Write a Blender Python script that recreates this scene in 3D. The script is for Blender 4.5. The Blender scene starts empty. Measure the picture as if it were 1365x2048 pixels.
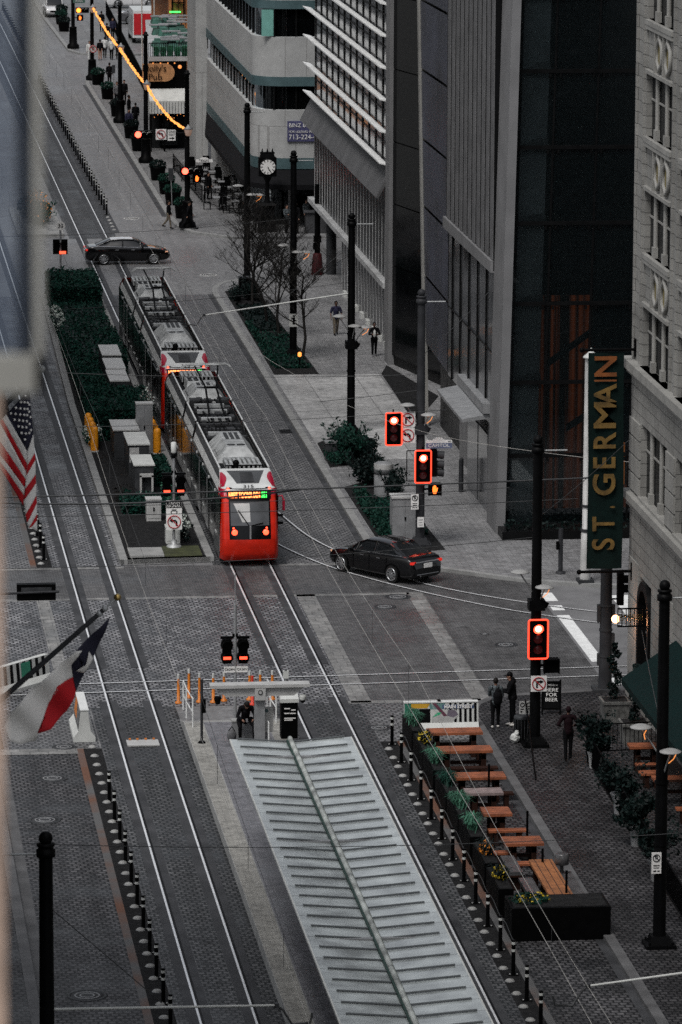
import bpy, math, random
from mathutils import Vector, Matrix
R = math.radians
PI = math.pi
random.seed(7)
C = bpy.context.scene.collection
SC = bpy.context.scene

# ------------------------------------------------------------------ mesh builder
class MB:
    def __init__(s):
        s.v = []; s.f = []; s.mi = []; s.sm = []; s.m = 0; s.T = None
    def add(s, vs, fs, smooth=False):
        o = len(s.v)
        if s.T is not None:
            vs = [tuple(s.T @ Vector(p)) for p in vs]
        s.v += [tuple(p) for p in vs]
        for f in fs:
            s.f.append(tuple(i + o for i in f)); s.mi.append(s.m); s.sm.append(smooth)
        return s
    def bx(s, x0, x1, y0, y1, z0, z1):
        v = [(x0,y0,z0),(x1,y0,z0),(x1,y1,z0),(x0,y1,z0),(x0,y0,z1),(x1,y0,z1),(x1,y1,z1),(x0,y1,z1)]
        return s.add(v, [(0,3,2,1),(4,5,6,7),(0,1,5,4),(1,2,6,5),(2,3,7,6),(3,0,4,7)])
    def box(s, c, d, rz=0, rx=0, ry=0):
        old = s.T
        m = Matrix.Translation(c) @ Matrix.Rotation(rz,4,'Z') @ Matrix.Rotation(rx,4,'X') @ Matrix.Rotation(ry,4,'Y')
        s.T = m if old is None else old @ m
        s.bx(-d[0]/2,d[0]/2,-d[1]/2,d[1]/2,-d[2]/2,d[2]/2)
        s.T = old
        return s
    def fr(s, x0, x1, y0, y1, z0, z1, tx, ty):
        """box with a smaller top, inset by tx, ty"""
        v = [(x0,y0,z0),(x1,y0,z0),(x1,y1,z0),(x0,y1,z0),(x0+tx,y0+ty,z1),(x1-tx,y0+ty,z1),(x1-tx,y1-ty,z1),(x0+tx,y1-ty,z1)]
        return s.add(v, [(0,3,2,1),(4,5,6,7),(0,1,5,4),(1,2,6,5),(2,3,7,6),(3,0,4,7)])
    def loft(s, rings, close=True, caps=True, smooth=True):
        n = len(rings[0]); vs = [p for r in rings for p in r]; fs = []
        for k in range(len(rings)-1):
            for i in range(n if close else n-1):
                j = (i+1) % n
                fs.append((k*n+i, k*n+j, (k+1)*n+j, (k+1)*n+i))
        s.add(vs, fs, smooth)
        if caps and close:
            s.add(rings[0], [tuple(range(n))[::-1]]); s.add(rings[-1], [tuple(range(n))])
        return s
    def cyl(s, a, b, r0, r1=None, n=10, caps=True, smooth=True):
        r1 = r0 if r1 is None else r1
        a = Vector(a); b = Vector(b); d = (b-a)
        if d.length < 1e-6: return s
        d.normalize()
        u = d.orthogonal().normalized() if abs(d.z) < .99 else Vector((1,0,0))
        w = d.cross(u).normalized(); u = w.cross(d)
        ring = lambda c, r: [tuple(c + u*(r*math.cos(2*PI*i/n)) + w*(r*math.sin(2*PI*i/n))) for i in range(n)]
        return s.loft([ring(a,r0), ring(b,r1)], caps=caps, smooth=smooth)
    def tube(s, pts, r, n=6, caps=True):
        pts = [Vector(p) for p in pts]; rings = []; u = None
        rr = r if isinstance(r, (list,tuple)) else [r]*len(pts)
        for i, p in enumerate(pts):
            d = (pts[min(i+1,len(pts)-1)] - pts[max(i-1,0)]).normalized()
            if u is None: u = d.orthogonal().normalized()
            u = (u - d*u.dot(d)).normalized(); w = d.cross(u)
            rings.append([tuple(p + (u*math.cos(2*PI*k/n) + w*math.sin(2*PI*k/n))*rr[i]) for k in range(n)])
        return s.loft(rings, caps=caps)
    def lathe(s, prof, at=(0,0,0), n=14, smooth=True):
        rings = [[(at[0]+r*math.cos(2*PI*i/n), at[1]+r*math.sin(2*PI*i/n), at[2]+z) for i in range(n)] for r, z in prof]
        return s.loft(rings, smooth=smooth)
    def sph(s, c, r, n=10, k=6, sc=(1,1,1)):
        rings = []
        for j in range(1, k):
            t = PI*j/k - PI/2
            rings.append([(c[0]+r*sc[0]*math.cos(t)*math.cos(2*PI*i/n), c[1]+r*sc[1]*math.cos(t)*math.sin(2*PI*i/n), c[2]+r*sc[2]*math.sin(t)) for i in range(n)])
        s.loft(rings, caps=False)
        s.add(rings[0]+[(c[0],c[1],c[2]-r*sc[2])], [((i+1)%n, i, n) for i in range(n)], True)
        s.add(rings[-1]+[(c[0],c[1],c[2]+r*sc[2])], [(i, (i+1)%n, n) for i in range(n)], True)
        return s
    def prism(s, poly, z0, z1, ax='z'):
        """polygon extruded along ax; poly given in the two other axes (x,y) (x,z)->'y' (y,z)->'x'"""
        P = {'z': lambda a,b,t:(a,b,t), 'y': lambda a,b,t:(a,t,b), 'x': lambda a,b,t:(t,a,b)}[ax]
        n = len(poly); lo = [P(a,b,z0) for a,b in poly]; hi = [P(a,b,z1) for a,b in poly]
        fs = [tuple(range(n))[::-1], tuple(range(n,2*n))] + [(i,(i+1)%n,(i+1)%n+n,i+n) for i in range(n)]
        return s.add(lo+hi, fs)
    def quad(s, a, b, c, d): return s.add([a,b,c,d], [(0,1,2,3)])
    def grid(s, fn, us, vs, smooth=True):
        nu = len(us); pts = [fn(u,v) for v in vs for u in us]
        fs = [(j*nu+i, j*nu+i+1, (j+1)*nu+i+1, (j+1)*nu+i) for j in range(len(vs)-1) for i in range(nu-1)]
        return s.add(pts, fs, smooth)
    def build(s, name, m, parent=None, loc=None):
        me = bpy.data.meshes.new(name); me.from_pydata(s.v, [], s.f)
        for x in (m if isinstance(m,(list,tuple)) else [m]): me.materials.append(x)
        me.polygons.foreach_set('material_index', s.mi); me.polygons.foreach_set('use_smooth', s.sm)
        me.update()
        o = bpy.data.objects.new(name, me); C.objects.link(o)
        if parent is not None: o.parent = parent
        if loc: o.location = loc
        return o

def each(mb, name, m, parent=None):
    """every loose piece of the builder becomes an object of its own"""
    up = list(range(len(mb.v)))
    def find(i):
        while up[i] != i: up[i] = up[up[i]]; i = up[i]
        return i
    for fa in mb.f:
        for i in fa[1:]: up[find(i)] = find(fa[0])
    grp = {}
    for k, fa in enumerate(mb.f): grp.setdefault(find(fa[0]), []).append(k)
    out = []
    for ks in grp.values():
        n = MB(); mp = {}
        for k in ks:
            for i in mb.f[k]:
                if i not in mp: mp[i] = len(n.v); n.v.append(mb.v[i])
            n.f.append(tuple(mp[i] for i in mb.f[k])); n.mi.append(mb.mi[k]); n.sm.append(mb.sm[k])
        out.append(n.build(name, m, parent))
    return out
def solid(o):  # make normals consistent
    import bmesh
    bm = bmesh.new(); bm.from_mesh(o.data); bmesh.ops.recalc_face_normals(bm, faces=bm.faces); bm.to_mesh(o.data); bm.free(); return o

def tag(o, label, cat, group=None, kind=None):
    if label: o['label'] = label
    if cat: o['category'] = cat
    if group: o['group'] = group
    if kind: o['kind'] = kind
    return o
def thing(name, label, cat, loc=(0,0,0), rz=0, group=None):
    o = bpy.data.objects.new(name, None); C.objects.link(o); o.empty_display_size = .3
    o.location = loc; o.rotation_euler = (0,0,rz)
    return tag(o, label, cat, group)
def struct(o):
    o['kind'] = 'structure'; return o
def copy_tree(o, loc=None, rz=None, label=None, group=None, parent=None):
    c = o.copy(); C.objects.link(c)
    if parent is not None: c.parent = parent
    if loc is not None: c.location = loc
    if rz is not None: c.rotation_euler = (0,0,rz)
    if label: c['label'] = label
    if group: c['group'] = group
    for ch in list(o.children): copy_tree(ch, parent=c)
    return c
ONES = 'first second third fourth fifth sixth seventh eighth ninth tenth eleventh twelfth thirteenth fourteenth fifteenth sixteenth seventeenth eighteenth nineteenth'.split()
TENS = {2:'twent',3:'thirt',4:'fort',5:'fift',6:'sixt'}
def nth(i):
    if i < 19: return ONES[i]
    t, u = divmod(i+1, 10)
    return TENS[t]+'ieth' if u == 0 else TENS[t]+'y-'+ONES[u-1]
def text(name, body, size, m, parent, loc, rot=(PI/2,0,0), sx=1, align='CENTER', ext=.004, bold=0):
    cu = bpy.data.curves.new(name, 'FONT'); cu.body = body; cu.size = size; cu.extrude = ext; cu.offset = bold
    cu.align_x = align; cu.align_y = 'CENTER'
    tmp = bpy.data.objects.new(name, cu); C.objects.link(tmp); bpy.context.view_layer.update()
    me = bpy.data.meshes.new_from_object(tmp.evaluated_get(bpy.context.evaluated_depsgraph_get())); bpy.data.objects.remove(tmp)
    me.materials.clear(); me.materials.append(m)
    o = bpy.data.objects.new(name, me); C.objects.link(o); o.parent = parent
    o.location = loc; o.rotation_euler = rot; o.scale = (sx,1,1)
    return o

# ------------------------------------------------------------------ materials
def new_mat(name):
    m = bpy.data.materials.new(name); m.use_nodes = True
    nt = m.node_tree; b = nt.nodes['Principled BSDF']
    return m, nt, b
def inp(b, n, v):
    if n in b.inputs: b.inputs[n].default_value = v
def pm(name, col, rough=.6, metal=0, var=.15, scale=3.0, bump=0, spec=.5, coat=0):
    """principled with a soft procedural variation of colour and roughness"""
    m, nt, b = new_mat(name); N = nt.nodes; L = nt.links
    if max(col) < .08 and rough > .35 and spec == .5: spec = .12
    inp(b,'Metallic',metal); inp(b,'Specular IOR Level',spec); inp(b,'Coat Weight',coat); inp(b,'Coat Roughness',.05)
    g = N.new('ShaderNodeNewGeometry'); n1 = N.new('ShaderNodeTexNoise'); n1.inputs['Scale'].default_value = scale; n1.inputs['Detail'].default_value = 5
    L.new(g.outputs['Position'], n1.inputs['Vector'])
    r = N.new('ShaderNodeValToRGB'); e = r.color_ramp.elements
    e[0].position = .3; e[1].position = .7
    e[0].color = tuple(max(0,c*(1-var)) for c in col)+(1,); e[1].color = tuple(min(1,c*(1+var)) for c in col)+(1,)
    L.new(n1.outputs['Fac'], r.inputs['Fac']); L.new(r.outputs['Color'], b.inputs['Base Color'])
    mr = N.new('ShaderNodeMapRange'); mr.inputs['To Min'].default_value = max(.02,rough-.12); mr.inputs['To Max'].default_value = min(1,rough+.12)
    L.new(n1.outputs['Fac'], mr.inputs['Value']); L.new(mr.outputs['Result'], b.inputs['Roughness'])
    if bump:
        n2 = N.new('ShaderNodeTexNoise'); n2.inputs['Scale'].default_value = scale*8; L.new(g.outputs['Position'], n2.inputs['Vector'])
        bp = N.new('ShaderNodeBump'); bp.inputs['Strength'].default_value = bump; bp.inputs['Distance'].default_value = .03
        L.new(n2.outputs['Fac'], bp.inputs['Height']); L.new(bp.outputs['Normal'], b.inputs['Normal'])
    return m
def emit(name, col, st, base=(.02,.02,.02)):
    m, nt, b = new_mat(name)
    inp(b,'Base Color', base+(1,)); inp(b,'Emission Color', tuple(col)+(1,)); inp(b,'Emission Strength', st); inp(b,'Roughness',.3)
    return m
def pave(name, c1, c2, mortar, bw=.22, rh=.22, ms=.025, stain=.5, sscale=.22, rough=.62, rot=0, wet=.25, off=.5, spec=.22, mid=1.0):
    """block paving in world metres with mortar lines, stains and damp patches"""
    m, nt, b = new_mat(name); N = nt.nodes; L = nt.links; inp(b,'Specular IOR Level',spec)
    g = N.new('ShaderNodeNewGeometry'); mp = N.new('ShaderNodeMapping'); mp.inputs['Rotation'].default_value = (0,0,rot)
    L.new(g.outputs['Position'], mp.inputs['Vector'])
    br = N.new('ShaderNodeTexBrick'); br.inputs['Scale'].default_value = 1; br.inputs['Brick Width'].default_value = bw; br.inputs['Row Height'].default_value = rh
    br.inputs['Mortar Size'].default_value = ms; br.inputs['Mortar Smooth'].default_value = .3; br.offset = off
    br.inputs['Color1'].default_value = c1+(1,); br.inputs['Color2'].default_value = c2+(1,); br.inputs['Mortar'].default_value = mortar+(1,)
    L.new(mp.outputs['Vector'], br.inputs['Vector'])
    n1 = N.new('ShaderNodeTexNoise'); n1.inputs['Scale'].default_value = sscale; n1.inputs['Detail'].default_value = 8; n1.inputs['Roughness'].default_value = .62
    L.new(g.outputs['Position'], n1.inputs['Vector'])
    n3 = N.new('ShaderNodeTexNoise'); n3.inputs['Scale'].default_value = 3.2; n3.inputs['Detail'].default_value = 6; n3.inputs['Roughness'].default_value = .7
    L.new(g.outputs['Position'], n3.inputs['Vector'])
    mr = N.new('ShaderNodeMapRange'); mr.inputs['From Min'].default_value = .3; mr.inputs['From Max'].default_value = .7
    mr.inputs['To Min'].default_value = 1-stain; mr.inputs['To Max'].default_value = 1+stain*.55; L.new(n1.outputs['Fac'], mr.inputs['Value'])
    m3 = N.new('ShaderNodeMapRange'); m3.inputs['From Min'].default_value = .3; m3.inputs['From Max'].default_value = .7
    m3.inputs['To Min'].default_value = 1-.38*mid; m3.inputs['To Max'].default_value = 1+.36*mid; L.new(n3.outputs['Fac'], m3.inputs['Value'])
    mu = N.new('ShaderNodeMath'); mu.operation = 'MULTIPLY'; L.new(mr.outputs['Result'], mu.inputs[0]); L.new(m3.outputs['Result'], mu.inputs[1])
    n4 = N.new('ShaderNodeTexNoise'); n4.inputs['Scale'].default_value = .75; n4.inputs['Detail'].default_value = 4; n4.inputs['Distortion'].default_value = .8
    L.new(g.outputs['Position'], n4.inputs['Vector'])
    m4 = N.new('ShaderNodeMapRange'); m4.inputs['From Min'].default_value = .60; m4.inputs['From Max'].default_value = .70
    m4.inputs['To Min'].default_value = 1; m4.inputs['To Max'].default_value = 1-stain*.75; L.new(n4.outputs['Fac'], m4.inputs['Value'])
    mu2 = N.new('ShaderNodeMath'); mu2.operation = 'MULTIPLY'; L.new(mu.outputs['Value'], mu2.inputs[0]); L.new(m4.outputs['Result'], mu2.inputs[1]); mu = mu2
    mp5 = N.new('ShaderNodeMapping'); mp5.inputs['Scale'].default_value = (1.5,.035,1); L.new(g.outputs['Position'], mp5.inputs['Vector'])
    n5 = N.new('ShaderNodeTexNoise'); n5.inputs['Scale'].default_value = 1; n5.inputs['Detail'].default_value = 3; L.new(mp5.outputs['Vector'], n5.inputs['Vector'])
    m5 = N.new('ShaderNodeMapRange'); m5.inputs['From Min'].default_value = .35; m5.inputs['From Max'].default_value = .65
    m5.inputs['To Min'].default_value = 1-stain*.5; m5.inputs['To Max'].default_value = 1+stain*.22; L.new(n5.outputs['Fac'], m5.inputs['Value'])
    mu3 = N.new('ShaderNodeMath'); mu3.operation = 'MULTIPLY'; L.new(mu.outputs['Value'], mu3.inputs[0]); L.new(m5.outputs['Result'], mu3.inputs[1]); mu = mu3
    vm = N.new('ShaderNodeVectorMath'); vm.operation = 'SCALE'; L.new(br.outputs['Color'], vm.inputs[0]); L.new(mu.outputs['Value'], vm.inputs['Scale'])
    L.new(vm.outputs['Vector'], b.inputs['Base Color'])
    rr = N.new('ShaderNodeMapRange'); rr.inputs['From Min'].default_value = .35; rr.inputs['From Max'].default_value = .65
    rr.inputs['To Min'].default_value = rough-wet; rr.inputs['To Max'].default_value = rough+.1; L.new(n1.outputs['Fac'], rr.inputs['Value'])
    L.new(rr.outputs['Result'], b.inputs['Roughness'])
    bp = N.new('ShaderNodeBump'); bp.inputs['Strength'].default_value = .5; bp.inputs['Distance'].default_value = .01
    ms_ = N.new('ShaderNodeMath'); ms_.operation = 'MULTIPLY_ADD'; ms_.inputs[1].default_value = -1; ms_.inputs[2].default_value = 1
    L.new(br.outputs['Fac'], ms_.inputs[0]); L.new(ms_.outputs['Value'], bp.inputs['Height']); L.new(bp.outputs['Normal'], b.inputs['Normal'])
    return m
def glass(name, tint=(.05,.06,.07), alpha=.35, rough=.03, refl=1.45):
    """architectural pane: tinted see-through mixed with a mirror by Fresnel"""
    m = bpy.data.materials.new(name); m.use_nodes = True; nt = m.node_tree; N = nt.nodes; L = nt.links
    for n in list(N): N.remove(n)
    out = N.new('ShaderNodeOutputMaterial'); fr = N.new('ShaderNodeFresnel'); fr.inputs['IOR'].default_value = refl
    tr = N.new('ShaderNodeBsdfTransparent'); tr.inputs['Color'].default_value = (alpha,alpha*1.05,alpha*1.08,1)
    df = N.new('ShaderNodeBsdfDiffuse'); df.inputs['Color'].default_value = tint+(1,)
    gl = N.new('ShaderNodeBsdfGlossy'); gl.inputs['Roughness'].default_value = rough; gl.inputs['Color'].default_value = (.85,.92,.95,1)
    a = N.new('ShaderNodeMixShader'); a.inputs['Fac'].default_value = .3; L.new(tr.outputs[0], a.inputs[1]); L.new(df.outputs[0], a.inputs[2])
    b2 = N.new('ShaderNodeMixShader'); L.new(fr.outputs['Fac'], b2.inputs['Fac']); L.new(a.outputs[0], b2.inputs[1]); L.new(gl.outputs[0], b2.inputs[2])
    L.new(b2.outputs[0], out.inputs['Surface'])
    return m
def leafm(name, c, var=.7):
    m = pm(name, c, .6, 0, var, 2.2, 0, .15)
    return m

M = {}
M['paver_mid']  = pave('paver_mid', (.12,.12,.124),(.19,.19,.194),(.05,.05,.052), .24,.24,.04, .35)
M['paver_dark'] = pave('paver_dark',(.052,.051,.054),(.106,.104,.108),(.012,.012,.013), .235,.235,.036, .65, .4)  # dark brick, with the weaker light of the near end in its colour
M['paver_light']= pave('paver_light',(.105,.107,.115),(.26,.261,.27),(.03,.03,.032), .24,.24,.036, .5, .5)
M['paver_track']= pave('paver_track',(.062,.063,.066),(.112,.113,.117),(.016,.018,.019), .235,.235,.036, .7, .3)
M['paver_band'] = pave('paver_band',(.19,.189,.184),(.24,.238,.232),(.13,.13,.127), .6,.6,.02, .4, .6)
M['paver_cross']= pave('paver_cross',(.095,.094,.096),(.135,.133,.135),(.05,.05,.05), .2,.1,.018, .4, .3)
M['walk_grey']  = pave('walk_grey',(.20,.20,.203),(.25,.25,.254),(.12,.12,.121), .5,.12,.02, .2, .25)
M['walk_slab']  = pave('walk_slab',(.34,.34,.338),(.37,.37,.368),(.22,.22,.22), 2.4,1.9,.03, .22, .3, off=0)
M['walk_brick'] = pave('walk_brick',(.035,.034,.036),(.072,.070,.073),(.008,.008,.009), .235,.235,.036, .65, .28)  # dark brick; dimmer light at the lower right is also in the colour
M['walk_far']   = pave('walk_far',(.15,.15,.151),(.175,.175,.176),(.10,.10,.10), 1.5,1.5,.03, .2, .15)
M['asphalt']    = pm('asphalt', (.15,.15,.153), .75, 0, .2, .8, .25)
M['street_far'] = pave('street_far',(.165,.165,.167),(.18,.18,.182),(.12,.12,.12), 3.0,4.5,.03, .25, .12, off=0)
M['concrete']   = pm('concrete', (.26,.262,.255), .8, 0, .22, 1.5, .2)
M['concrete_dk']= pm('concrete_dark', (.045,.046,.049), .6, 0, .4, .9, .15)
M['kerb']       = pm('kerb', (.22,.222,.218), .8, 0, .2, 2, .15)
M['kerb_dark']  = pm('kerb_dark', (.085,.085,.087), .8, 0, .35, 1.2, .15)
M['soil']       = pm('soil', (.014,.014,.0145), .95, 0, .4, 5, .6)
M['stained']    = None
M['white_paint']= pm('road_paint', (.72,.73,.72), .7, 0, .12, 3)
M['rail']       = pm('rail_steel', (.80,.81,.82), .35, .35, .12, 2)
M['black']      = pm('black_paint', (.0018,.0018,.002), .5, 0, .3, 4, 0, .05)
M['pole']       = pm('pole_paint', (.0022,.0023,.0026), .5, 0, .35, 2, 0, .08)
M['pole_grey']  = pm('pole_grey', (.03,.031,.034), .5, 0, .25, 2)
M['steel']      = pm('galvanised', (.36,.37,.37), .5, .3, .15, 3)
M['white']      = pm('white_metal', (.62,.63,.62), .5, 0, .08, 2)
M['offwhite']   = pm('off_white', (.5,.51,.49), .6, 0, .12, 2)
M['sign_white'] = pm('sign_white', (.72,.71,.69), .5, 0, .04, 2)
M['sign_red']   = pm('sign_red', (.36,.012,.02), .5, 0, .08, 2)
M['ink']        = pm('sign_ink', (.004,.004,.0045), .5, 0, .1, 2, 0, .05)
M['wire']       = pm('wire', (.06,.062,.064), .5, .3, .1, 1)
M['wire_light'] = pm('copper_wire', (.55,.53,.49), .4, .5, .1, 1)
M['cab_grey']   = pm('cabinet_grey', (.22,.225,.23), .55, .1, .18, 3)
M['cab_light']  = pm('cabinet_light', (.42,.42,.41), .55, .1, .12, 3)
M['cab_dark']   = pm('cabinet_dark', (.04,.042,.045), .5, .1, .2, 3)
M['yellow']     = pm('bollard_yellow', (.75,.28,.008), .5, 0, .15, 4)
M['orange']     = pm('post_orange', (.52,.15,.008), .5, 0, .15, 4)
M['red_post']   = pm('post_red', (.6,.035,.01), .5, 0, .1, 4)
M['leaf']       = leafm('leaf_green', (.007,.034,.024))
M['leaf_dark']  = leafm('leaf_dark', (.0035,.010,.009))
M['leaf_light'] = leafm('leaf_pale', (.045,.13,.085), .5)
M['leaf_hedge'] = leafm('leaf_hedge', (.004,.030,.021), .7)
M['flower_white']= pm('flower_white', (.5,.55,.5), .6, 0, .3, 6)
M['flower_yellow']= pm('flower_yellow', (.55,.4,.015), .6, 0, .3, 6)
M['flower_orange']= pm('flower_orange', (.6,.2,.015), .6, 0, .3, 6)
M['bark']       = pm('bark', (.016,.015,.014), .85, 0, .35, 8, .4)
M['grass']      = leafm('grass', (.045,.05,.022), .5)
M['wood']       = None
M['lamp_disc']  = pm('lamp_disc', (.27,.27,.265), .6, 0, .15, 4)
M['win_dark']   = pm('window_dark', (.007,.008,.009), .3, 0, .6, 1.2, 0, .06)
M['car_tail']   = emit('car_tail', (1,.03,.015), .5, (.1,.004,.004))
M['tyre']       = pm('tyre', (.012,.012,.012), .8, 0, .2, 6)
M['car_black']  = pm('car_black', (.002,.002,.0025), .10, 0, .1, 1, 0, .3, .45)
M['car_white']  = pm('car_white', (.6,.6,.6), .2, 0, .05, 1, 0, .5, 1)
M['car_grey']   = pm('car_grey', (.09,.09,.095), .2, .2, .05, 1, 0, .5, 1)
M['car_glass']  = pm('car_glass', (.006,.007,.008), .06, 0, .1, 1, 0, .7)
M['chrome']     = pm('chrome', (.65,.66,.68), .2, 1, .05, 2)
M['alloy']      = pm('alloy', (.5,.51,.52), .3, .9, .08, 3)
M['red_paint']  = pm('tram_red', (.47,.014,.004), .35, 0, .22, 2.5, 0, .25, .12)
M['crimson']    = pm('tram_crimson', (.30,.004,.024), .35, 0, .1, 2, 0, .3, .15)
M['tram_white'] = pm('tram_white', (.52,.53,.52), .35, 0, .14, 1.5)
M['tram_grey']  = pm('tram_grey', (.06,.063,.066), .45, 0, .18, 1.5)
M['tram_black'] = pm('tram_black', (.0025,.003,.0036), .14, 0, .2, 1, 0, .22)
M['roof_deck']  = pm('roof_deck', (.004,.0042,.0046), .7, 0, .4, 2)
M['roof_kit']   = pm('roof_kit', (.30,.31,.31), .55, .1, .4, 2.5)
M['roof_kit_dk']= pm('roof_kit_dark', (.035,.036,.038), .6, .1, .35, 2.5)
M['stone']      = None
M['skin']       = pm('skin', (.30,.16,.11), .6, 0, .1, 8)
M['skin_dark']  = pm('skin_dark', (.10,.05,.035), .6, 0, .1, 8)
M['hair']       = pm('hair', (.010,.008,.007), .6, 0, .2, 20)
M['cl_black']   = pm('cloth_black', (.0022,.0022,.003), .85, 0, .25, 6)
M['cl_navy']    = pm('cloth_navy', (.022,.022,.045), .85, 0, .2, 6)
M['cl_grey']    = pm('cloth_grey', (.11,.11,.115), .85, 0, .2, 6)
M['cl_white']   = pm('cloth_white', (.5,.5,.48), .85, 0, .1, 6)
M['cl_khaki']   = pm('cloth_khaki', (.11,.09,.065), .85, 0, .15, 6)
M['cl_wine']    = pm('cloth_wine', (.008,.0025,.004), .85, 0, .2, 6)
M['cl_print']   = pm('cloth_print', (.06,.07,.075), .85, 0, .9, 14)
M['shoe_white'] = pm('shoe_white', (.5,.48,.45), .7, 0, .1, 6)
M['E_red']      = emit('signal_red', (1,.045,.02), 7.0)
M['E_core']     = emit('signal_core', (1,.28,.2), 9.0)
M['E_border']   = emit('signal_border', (1,.05,.02), 2.2)
M['E_bar']      = emit('signal_bar', (1,.07,.03), 2.6)
M['E_dim']      = emit('signal_unlit', (.2,.004,.006), .09)
M['E_orange']   = emit('hand_orange', (1,.16,.02), 2.4)
M['E_amber']    = emit('led_amber', (1,.2,.05), 5.0)
M['E_green']    = emit('led_green', (.04,.8,.08), 3.5)
M['E_warm']     = emit('lamp_warm', (1,.33,.08), 1.0)
M['E_globe']    = emit('lamp_globe', (1,.50,.25), 5.0)
M['E_tail']     = emit('tail_red', (1,.05,.02), 5.0)
M['E_head']     = emit('head_lamp', (1,.5,.3), .6)
M['glass_dark'] = glass('glass_dark', (.010,.013,.014), .32, .02, 1.4)
M['glass_wall'] = glass('glass_wall', (.006,.010,.011), .62, .02, 1.5)
M['glass_shop'] = glass('glass_shop', (.006,.007,.008), .2, .03, 1.35)
M['awning']     = pm('awning_green', (.001,.0095,.0092), .8, 0, .15, 3)
M['awning_black']= pm('awning_black', (.006,.006,.007), .85, 0, .2, 3)
M['banner']     = pm('banner_cloth', (.003,.010,.009), .85, 0, .25, 4)
M['gold']       = pm('gold_letters', (.13,.075,.015), .7, 0, .45, 3)
M['brass']      = pm('brass', (.45,.32,.12), .3, 1, .1, 3)
M['flag_white'] = pm('flag_white', (.78,.76,.72), .85, 0, .05, 3)
M['flag_red']   = pm('flag_red', (.48,.006,.012), .85, 0, .1, 3)
M['flag_navy']  = pm('flag_navy', (.026,.026,.042), .85, 0, .12, 3)
# ------------------------------------------------------------------ world, camera
W = bpy.data.worlds.new('World'); SC.world = W; W.use_nodes = True
nt = W.node_tree; bg = nt.nodes['Background']
sky = nt.nodes.new('ShaderNodeTexSky'); sky.sky_type = 'NISHITA'; sky.sun_disc = False
SUN_EL, SUN_AZ = R(58), R(215)
sky.sun_elevation = SUN_EL; sky.sun_rotation = SUN_AZ; sky.air_density = 1.0; sky.dust_density = 3.0; sky.ozone_density = 1.0
hs = nt.nodes.new('ShaderNodeHueSaturation'); hs.inputs['Saturation'].default_value = .3
nt.links.new(sky.outputs['Color'], hs.inputs['Color']); nt.links.new(hs.outputs['Color'], bg.inputs['Color'])
bg.inputs['Strength'].default_value = .12
sl = bpy.data.lights.new('sun', 'SUN'); sl.energy = 1.4; sl.angle = R(18); sl.color = (1,.975,.95)
so = bpy.data.objects.new('sun', sl); C.objects.link(so)
sd = Vector((math.sin(SUN_AZ)*math.cos(SUN_EL), math.cos(SUN_AZ)*math.cos(SUN_EL), math.sin(SUN_EL)))
so.rotation_euler = sd.to_track_quat('Z','Y').to_euler(); so.location = (0,150,120)

cam = bpy.data.cameras.new('camera'); co = bpy.data.objects.new('camera', cam); C.objects.link(co); SC.camera = co
PS, TH, RO = 0.11038575829977709, 0.1825460847981222, -.004
f = Vector((math.sin(PS)*math.cos(TH), math.cos(PS)*math.cos(TH), -math.sin(TH)))
r = Vector((math.cos(PS), -math.sin(PS), 0)); u = r.cross(f)
r2 = r*math.cos(RO) - u*math.sin(RO); u2 = u*math.cos(RO) + r*math.sin(RO)
co.matrix_world = Matrix(((r2.x,u2.x,-f.x,0),(r2.y,u2.y,-f.y,0),(r2.z,u2.z,-f.z,36.7),(0,0,0,1)))
cam.sensor_fit = 'VERTICAL'; cam.sensor_height = 36; cam.sensor_width = 24; cam.lens = 9900/2048*36
cam.clip_start = .5; cam.clip_end = 4000
cam.dof.use_dof = True; cam.dof.focus_distance = 190; cam.dof.aperture_fstop = cam.lens/1000/.033
SC.view_settings.view_transform = 'Standard'; SC.view_settings.look = 'None'; SC.view_settings.gamma = 1
SC.view_settings.exposure = .26
SC.cycles.use_denoising = False
SC.cycles.max_bounces = 8; SC.cycles.transparent_max_bounces = 12
SC.cycles.sample_clamp_indirect = 4

# ------------------------------------------------------------------ ground
def sheet(name, x0, x1, y0, y1, z, m):
    o = MB().quad((x0,y0,z),(x1,y0,z),(x1,y1,z),(x0,y1,z)).build(name, m); return struct(o)
def slab(name, poly, z0, z1, m):
    return struct(MB().prism(poly, z0, z1).build(name, m))
def cat(pts, k=6):
    """smooth curve through points"""
    P = [Vector(p) for p in pts]; P = [2*P[0]-P[1]] + P + [2*P[-1]-P[-2]]; o = []
    for i in range(1, len(P)-2):
        a,b,c,d = P[i-1:i+3]
        for j in range(k):
            t = j/k
            o.append(.5*((2*b)+(c-a)*t+(2*a-5*b+4*c-d)*t*t+(3*b-a-3*c+d)*t**3))
    o.append(P[-2]); return o
def ribbon(mb, pts, w, z0, z1):
    """a strip of width w and thickness z0..z1 along 2-D points"""
    rings = []
    for i, p in enumerate(pts):
        d = (pts[min(i+1,len(pts)-1)] - pts[max(i-1,0)]).to_2d().normalized(); n = Vector((-d.y, d.x))*w/2
        rings.append([(p.x+n.x,p.y+n.y,z0),(p.x-n.x,p.y-n.y,z0),(p.x-n.x,p.y-n.y,z1),(p.x+n.x,p.y+n.y,z1)])
    mb.loft(rings, smooth=False); return mb

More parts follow.
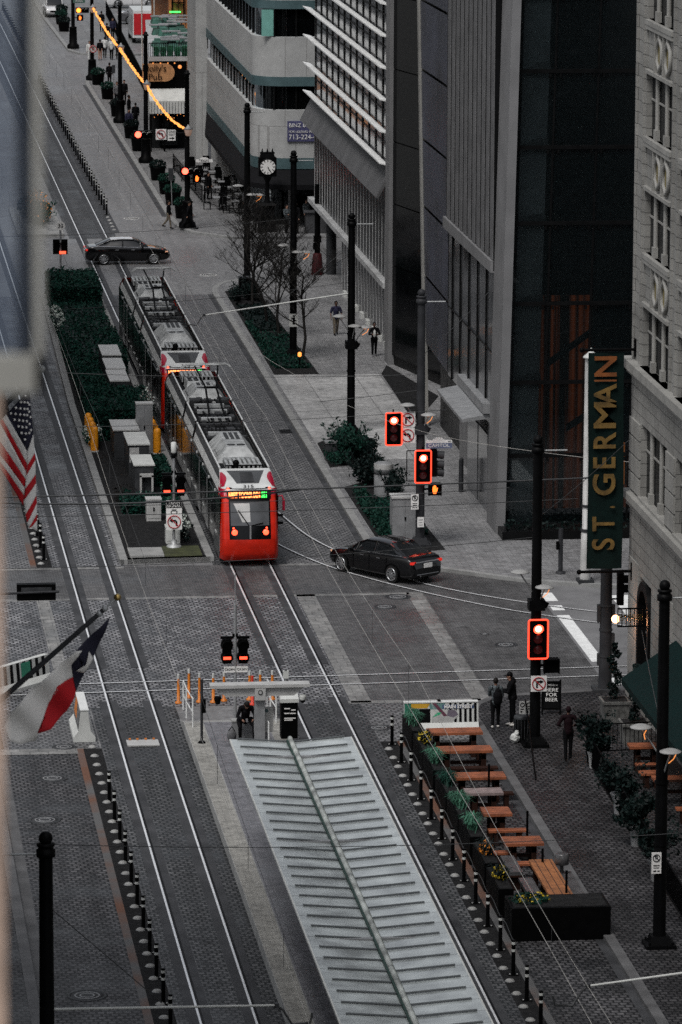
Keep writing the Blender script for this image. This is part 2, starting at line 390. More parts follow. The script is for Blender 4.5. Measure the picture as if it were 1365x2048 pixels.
# rust-stained pale strip
m, nt_, b_ = new_mat('stained_strip'); N_ = nt_.nodes; L_ = nt_.links
g_ = N_.new('ShaderNodeNewGeometry'); n_ = N_.new('ShaderNodeTexNoise'); n_.inputs['Scale'].default_value = .28; n_.inputs['Detail'].default_value = 4
L_.new(g_.outputs['Position'], n_.inputs['Vector']); r_ = N_.new('ShaderNodeValToRGB'); e_ = r_.color_ramp.elements
e_[0].position = .45; e_[0].color = (.085,.085,.085,1); e_[1].position = .62; e_[1].color = (.115,.05,.028,1)
L_.new(n_.outputs['Fac'], r_.inputs['Fac']); L_.new(r_.outputs['Color'], b_.inputs['Base Color']); inp(b_,'Roughness',.8); M['stained'] = m

sheet('ground', -1500, 1500, -300, 2600, 0, M['street_far'])
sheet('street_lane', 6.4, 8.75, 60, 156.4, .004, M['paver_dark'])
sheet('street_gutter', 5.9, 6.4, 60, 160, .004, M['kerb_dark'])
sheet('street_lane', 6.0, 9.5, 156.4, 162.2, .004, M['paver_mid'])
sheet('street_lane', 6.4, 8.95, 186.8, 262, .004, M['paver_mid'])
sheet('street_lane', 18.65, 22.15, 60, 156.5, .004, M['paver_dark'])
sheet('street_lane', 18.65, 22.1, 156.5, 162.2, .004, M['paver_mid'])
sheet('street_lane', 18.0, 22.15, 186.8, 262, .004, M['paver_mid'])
sheet('street', 5.0, 18.35, 162.2, 180.4, .004, M['paver_light'])
sheet('street', 18.35, 27.4, 162.2, 186.4, .004, M['paver_cross'])
sheet('street', 5.0, 18.35, 180.4, 186.8, .0045, M['paver_cross'])
sheet('cross_street', 27.4, 80, 160, 186, .004, M['asphalt'])
sheet('tram_bed', 9.55, 12.4, 60, 162.2, .008, M['paver_track'])
sheet('tram_bed', 9.55, 12.35, 186.8, 262, .008, M['paver_light'])
sheet('tram_bed', 15.6, 18.65, 60, 162.2, .008, M['paver_track'])
sheet('tram_bed', 15.75, 18.65, 186.8, 262, .008, M['paver_track'])
sheet('tram_bed', 15.75, 18.5, 286, 470, .008, M['paver_track'])
# light crossing bands
for x0, x1, y0, y1 in ((18.35,19.05,162.2,180.8),(22.5,23.12,162.2,180.8),(8.62,9.1,168.5,180.4),
                       (6,22.6,180.4,180.78),(18.2,22.8,162.1,162.5),(6,12.3,186.4,186.75),(18.1,22.0,186.4,186.75)):
    sheet('crossing_band', x0, x1, y0, y1, .012, M['paver_band'])
sheet('crossing_band', 6.1, 8.75, 155.6, 156.4, .012, M['paver_band'])
for x0,x1,y0,y1 in ((27.5,27.96,178.7,180.3),(27.5,27.96,177.0,177.9),(27.5,27.96,168.0,176.1),(27.7,28.2,164.2,165.3),
                    (30.05,30.9,174.9,179.6),(30.05,30.9,172.8,173.6),(30.05,30.9,164,171.8)):
    sheet('road_marking', x0, x1, y0, y1, .008, M['white_paint'])

# dark concrete beside the rails, and pale strip
for a in (10.17,11.63,16.41,17.93):
    for y0,y1 in ((60,163.2),(168.5,262),(262,480)):
        sheet('rail_bed', a-.30, a+.33, y0, y1, .013, M['concrete_dk'])
sheet('soil_strip', 8.95, 9.55, 60, 156.3, .010, M['soil'])
sheet('soil_strip', 8.95, 9.55, 186.9, 262, .010, M['soil'])
sheet('soil_strip', 18.65, 19.2, 60, 156.4, .010, M['soil'])
sheet('soil_strip', 18.35, 18.85, 288.5, 383, .010, M['concrete_dk'])
sheet('pale_strip', 8.72, 8.95, 60, 156.3, .011, M['stained'])
sheet('pale_strip', 8.72, 8.95, 186.9, 262, .011, M['stained'])
sheet('pale_strip', 19.2, 19.42, 60, 156.4, .011, M['stained'])

def rail_track(label, lines):
    t = thing('tram_track', label, 'tram track', (0,0,0))
    for ln in lines:
        P = [Vector((p[0],p[1],0)) for p in ln]
        mb = MB(); ribbon(mb, P, .058, .004, .024); mb.build('rail', M['rail'], t)
        Q = []
        for i,p in enumerate(P):
            d = (P[min(i+1,len(P)-1)]-P[max(i-1,0)]).normalized(); Q.append(p+Vector((d.y,-d.x,0))*.075)
        mb = MB(); ribbon(mb, Q, .06, .002, .0165); mb.build('rail_groove', M['ink'], t)
    return t
rail_track('pair of bright rails left of the planted island and the glass canopy', [[(10.17,60),(10.17,480)],[(11.63,60),(11.63,480)]])
rail_track('pair of rails the red tram stands on, right of the glass canopy', [[(16.41,60),(16.41,480)],[(17.93,60),(17.93,480)]])
cy = lambda x, o: 166.0+.06*(x-9.5)+o
rail_track('pair of rails crossing the street sideways behind the orange posts', [[(-20,cy(-20,0)),(60,cy(60,0))],[(-20,cy(-20,-1.42)),(60,cy(60,-1.42))]])
up = cat([(17.93,217,0),(18.15,208,0),(18.6,202.5,0),(19.27,198.2,0),(20.0,192.6,0),(20.94,188.8,0),(22.2,185.0,0),(23.81,181.8,0),(26.76,178.5,0),(30.27,175.85,0),(36,172.8,0),(46,169.8,0)])
lo = cat([(16.41,212,0),(16.75,204,0),(17.3,198.8,0),(18.0,194.5,0),(18.63,191.0,0),(19.55,187.8,0),(20.6,185.2,0),(22.46,181.9,0),(24.4,179.1,0),(26.49,176.65,0),(29.92,173.9,0),(36,170.6,0),(46,168.1,0)])
rail_track('pair of rails curving right from the tram under the black car', [up, lo])

# kerbed pavements
SE = [(22.15,60),(22.15,159.6),(22.5,161.2),(23.6,162.3),(26.8,162.9),(27.9,163.0),(70,163.0),(70,60)]
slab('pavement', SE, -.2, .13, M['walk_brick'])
NEc = [(24.5,267.2),(23.2,266.2),(22.45,264.2),(22.2,262),(22.2,189.5),(22.3,187.2),(22.9,185.9),(24.2,185.05),(25.7,183.75),(27.4,182.35),(29.4,181.4),(31.2,180.7)]
slab('pavement', NEc+[(70,180.2),(70,268.3),(29,268.3)], -.2, .13, M['walk_grey'])
Nc = [(23.3,382.2),(22.45,381.2),(22.25,378),(22.3,296),(22.45,291),(23.1,287.9),(25.3,285.0)]
slab('pavement', Nc+[(70,284.6),(70,383)], -.2, .13, M['walk_far'])
Fc = [(22.0,640),(22.1,436),(22.5,407),(23.3,403.8),(26,402.6)]
slab('pavement', Fc+[(80,402),(80,640)], -.2, .13, M['walk_far'])
slab('pavement', [(-4,60),(5.9,60),(5.9,158),(4,161.5),(-4,162)], -.2, .13, M['walk_brick'])
slab('pavement', [(-60,186),(4.5,186.5),(5.9,189),(5.9,262),(-60,266)], -.2, .13, M['walk_grey'])
def even(pts, st=1.2):
    o = [pts[0]]
    for a,b in zip(pts[:-1],pts[1:]):
        n = max(1,int(math.hypot(b[0]-a[0],b[1]-a[1])/st))
        o += [(a[0]+(b[0]-a[0])*i/n, a[1]+(b[1]-a[1])*i/n) for i in range(1,n+1)]
    return o
for pts, lb in ((SE[:6],0),(NEc,1),(Nc,2),(Fc,3)):
    k = cat([(p[0],p[1],0) for p in even(pts)], 2); mb = MB()
    ribbon(mb, k, .30, -.1, .137); struct(mb.build('kerb', M['kerb_dark'] if lb == 0 else M['kerb']))
k = [Vector((5.9,60,0)),Vector((5.9,158,0))]; struct(ribbon(MB(),k,.3,-.1,.137).build('kerb', M['kerb_dark']))
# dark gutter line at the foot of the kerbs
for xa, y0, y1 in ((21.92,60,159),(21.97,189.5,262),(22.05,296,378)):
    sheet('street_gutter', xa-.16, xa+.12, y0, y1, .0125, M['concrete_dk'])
# concrete slabs of the pavement near the corner, with joints
slab('pavement_slabs', [(22.55,209.2),(27.6,209.2),(27.6,233.0),(22.55,233.0)], .10, .134, M['walk_slab'])
sheet('pavement_slabs', 24.6, 27.6, 187, 205, .1345, M['walk_grey'])

# planting beds in the pavement
def bed(pts):
    o = MB().prism(pts, .08, .15).build('planting_bed', M['soil']); struct(o); return o
bed([(22.75,262.2),(24.4,263.6),(24.75,233.2),(22.6,233.2)])
bed([(22.5,207.3),(24.75,208.9),(24.85,217.6),(22.6,213.5)])
bed([(22.6,187.9),(25.0,188.4),(24.6,205),(22.55,202.5)])
bed([(27.55,218.5),(29.6,226),(28.3,235.6),(27.75,233)])

# traffic island between the tracks
ISL = [(12.33,187.4),(15.7,187.7),(15.75,225),(15.9,262),(13.0,262),(12.45,225)]
slab('island_soil', [(12.5,187.6),(15.55,187.9),(15.6,225),(15.75,261.7),(13.1,261.7),(12.6,225)], -.1, .12, M['soil'])
mb = MB(); P = [Vector((x,y,0)) for x,y in ISL+ISL[:2]]
for a,b in zip(P[:-1],P[1:]): ribbon(mb,[a+(a-b).normalized()*.15,b+(b-a).normalized()*.149],.3,-.1,.19+.001*(a.x-12)); 
struct(mb.build('kerb', M['kerb']))
struct(MB().bx(12.62,13.95,187.9,189.6,.1,.21).build('island_slab', M['concrete']))
o = MB().bx(13.98,15.45,187.95,190.2,.1,.135).build('island_turf', M['grass']); struct(o)

# manhole covers
def manhole(x,y,r,label,m=None,z=.016):
    t = thing('manhole_cover', label, 'manhole cover', (x,y,z))
    MB().lathe([(r,-.02),(r,.004),(r*.82,.004),(r*.82,-.02)], n=28).build('frame', m or M['cab_dark'], t)
    MB().lathe([(.001,.002),(r*.80,.002),(r*.80,-.01)], n=28).build('lid', M['concrete_dk'], t)
    for q in (.3,.55): MB().lathe([(r*q,.0),(r*q,.007),(r*(q+.08),.007),(r*(q+.08),.0)], n=24).build('ring', m or M['cab_grey'], t)
manhole(7.23,146.9,.5,'round manhole cover in the dark brick lane, level with the first studs beside it')
manhole(7.37,127.5,.55,'round dark manhole cover nearest the foot of the left black pole')
manhole(7.74,152.3,.48,'faint round manhole cover just in front of the white barrier end')
manhole(8.35,156.6,.4,'small ringed manhole cover under the tip of the red, white and dark flag')
manhole(22.1,180.0,.5,'dark manhole cover on the crossing right behind the black car')
manhole(21.4,178.2,.42,'faint manhole cover inside the crossing below the black car')
manhole(18.85,158.4,.42,'ringed manhole cover left of the painted street barrier')
manhole(20.0,295.3,.5,'pale manhole cover in the far lane left of two crossing people', M['cab_light'])
manhole(22.5,269.7,.5,'pale manhole cover in the street behind the second tram car', M['cab_light'])
manhole(24.4,173.0,.16,'small round cover alone in the middle of the brick crossing')
manhole(24.9,171.1,.42,'faint dark manhole cover in the crossing left of the lit signal')
for x,y,lb in ((21.6,217.5,'street drain grate in the gutter beside the first tree bed'),(21.75,148.5,'street drain grate by the kerb next to the picnic tables')):
    t = thing('drain_grate', lb, 'drain', (x,y,.016))
    MB().bx(-.3,.3,-.5,.5,-.01,.004).build('frame', M['cab_dark'], t)
    mb = MB()
    for i in range(7): mb.bx(-.26,.26,-.44+i*.135,-.38+i*.135,.004,.012)
    mb.build('grating', M['ink'], t)
# ------------------------------------------------------------------ facade materials
def wallmat(name, c1, c2, mortar, bw, rh, ms, axis='y', rough=.7, stain=.25):
    m = pave(name, c1, c2, mortar, bw, rh, ms, stain, .3, rough, 0, .05, mid=.3)
    nt = m.node_tree; mp = [n for n in nt.nodes if n.type == 'MAPPING'][0]; g = [n for n in nt.nodes if n.type == 'NEW_GEOMETRY'][0]
    sp = nt.nodes.new('ShaderNodeSeparateXYZ'); cb = nt.nodes.new('ShaderNodeCombineXYZ'); ad = nt.nodes.new('ShaderNodeMath')
    nt.links.new(g.outputs['Position'], sp.inputs[0]); nt.links.new(sp.outputs['X'], ad.inputs[0]); nt.links.new(sp.outputs['Y'], ad.inputs[1])
    nt.links.new(ad.outputs[0], cb.inputs['X']); nt.links.new(sp.outputs['Z'], cb.inputs['Y']); nt.links.new(cb.outputs[0], mp.inputs['Vector'])
    return m
M['stone'] = wallmat('glazed_stone', (.215,.212,.20),(.25,.247,.232),(.07,.07,.067), .8,.40,.014)
M['stone_plain'] = pm('stone_plain', (.235,.232,.217), .7, 0, .15, 1.2, .15)
M['conc_panel'] = wallmat('concrete_panel', (.36,.365,.36),(.38,.385,.38),(.27,.27,.265), 1.25,6.0,.03, stain=.13)
M['metal_rib'] = pm('rib_stone', (.115,.115,.118), .65, 0, .22, 1.1)
M['pier_stone'] = pm('pier_stone', (.155,.155,.158), .65, 0, .15, .7)
M['blue_panel'] = pm('blue_panel', (.045,.048,.066), .35, 0, .6, .3, 0, .2)  # sky reflected in these panes is put into the base colour
M['black_panel'] = pm('black_glass_panel', (.003,.0034,.004), .07, 0, .2, 1, 0, .07)
M['mull'] = pm('mullion_dark', (.005,.0052,.0055), .4, .1, .2, 2)
M['grey_pane'] = pm('grey_pane', (.05,.052,.055), .10, 0, .8, .5, 0, .5)
M['teal'] = pm('teal_tile', (.055,.098,.106), .5, 0, .2, 1.2)
M['teal_blind'] = pm('teal_blind', (.16,.38,.33), .7, 0, .1, 2)
M['purple'] = pm('purple_board', (.06,.06,.14), .6, 0, .12, 2)
M['fin_white'] = pm('fin_white', (.36,.365,.365), .5, 0, .25, .8)
M['cab_grey2'] = pm('skirt_metal', (.085,.085,.087), .5, 0, .2, .6)
M['blade'] = pm('louvre_blade', (.82,.83,.82), .5, 0, .1, 2)
M['interior'] = pm('interior_grey', (.27,.315,.315), .8, 0, .3, .6)
M['interior_dk'] = pm('interior_dark', (.012,.013,.014), .9, 0, .3, .6)
M['lobby'] = emit('lobby_glow', (1,.30,.06), .16, (.10,.05,.02))  # lamp light on the lobby wall, put in as emission
m_, nt_, b_ = new_mat('lobby_glow_dim'); inp(b_,'Base Color',(.03,.02,.015,1)); inp(b_,'Emission Color',(1,.24,.07,1)); M['lobby_dim'] = m_  # streaks of warm lamp light, put in as emission
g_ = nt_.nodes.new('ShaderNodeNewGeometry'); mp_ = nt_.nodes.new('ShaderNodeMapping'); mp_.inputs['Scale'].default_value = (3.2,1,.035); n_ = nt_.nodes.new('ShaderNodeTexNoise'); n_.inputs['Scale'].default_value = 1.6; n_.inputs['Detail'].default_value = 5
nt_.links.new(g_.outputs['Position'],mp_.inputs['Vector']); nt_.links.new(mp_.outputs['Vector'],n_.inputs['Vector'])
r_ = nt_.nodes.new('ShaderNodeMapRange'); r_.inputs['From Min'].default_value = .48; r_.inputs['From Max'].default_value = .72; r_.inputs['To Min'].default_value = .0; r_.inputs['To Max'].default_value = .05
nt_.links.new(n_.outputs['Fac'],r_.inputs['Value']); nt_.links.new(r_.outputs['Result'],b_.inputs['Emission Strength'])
def woodm(name, c, w, ax):
    m = pm(name, c, .6, 0, .35, 3); nt = m.node_tree; b = nt.nodes['Principled BSDF']
    g = nt.nodes.new('ShaderNodeNewGeometry'); sp = nt.nodes.new('ShaderNodeSeparateXYZ'); nt.links.new(g.outputs['Position'], sp.inputs[0])
    mo = nt.nodes.new('ShaderNodeMath'); mo.operation = 'PINGPONG'; mo.inputs[1].default_value = w; nt.links.new(sp.outputs[ax], mo.inputs[0])
    gt = nt.nodes.new('ShaderNodeMath'); gt.operation = 'GREATER_THAN'; gt.inputs[1].default_value = w*.12; nt.links.new(mo.outputs[0], gt.inputs[0])
    lk = b.inputs['Base Color'].links[0]; src = lk.from_socket; mx = nt.nodes.new('ShaderNodeMix'); mx.data_type = 'RGBA'
    nt.links.new(gt.outputs[0], mx.inputs['Factor']); mx.inputs['A'].default_value = (c[0]*.15,c[1]*.15,c[2]*.15,1); nt.links.new(src, mx.inputs['B'])
    nt.links.new(mx.outputs['Result'], b.inputs['Base Color']); return m
M['clad'] = woodm('orange_cladding', (.42,.16,.05), .16, 'X')
M['wood'] = woodm('table_wood', (.25,.075,.03), .11, 'Y')
M['wood_len'] = woodm('table_wood_long', (.28,.105,.035), .11, 'X')
M['wood_dark'] = pm('wood_dark', (.022,.009,.006), .7, 0, .35, 5)
M['wood_grey'] = pm('wood_grey', (.21,.16,.155), .75, 0, .3, 5)

# ------------------------------------------------------------------ pale stone building on the right
B = thing('stone_building', 'pale glazed stone building with quoined windows and ornament panels, right edge', 'building')
X0 = 27.8
mb = MB()
mb.bx(28.6,70,60,162.2,0,34)                                   # body behind the facade
piers = [(160.25,162.3)] + [(160.25-6.6*k-6.6, 160.25-6.6*k-4.9) for k in range(4)]
for a,b in piers:
    mb.bx(X0,28.6,a,b,7.25,34); mb.bx(X0-.06,X0,a+.25,a+.5,11.7,34); mb.bx(X0-.06,X0,b-.5,b-.25,11.7,34)
    mb.bx(X0,28.6,a,b,0.2,6.7)
for k in range(4):
    a,b = 160.25-6.6*k-4.9, 160.25-6.6*k
    mb.bx(X0,28.6,a,b,9.75,11.35); mb.bx(X0+.25,28.6,a,b,6.9,7.3)
    for j in range(6): mb.bx(X0+.05,28.6,a,b,13.75+3.85*j,15.5+3.85*j)
    if k: mb.bx(X0+.02,28.6,a,b,.2,6.7)
    else: mb.bx(X0+.02,28.6,a,158.0,.2,6.7); mb.bx(X0+.02,28.6,158.0,160.25,4.6,6.7)
mb.build('wall', M['stone'], B)
mb = MB(); mb.bx(X0-.32,28.6,59,162.6,11.4,11.7); mb.bx(X0-.16,28.6,59,162.45,11.2,11.4)
mb.build('ledge', M['stone_plain'], B)
mb = MB(); mb.bx(X0-.25,28.6,59,162.5,6.95,7.2); mb.bx(X0-.12,28.6,59,162.4,6.7,6.95); mb.build('ledge', M['stone_plain'], B)
mb = MB(); mb.bx(X0-.06,28.6,59,162.36,0,.2+.35); mb.build('plinth', M['stone_plain'], B)
mb = MB()
for a,b in piers:                                               # rusticated blocks beside the lower windows
    for j in range(4):
        mb.bx(X0-.07,X0-.002,a+.05,b-.05,7.3+.62*j,7.84+.62*j)
        mb.bx(X0-.002,27.99,b+.003,b+.06,7.3+.62*j,7.84+.62*j)
each(mb,'quoin', M['stone_plain'], B)
for k in range(4):
    a = 160.25-6.6*k-4.9; b = a+4.9
    for z0,z1 in [(7.3,9.75)] + [(11.7+3.85*j if j else 11.7, 13.75+3.85*j if True else 0) for j in range(1)] + [(15.5+3.85*j,17.6+3.85*j) for j in range(5)]:
        w = MB(); w.quad((28.0,a,z0),(28.0,b,z0),(28.0,b,z1),(28.0,a,z1)); wo = w.build('window', M['win_dark'], B)
        mm = MB()
        for q in (.33,.70): mm.cyl((27.93,a+4.9*q,z0),(27.93,a+4.9*q,z1),.085,n=8); mm.bx(27.82,27.98,a+4.9*q-.17,a+4.9*q+.17,z0,z0+.35)
        mm.bx(27.95,27.99,a,b,z1-.9,z1-.84)
        mm.build('mullions', M['stone_plain'], wo)
        ss = MB(); ss.bx(X0-.1,27.99,a-.04,b+.04,z0-.16,z0); ss.build('sill', M['stone_plain'], wo)
    for j in range(5):                                          # ornament panels between floors
        z = 13.95+3.85*j; oo = MB()
        for q in (.20,.52):
            yc = a+4.9*q; oo.m = 0
            hx = [(yc+.42*math.sin(PI/3*i+.0)*1.25,z+.58+.52*math.cos(PI/3*i)) for i in range(7)]
            oo.tube([(X0+.0,p[0],p[1]) for p in hx],.075,6)
            oo.bx(X0-.05,X0+.05,yc-.12,yc+.12,z+1.05,z+1.25); oo.bx(X0-.06,X0+.05,yc+.66,yc+.78,z-.08,z+1.25)
            oo.m = 1; oo.prism([(X0+.03,z)] and [(p[0],p[1]) for p in hx[:6]],X0+.03,X0+.058,'x')
        oo.m = 0; oo.bx(X0-.08,X0+.1,a,b,z+1.24,z+1.4); oo.bx(X0-.08,X0+.1,a,b,z-.2,z-.08)
        oo.build('ornament', [M['stone_plain'], pm('ornament_ochre',(.16,.13,.05),.7)] , B)
mb = MB(); mb.bx(28.3,28.6,158.0,160.25,.2,4.6); mb.build('entrance', M['black_panel'], B)
mb = MB(); n = 12
arc = [(160.25,.2),(160.25,3.6)]+[(159.125+1.125*math.cos(PI*i/n),3.6+1.0*math.sin(PI*i/n)) for i in range(1,n)]+[(158.0,3.6),(158.0,.2)]
inn = [(160.0,.2),(160.0,3.5)]+[(159.125+.875*math.cos(PI*i/n),3.5+.8*math.sin(PI*i/n)) for i in range(1,n)]+[(158.25,3.5),(158.25,.2)]
ring = [[(x, p[0], p[1]) for x,p in zip((X0-.08,)*len(arc),arc)],[(X0-.08,p[0],p[1]) for p in inn],[(28.2,p[0],p[1]) for p in inn],[(28.2,p[0],p[1]) for p in arc]]
mb.loft([ring[3],ring[0],ring[1],ring[2]], close=False, caps=False, smooth=False); mb.build('entrance_frame', M['mull'], B)
mb = MB()
for z in (1.6,2.7,3.4): mb.bx(X0+.2,X0+.3,158.3,159.95,z,z+.07)
mb.bx(X0+.2,X0+.3,159.05,159.2,.2,3.9); mb.build('entrance_bars', M['cab_grey'], B)
mb = MB()
for a,b in piers[:3]:
    for z in (1.0,2.35,3.7): mb.bx(X0-.035,X0-.002,a+.1,b-.1,z,z+1.25)
each(mb,'stone_panel', M['stone_plain'], B)
L = thing('wall_lamp', 'glowing round globe lamp on a thin arm by the arched doorway', 'wall lamp', (27.7,160.9,2.95))
MB().sph((-.62,-.3,.12),.14,12,8).build('globe', M['E_globe'], L)
MB().tube([(.09,0,.1),(-.3,-.16,.2),(-.52,-.26,.14)],.022).build('arm', M['black'], L)
G_ = thing('hanging_sign', 'small openwork metal sign with gold lettering beside the arched doorway', 'sign', (27.75,158.9,3.2))
mb = MB()
for z in (-.05,.55): mb.bx(-.9,.0,-.04,.0,z,z+.05)
for q in range(7): mb.bx(-.9+q*.14,-.87+q*.14,-.035,-.005,0,.55)
mb.build('frame', M['black'], G_); text('lettering','BARBER',.3,M['brass'],G_,(-.45,-.06,.27),sx=.8)
lp = bpy.data.lights.new('globe_light','POINT'); lp.energy = 45; lp.color = (1,.42,.2); lp.shadow_soft_size = .14
lo_ = bpy.data.objects.new('globe_light', lp); C.objects.link(lo_); lo_.location = (27.05,160.5,3.05)

# green awning
A = thing('green_awning', 'dark green sloping cloth awning over the terrace at the right edge', 'awning', (27.75,0,0))
mb = MB(); P = [(.0,3.95),(-1.75,2.75),(-1.75,2.55),(-1.72,2.55),(-1.7,2.72),(0,3.90)]
mb.prism(P,136,152.9,'y'); mb.build('canopy', M['awning'], A)
mb = MB(); mb.add([(0,152.92,3.9),(-1.7,152.92,2.72),(0,152.92,2.72)],[(0,1,2)]); mb.bx(-1.72,-.0,152.86,152.92,2.55,2.72); mb.build('valance', M['awning'], A)
mb = MB()
for y in (137,141,145,149,152.7): mb.cyl((-1.65,y,2.7),(0,y,2.7),.025,n=6)
mb.build('frame', M['black'], A)

# hanging banner with the lettering
M['gold_orange'] = pm('orange_letters',(.17,.05,.008),.7,0,.4,3)
BN = thing('vertical_banner', 'tall dark green cloth banner with gold lettering hanging from the stone building', 'banner', (27.78,161.6,0))
mb = MB(); nz = 24
def bf(u,v): return (-1.55+1.2*u+.02*math.sin(v*5), .03*math.sin(u*7+v*9), 4.6+7.35*v)
mb.grid(bf,[i/6 for i in range(7)],[j/nz for j in range(nz+1)]); mb.grid(lambda u,v:(bf(u,v)[0],bf(u,v)[1]+.025,bf(u,v)[2]),[i/6 for i in range(7)][::-1],[j/nz for j in range(nz+1)]); mb.build('cloth', M['banner'], BN)
mb = MB(); mb.cyl((0,0,12.05),(-1.75,0,12.05),.05); mb.sph((-1.8,0,12.05),.09); mb.cyl((0,0,4.5),(-1.75,0,4.5),.05); mb.sph((-1.8,0,4.5),.09)
mb.bx(-.03,.05,-.12,.12,11.8,12.4); mb.bx(-.03,.05,-.12,.12,4.2,4.8); mb.build('hanging_rod', M['black'], BN)
for ch,z,wz in (('S',5.45,.62),('T',6.15,.55),('.',6.72,.3),('G',7.5,.75),('E',8.22,.6),('R',8.95,.65),('M',9.85,.9),('A',10.55,.7),('I',11.02,.3),('N',11.5,.7)):
    t = text('letter', ch, 1.05, M['gold_orange'] if ch in 'IN' else M['gold'], BN, (-.96,-.075,z), (PI/2,-PI/2,0), sx=wz/.72, ext=.006, bold=.02)

# ------------------------------------------------------------------ glass tower on the corner
T = thing('glass_tower', 'dark glass corner tower with grey stone ribs and a thin pale fin', 'building')
def lean(h): return .021*h
HT = 30
ys = 192.0
hl = [.4,3.2,6.15,9.3,12.5,15.5,18.5,21.5,24.5,27.5,HT]
xc = [27.78,29.28,31.0,32.75,34.5,36.5,38.5,41]
pmesh = MB()
for i in range(len(xc)-1):
    for j in range(len(hl)-1):
        z0,z1 = hl[j],hl[j+1]; a,b = xc[i],xc[i+1]
        pmesh.quad((a+lean(z0),ys,z0),(b+lean(z0),ys,z0),(b+lean(z1),ys,z1),(a+lean(z1),ys,z1))
pmesh.build('curtain_glass', M['glass_wall'], T)
mb = MB()
for h in hl[1:]: mb.bx(27.78+lean(h),41+lean(h),ys-.10,ys+.05,h-.075,h+.075)
for x in xc: mb.prism([(x-.035,.4),(x+.035,.4),(x+.035+lean(HT),HT),(x-.035+lean(HT),HT)],ys-.06,ys+.04,'y')
for h in hl[1:]:
    for x in xc[1:4]:
        for dx in (-.2,.2): mb.bx(x+lean(h)+dx-.04,x+lean(h)+dx+.04,ys-.09,ys-.03,h-.24,h-.1)
mb.build('mullions', M['mull'], T)
mb = MB()
mb.bx(27.9,60,194.0,194.2,.13,.4)
for h in hl[1:]: mb.bx(28.4+lean(h),31.2+lean(h),196.5,200,h-.2,h+.2)
mb.bx(29.2,60,199.5,200,0,HT); mb.build('interior_slab', M['interior_dk'], T)
mb = MB()
for h in hl[1:]: mb.prism([(28.15+lean(h),h+.02),(29.15+lean(h),h+.02),(29.1+lean(h),h+.34),(28.6+lean(h),h+.30)],192.2,192.33,'y')
each(mb,'floor_edge', pm('floor_edge',(.16,.18,.18),.7), T)
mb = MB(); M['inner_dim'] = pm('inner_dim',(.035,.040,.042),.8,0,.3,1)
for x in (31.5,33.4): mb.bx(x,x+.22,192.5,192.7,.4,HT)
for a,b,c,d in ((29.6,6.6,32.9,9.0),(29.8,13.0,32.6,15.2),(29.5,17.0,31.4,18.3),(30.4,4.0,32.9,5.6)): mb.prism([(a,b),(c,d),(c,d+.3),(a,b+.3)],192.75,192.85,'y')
each(mb,'interior_beam', M['inner_dim'], T)  # added bars stand in for faint reflections across the dark panes
mb = MB(); mb.prism([(28.05,.4),(29.1,.4),(29.1+lean(HT),HT),(28.05+lean(HT),HT)],192.35,192.5,'y'); mb.build('interior_screen', M['interior'], T)  # added pale screen stands in for the reflection in the left glass column
mb = MB()
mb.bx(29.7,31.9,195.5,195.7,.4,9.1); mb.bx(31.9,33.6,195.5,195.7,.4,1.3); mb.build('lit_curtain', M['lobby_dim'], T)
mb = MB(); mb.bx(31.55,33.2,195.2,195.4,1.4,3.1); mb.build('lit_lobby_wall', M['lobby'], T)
mb = MB(); mb.bx(27.5,44,190.2,191.9,-.1,.46); mb.build('plinth', M['mull'], T)
# stone pier at the corner
mb = MB(); mb.prism([(27.42,0),(27.78,0),(27.78+lean(HT),HT),(27.42+lean(HT),HT)],191.5,194.2,'y'); mb.build('pier', M['pier_stone'], T)
# ribs along the street side
mb = MB(); y = 194.25; k = 0
while y < 208.6:
    w = .82; mb.prism([(27.57,10.75),(27.72,10.75),(27.72,HT),(27.57,HT)],y,y+w,'y'); y += w+.5; k += 1
each(mb,'rib', M['metal_rib'], T)
mb = MB(); mb.bx(27.60,28.3,194.2,208.7,10.3,HT); mb.build('rib_backing', M['mull'], T)
mb = MB(); mb.bx(27.48,28.2,194.2,208.9,10.25,10.72); mb.build('rib_base', M['pier_stone'], T)
mb = MB(); mb.quad((27.72,208.6,3.9),(27.72,194.2,3.9),(27.72,194.2,10.25),(27.72,208.6,10.25)); mb.build('street_glass', M['grey_pane'], T)
mb = MB()
for y in (196.8,199.4,202,204.7,207.2): mb.bx(27.66,27.74,y-.04,y+.04,3.9,10.25)
mb.bx(27.66,27.74,194.2,208.6,6.9,6.98); mb.build('mullions', M['mull'], T)
mb = MB(); mb.bx(28.3,28.5,194.2,209,0,10.3); mb.bx(27.72,28.3,194.2,196.2,0,3.9); mb.build('base_wall', M['pier_stone'], T)
mb = MB(); mb.bx(27.72,27.8,199.2,202.2,.13,3.3); mb.bx(27.74,27.82,196.4,199.1,.13,3.3); mb.build('entrance_door', M['grey_pane'], T)
mb = MB(); mb.prism([(26.55,4.0),(27.72,4.15),(27.72,4.35),(26.55,4.12)],195.4,203.2,'y'); mb.bx(27.4,27.72,195.3,203.3,4.36,4.75); mb.build('entrance_canopy', M['cab_grey'], T)
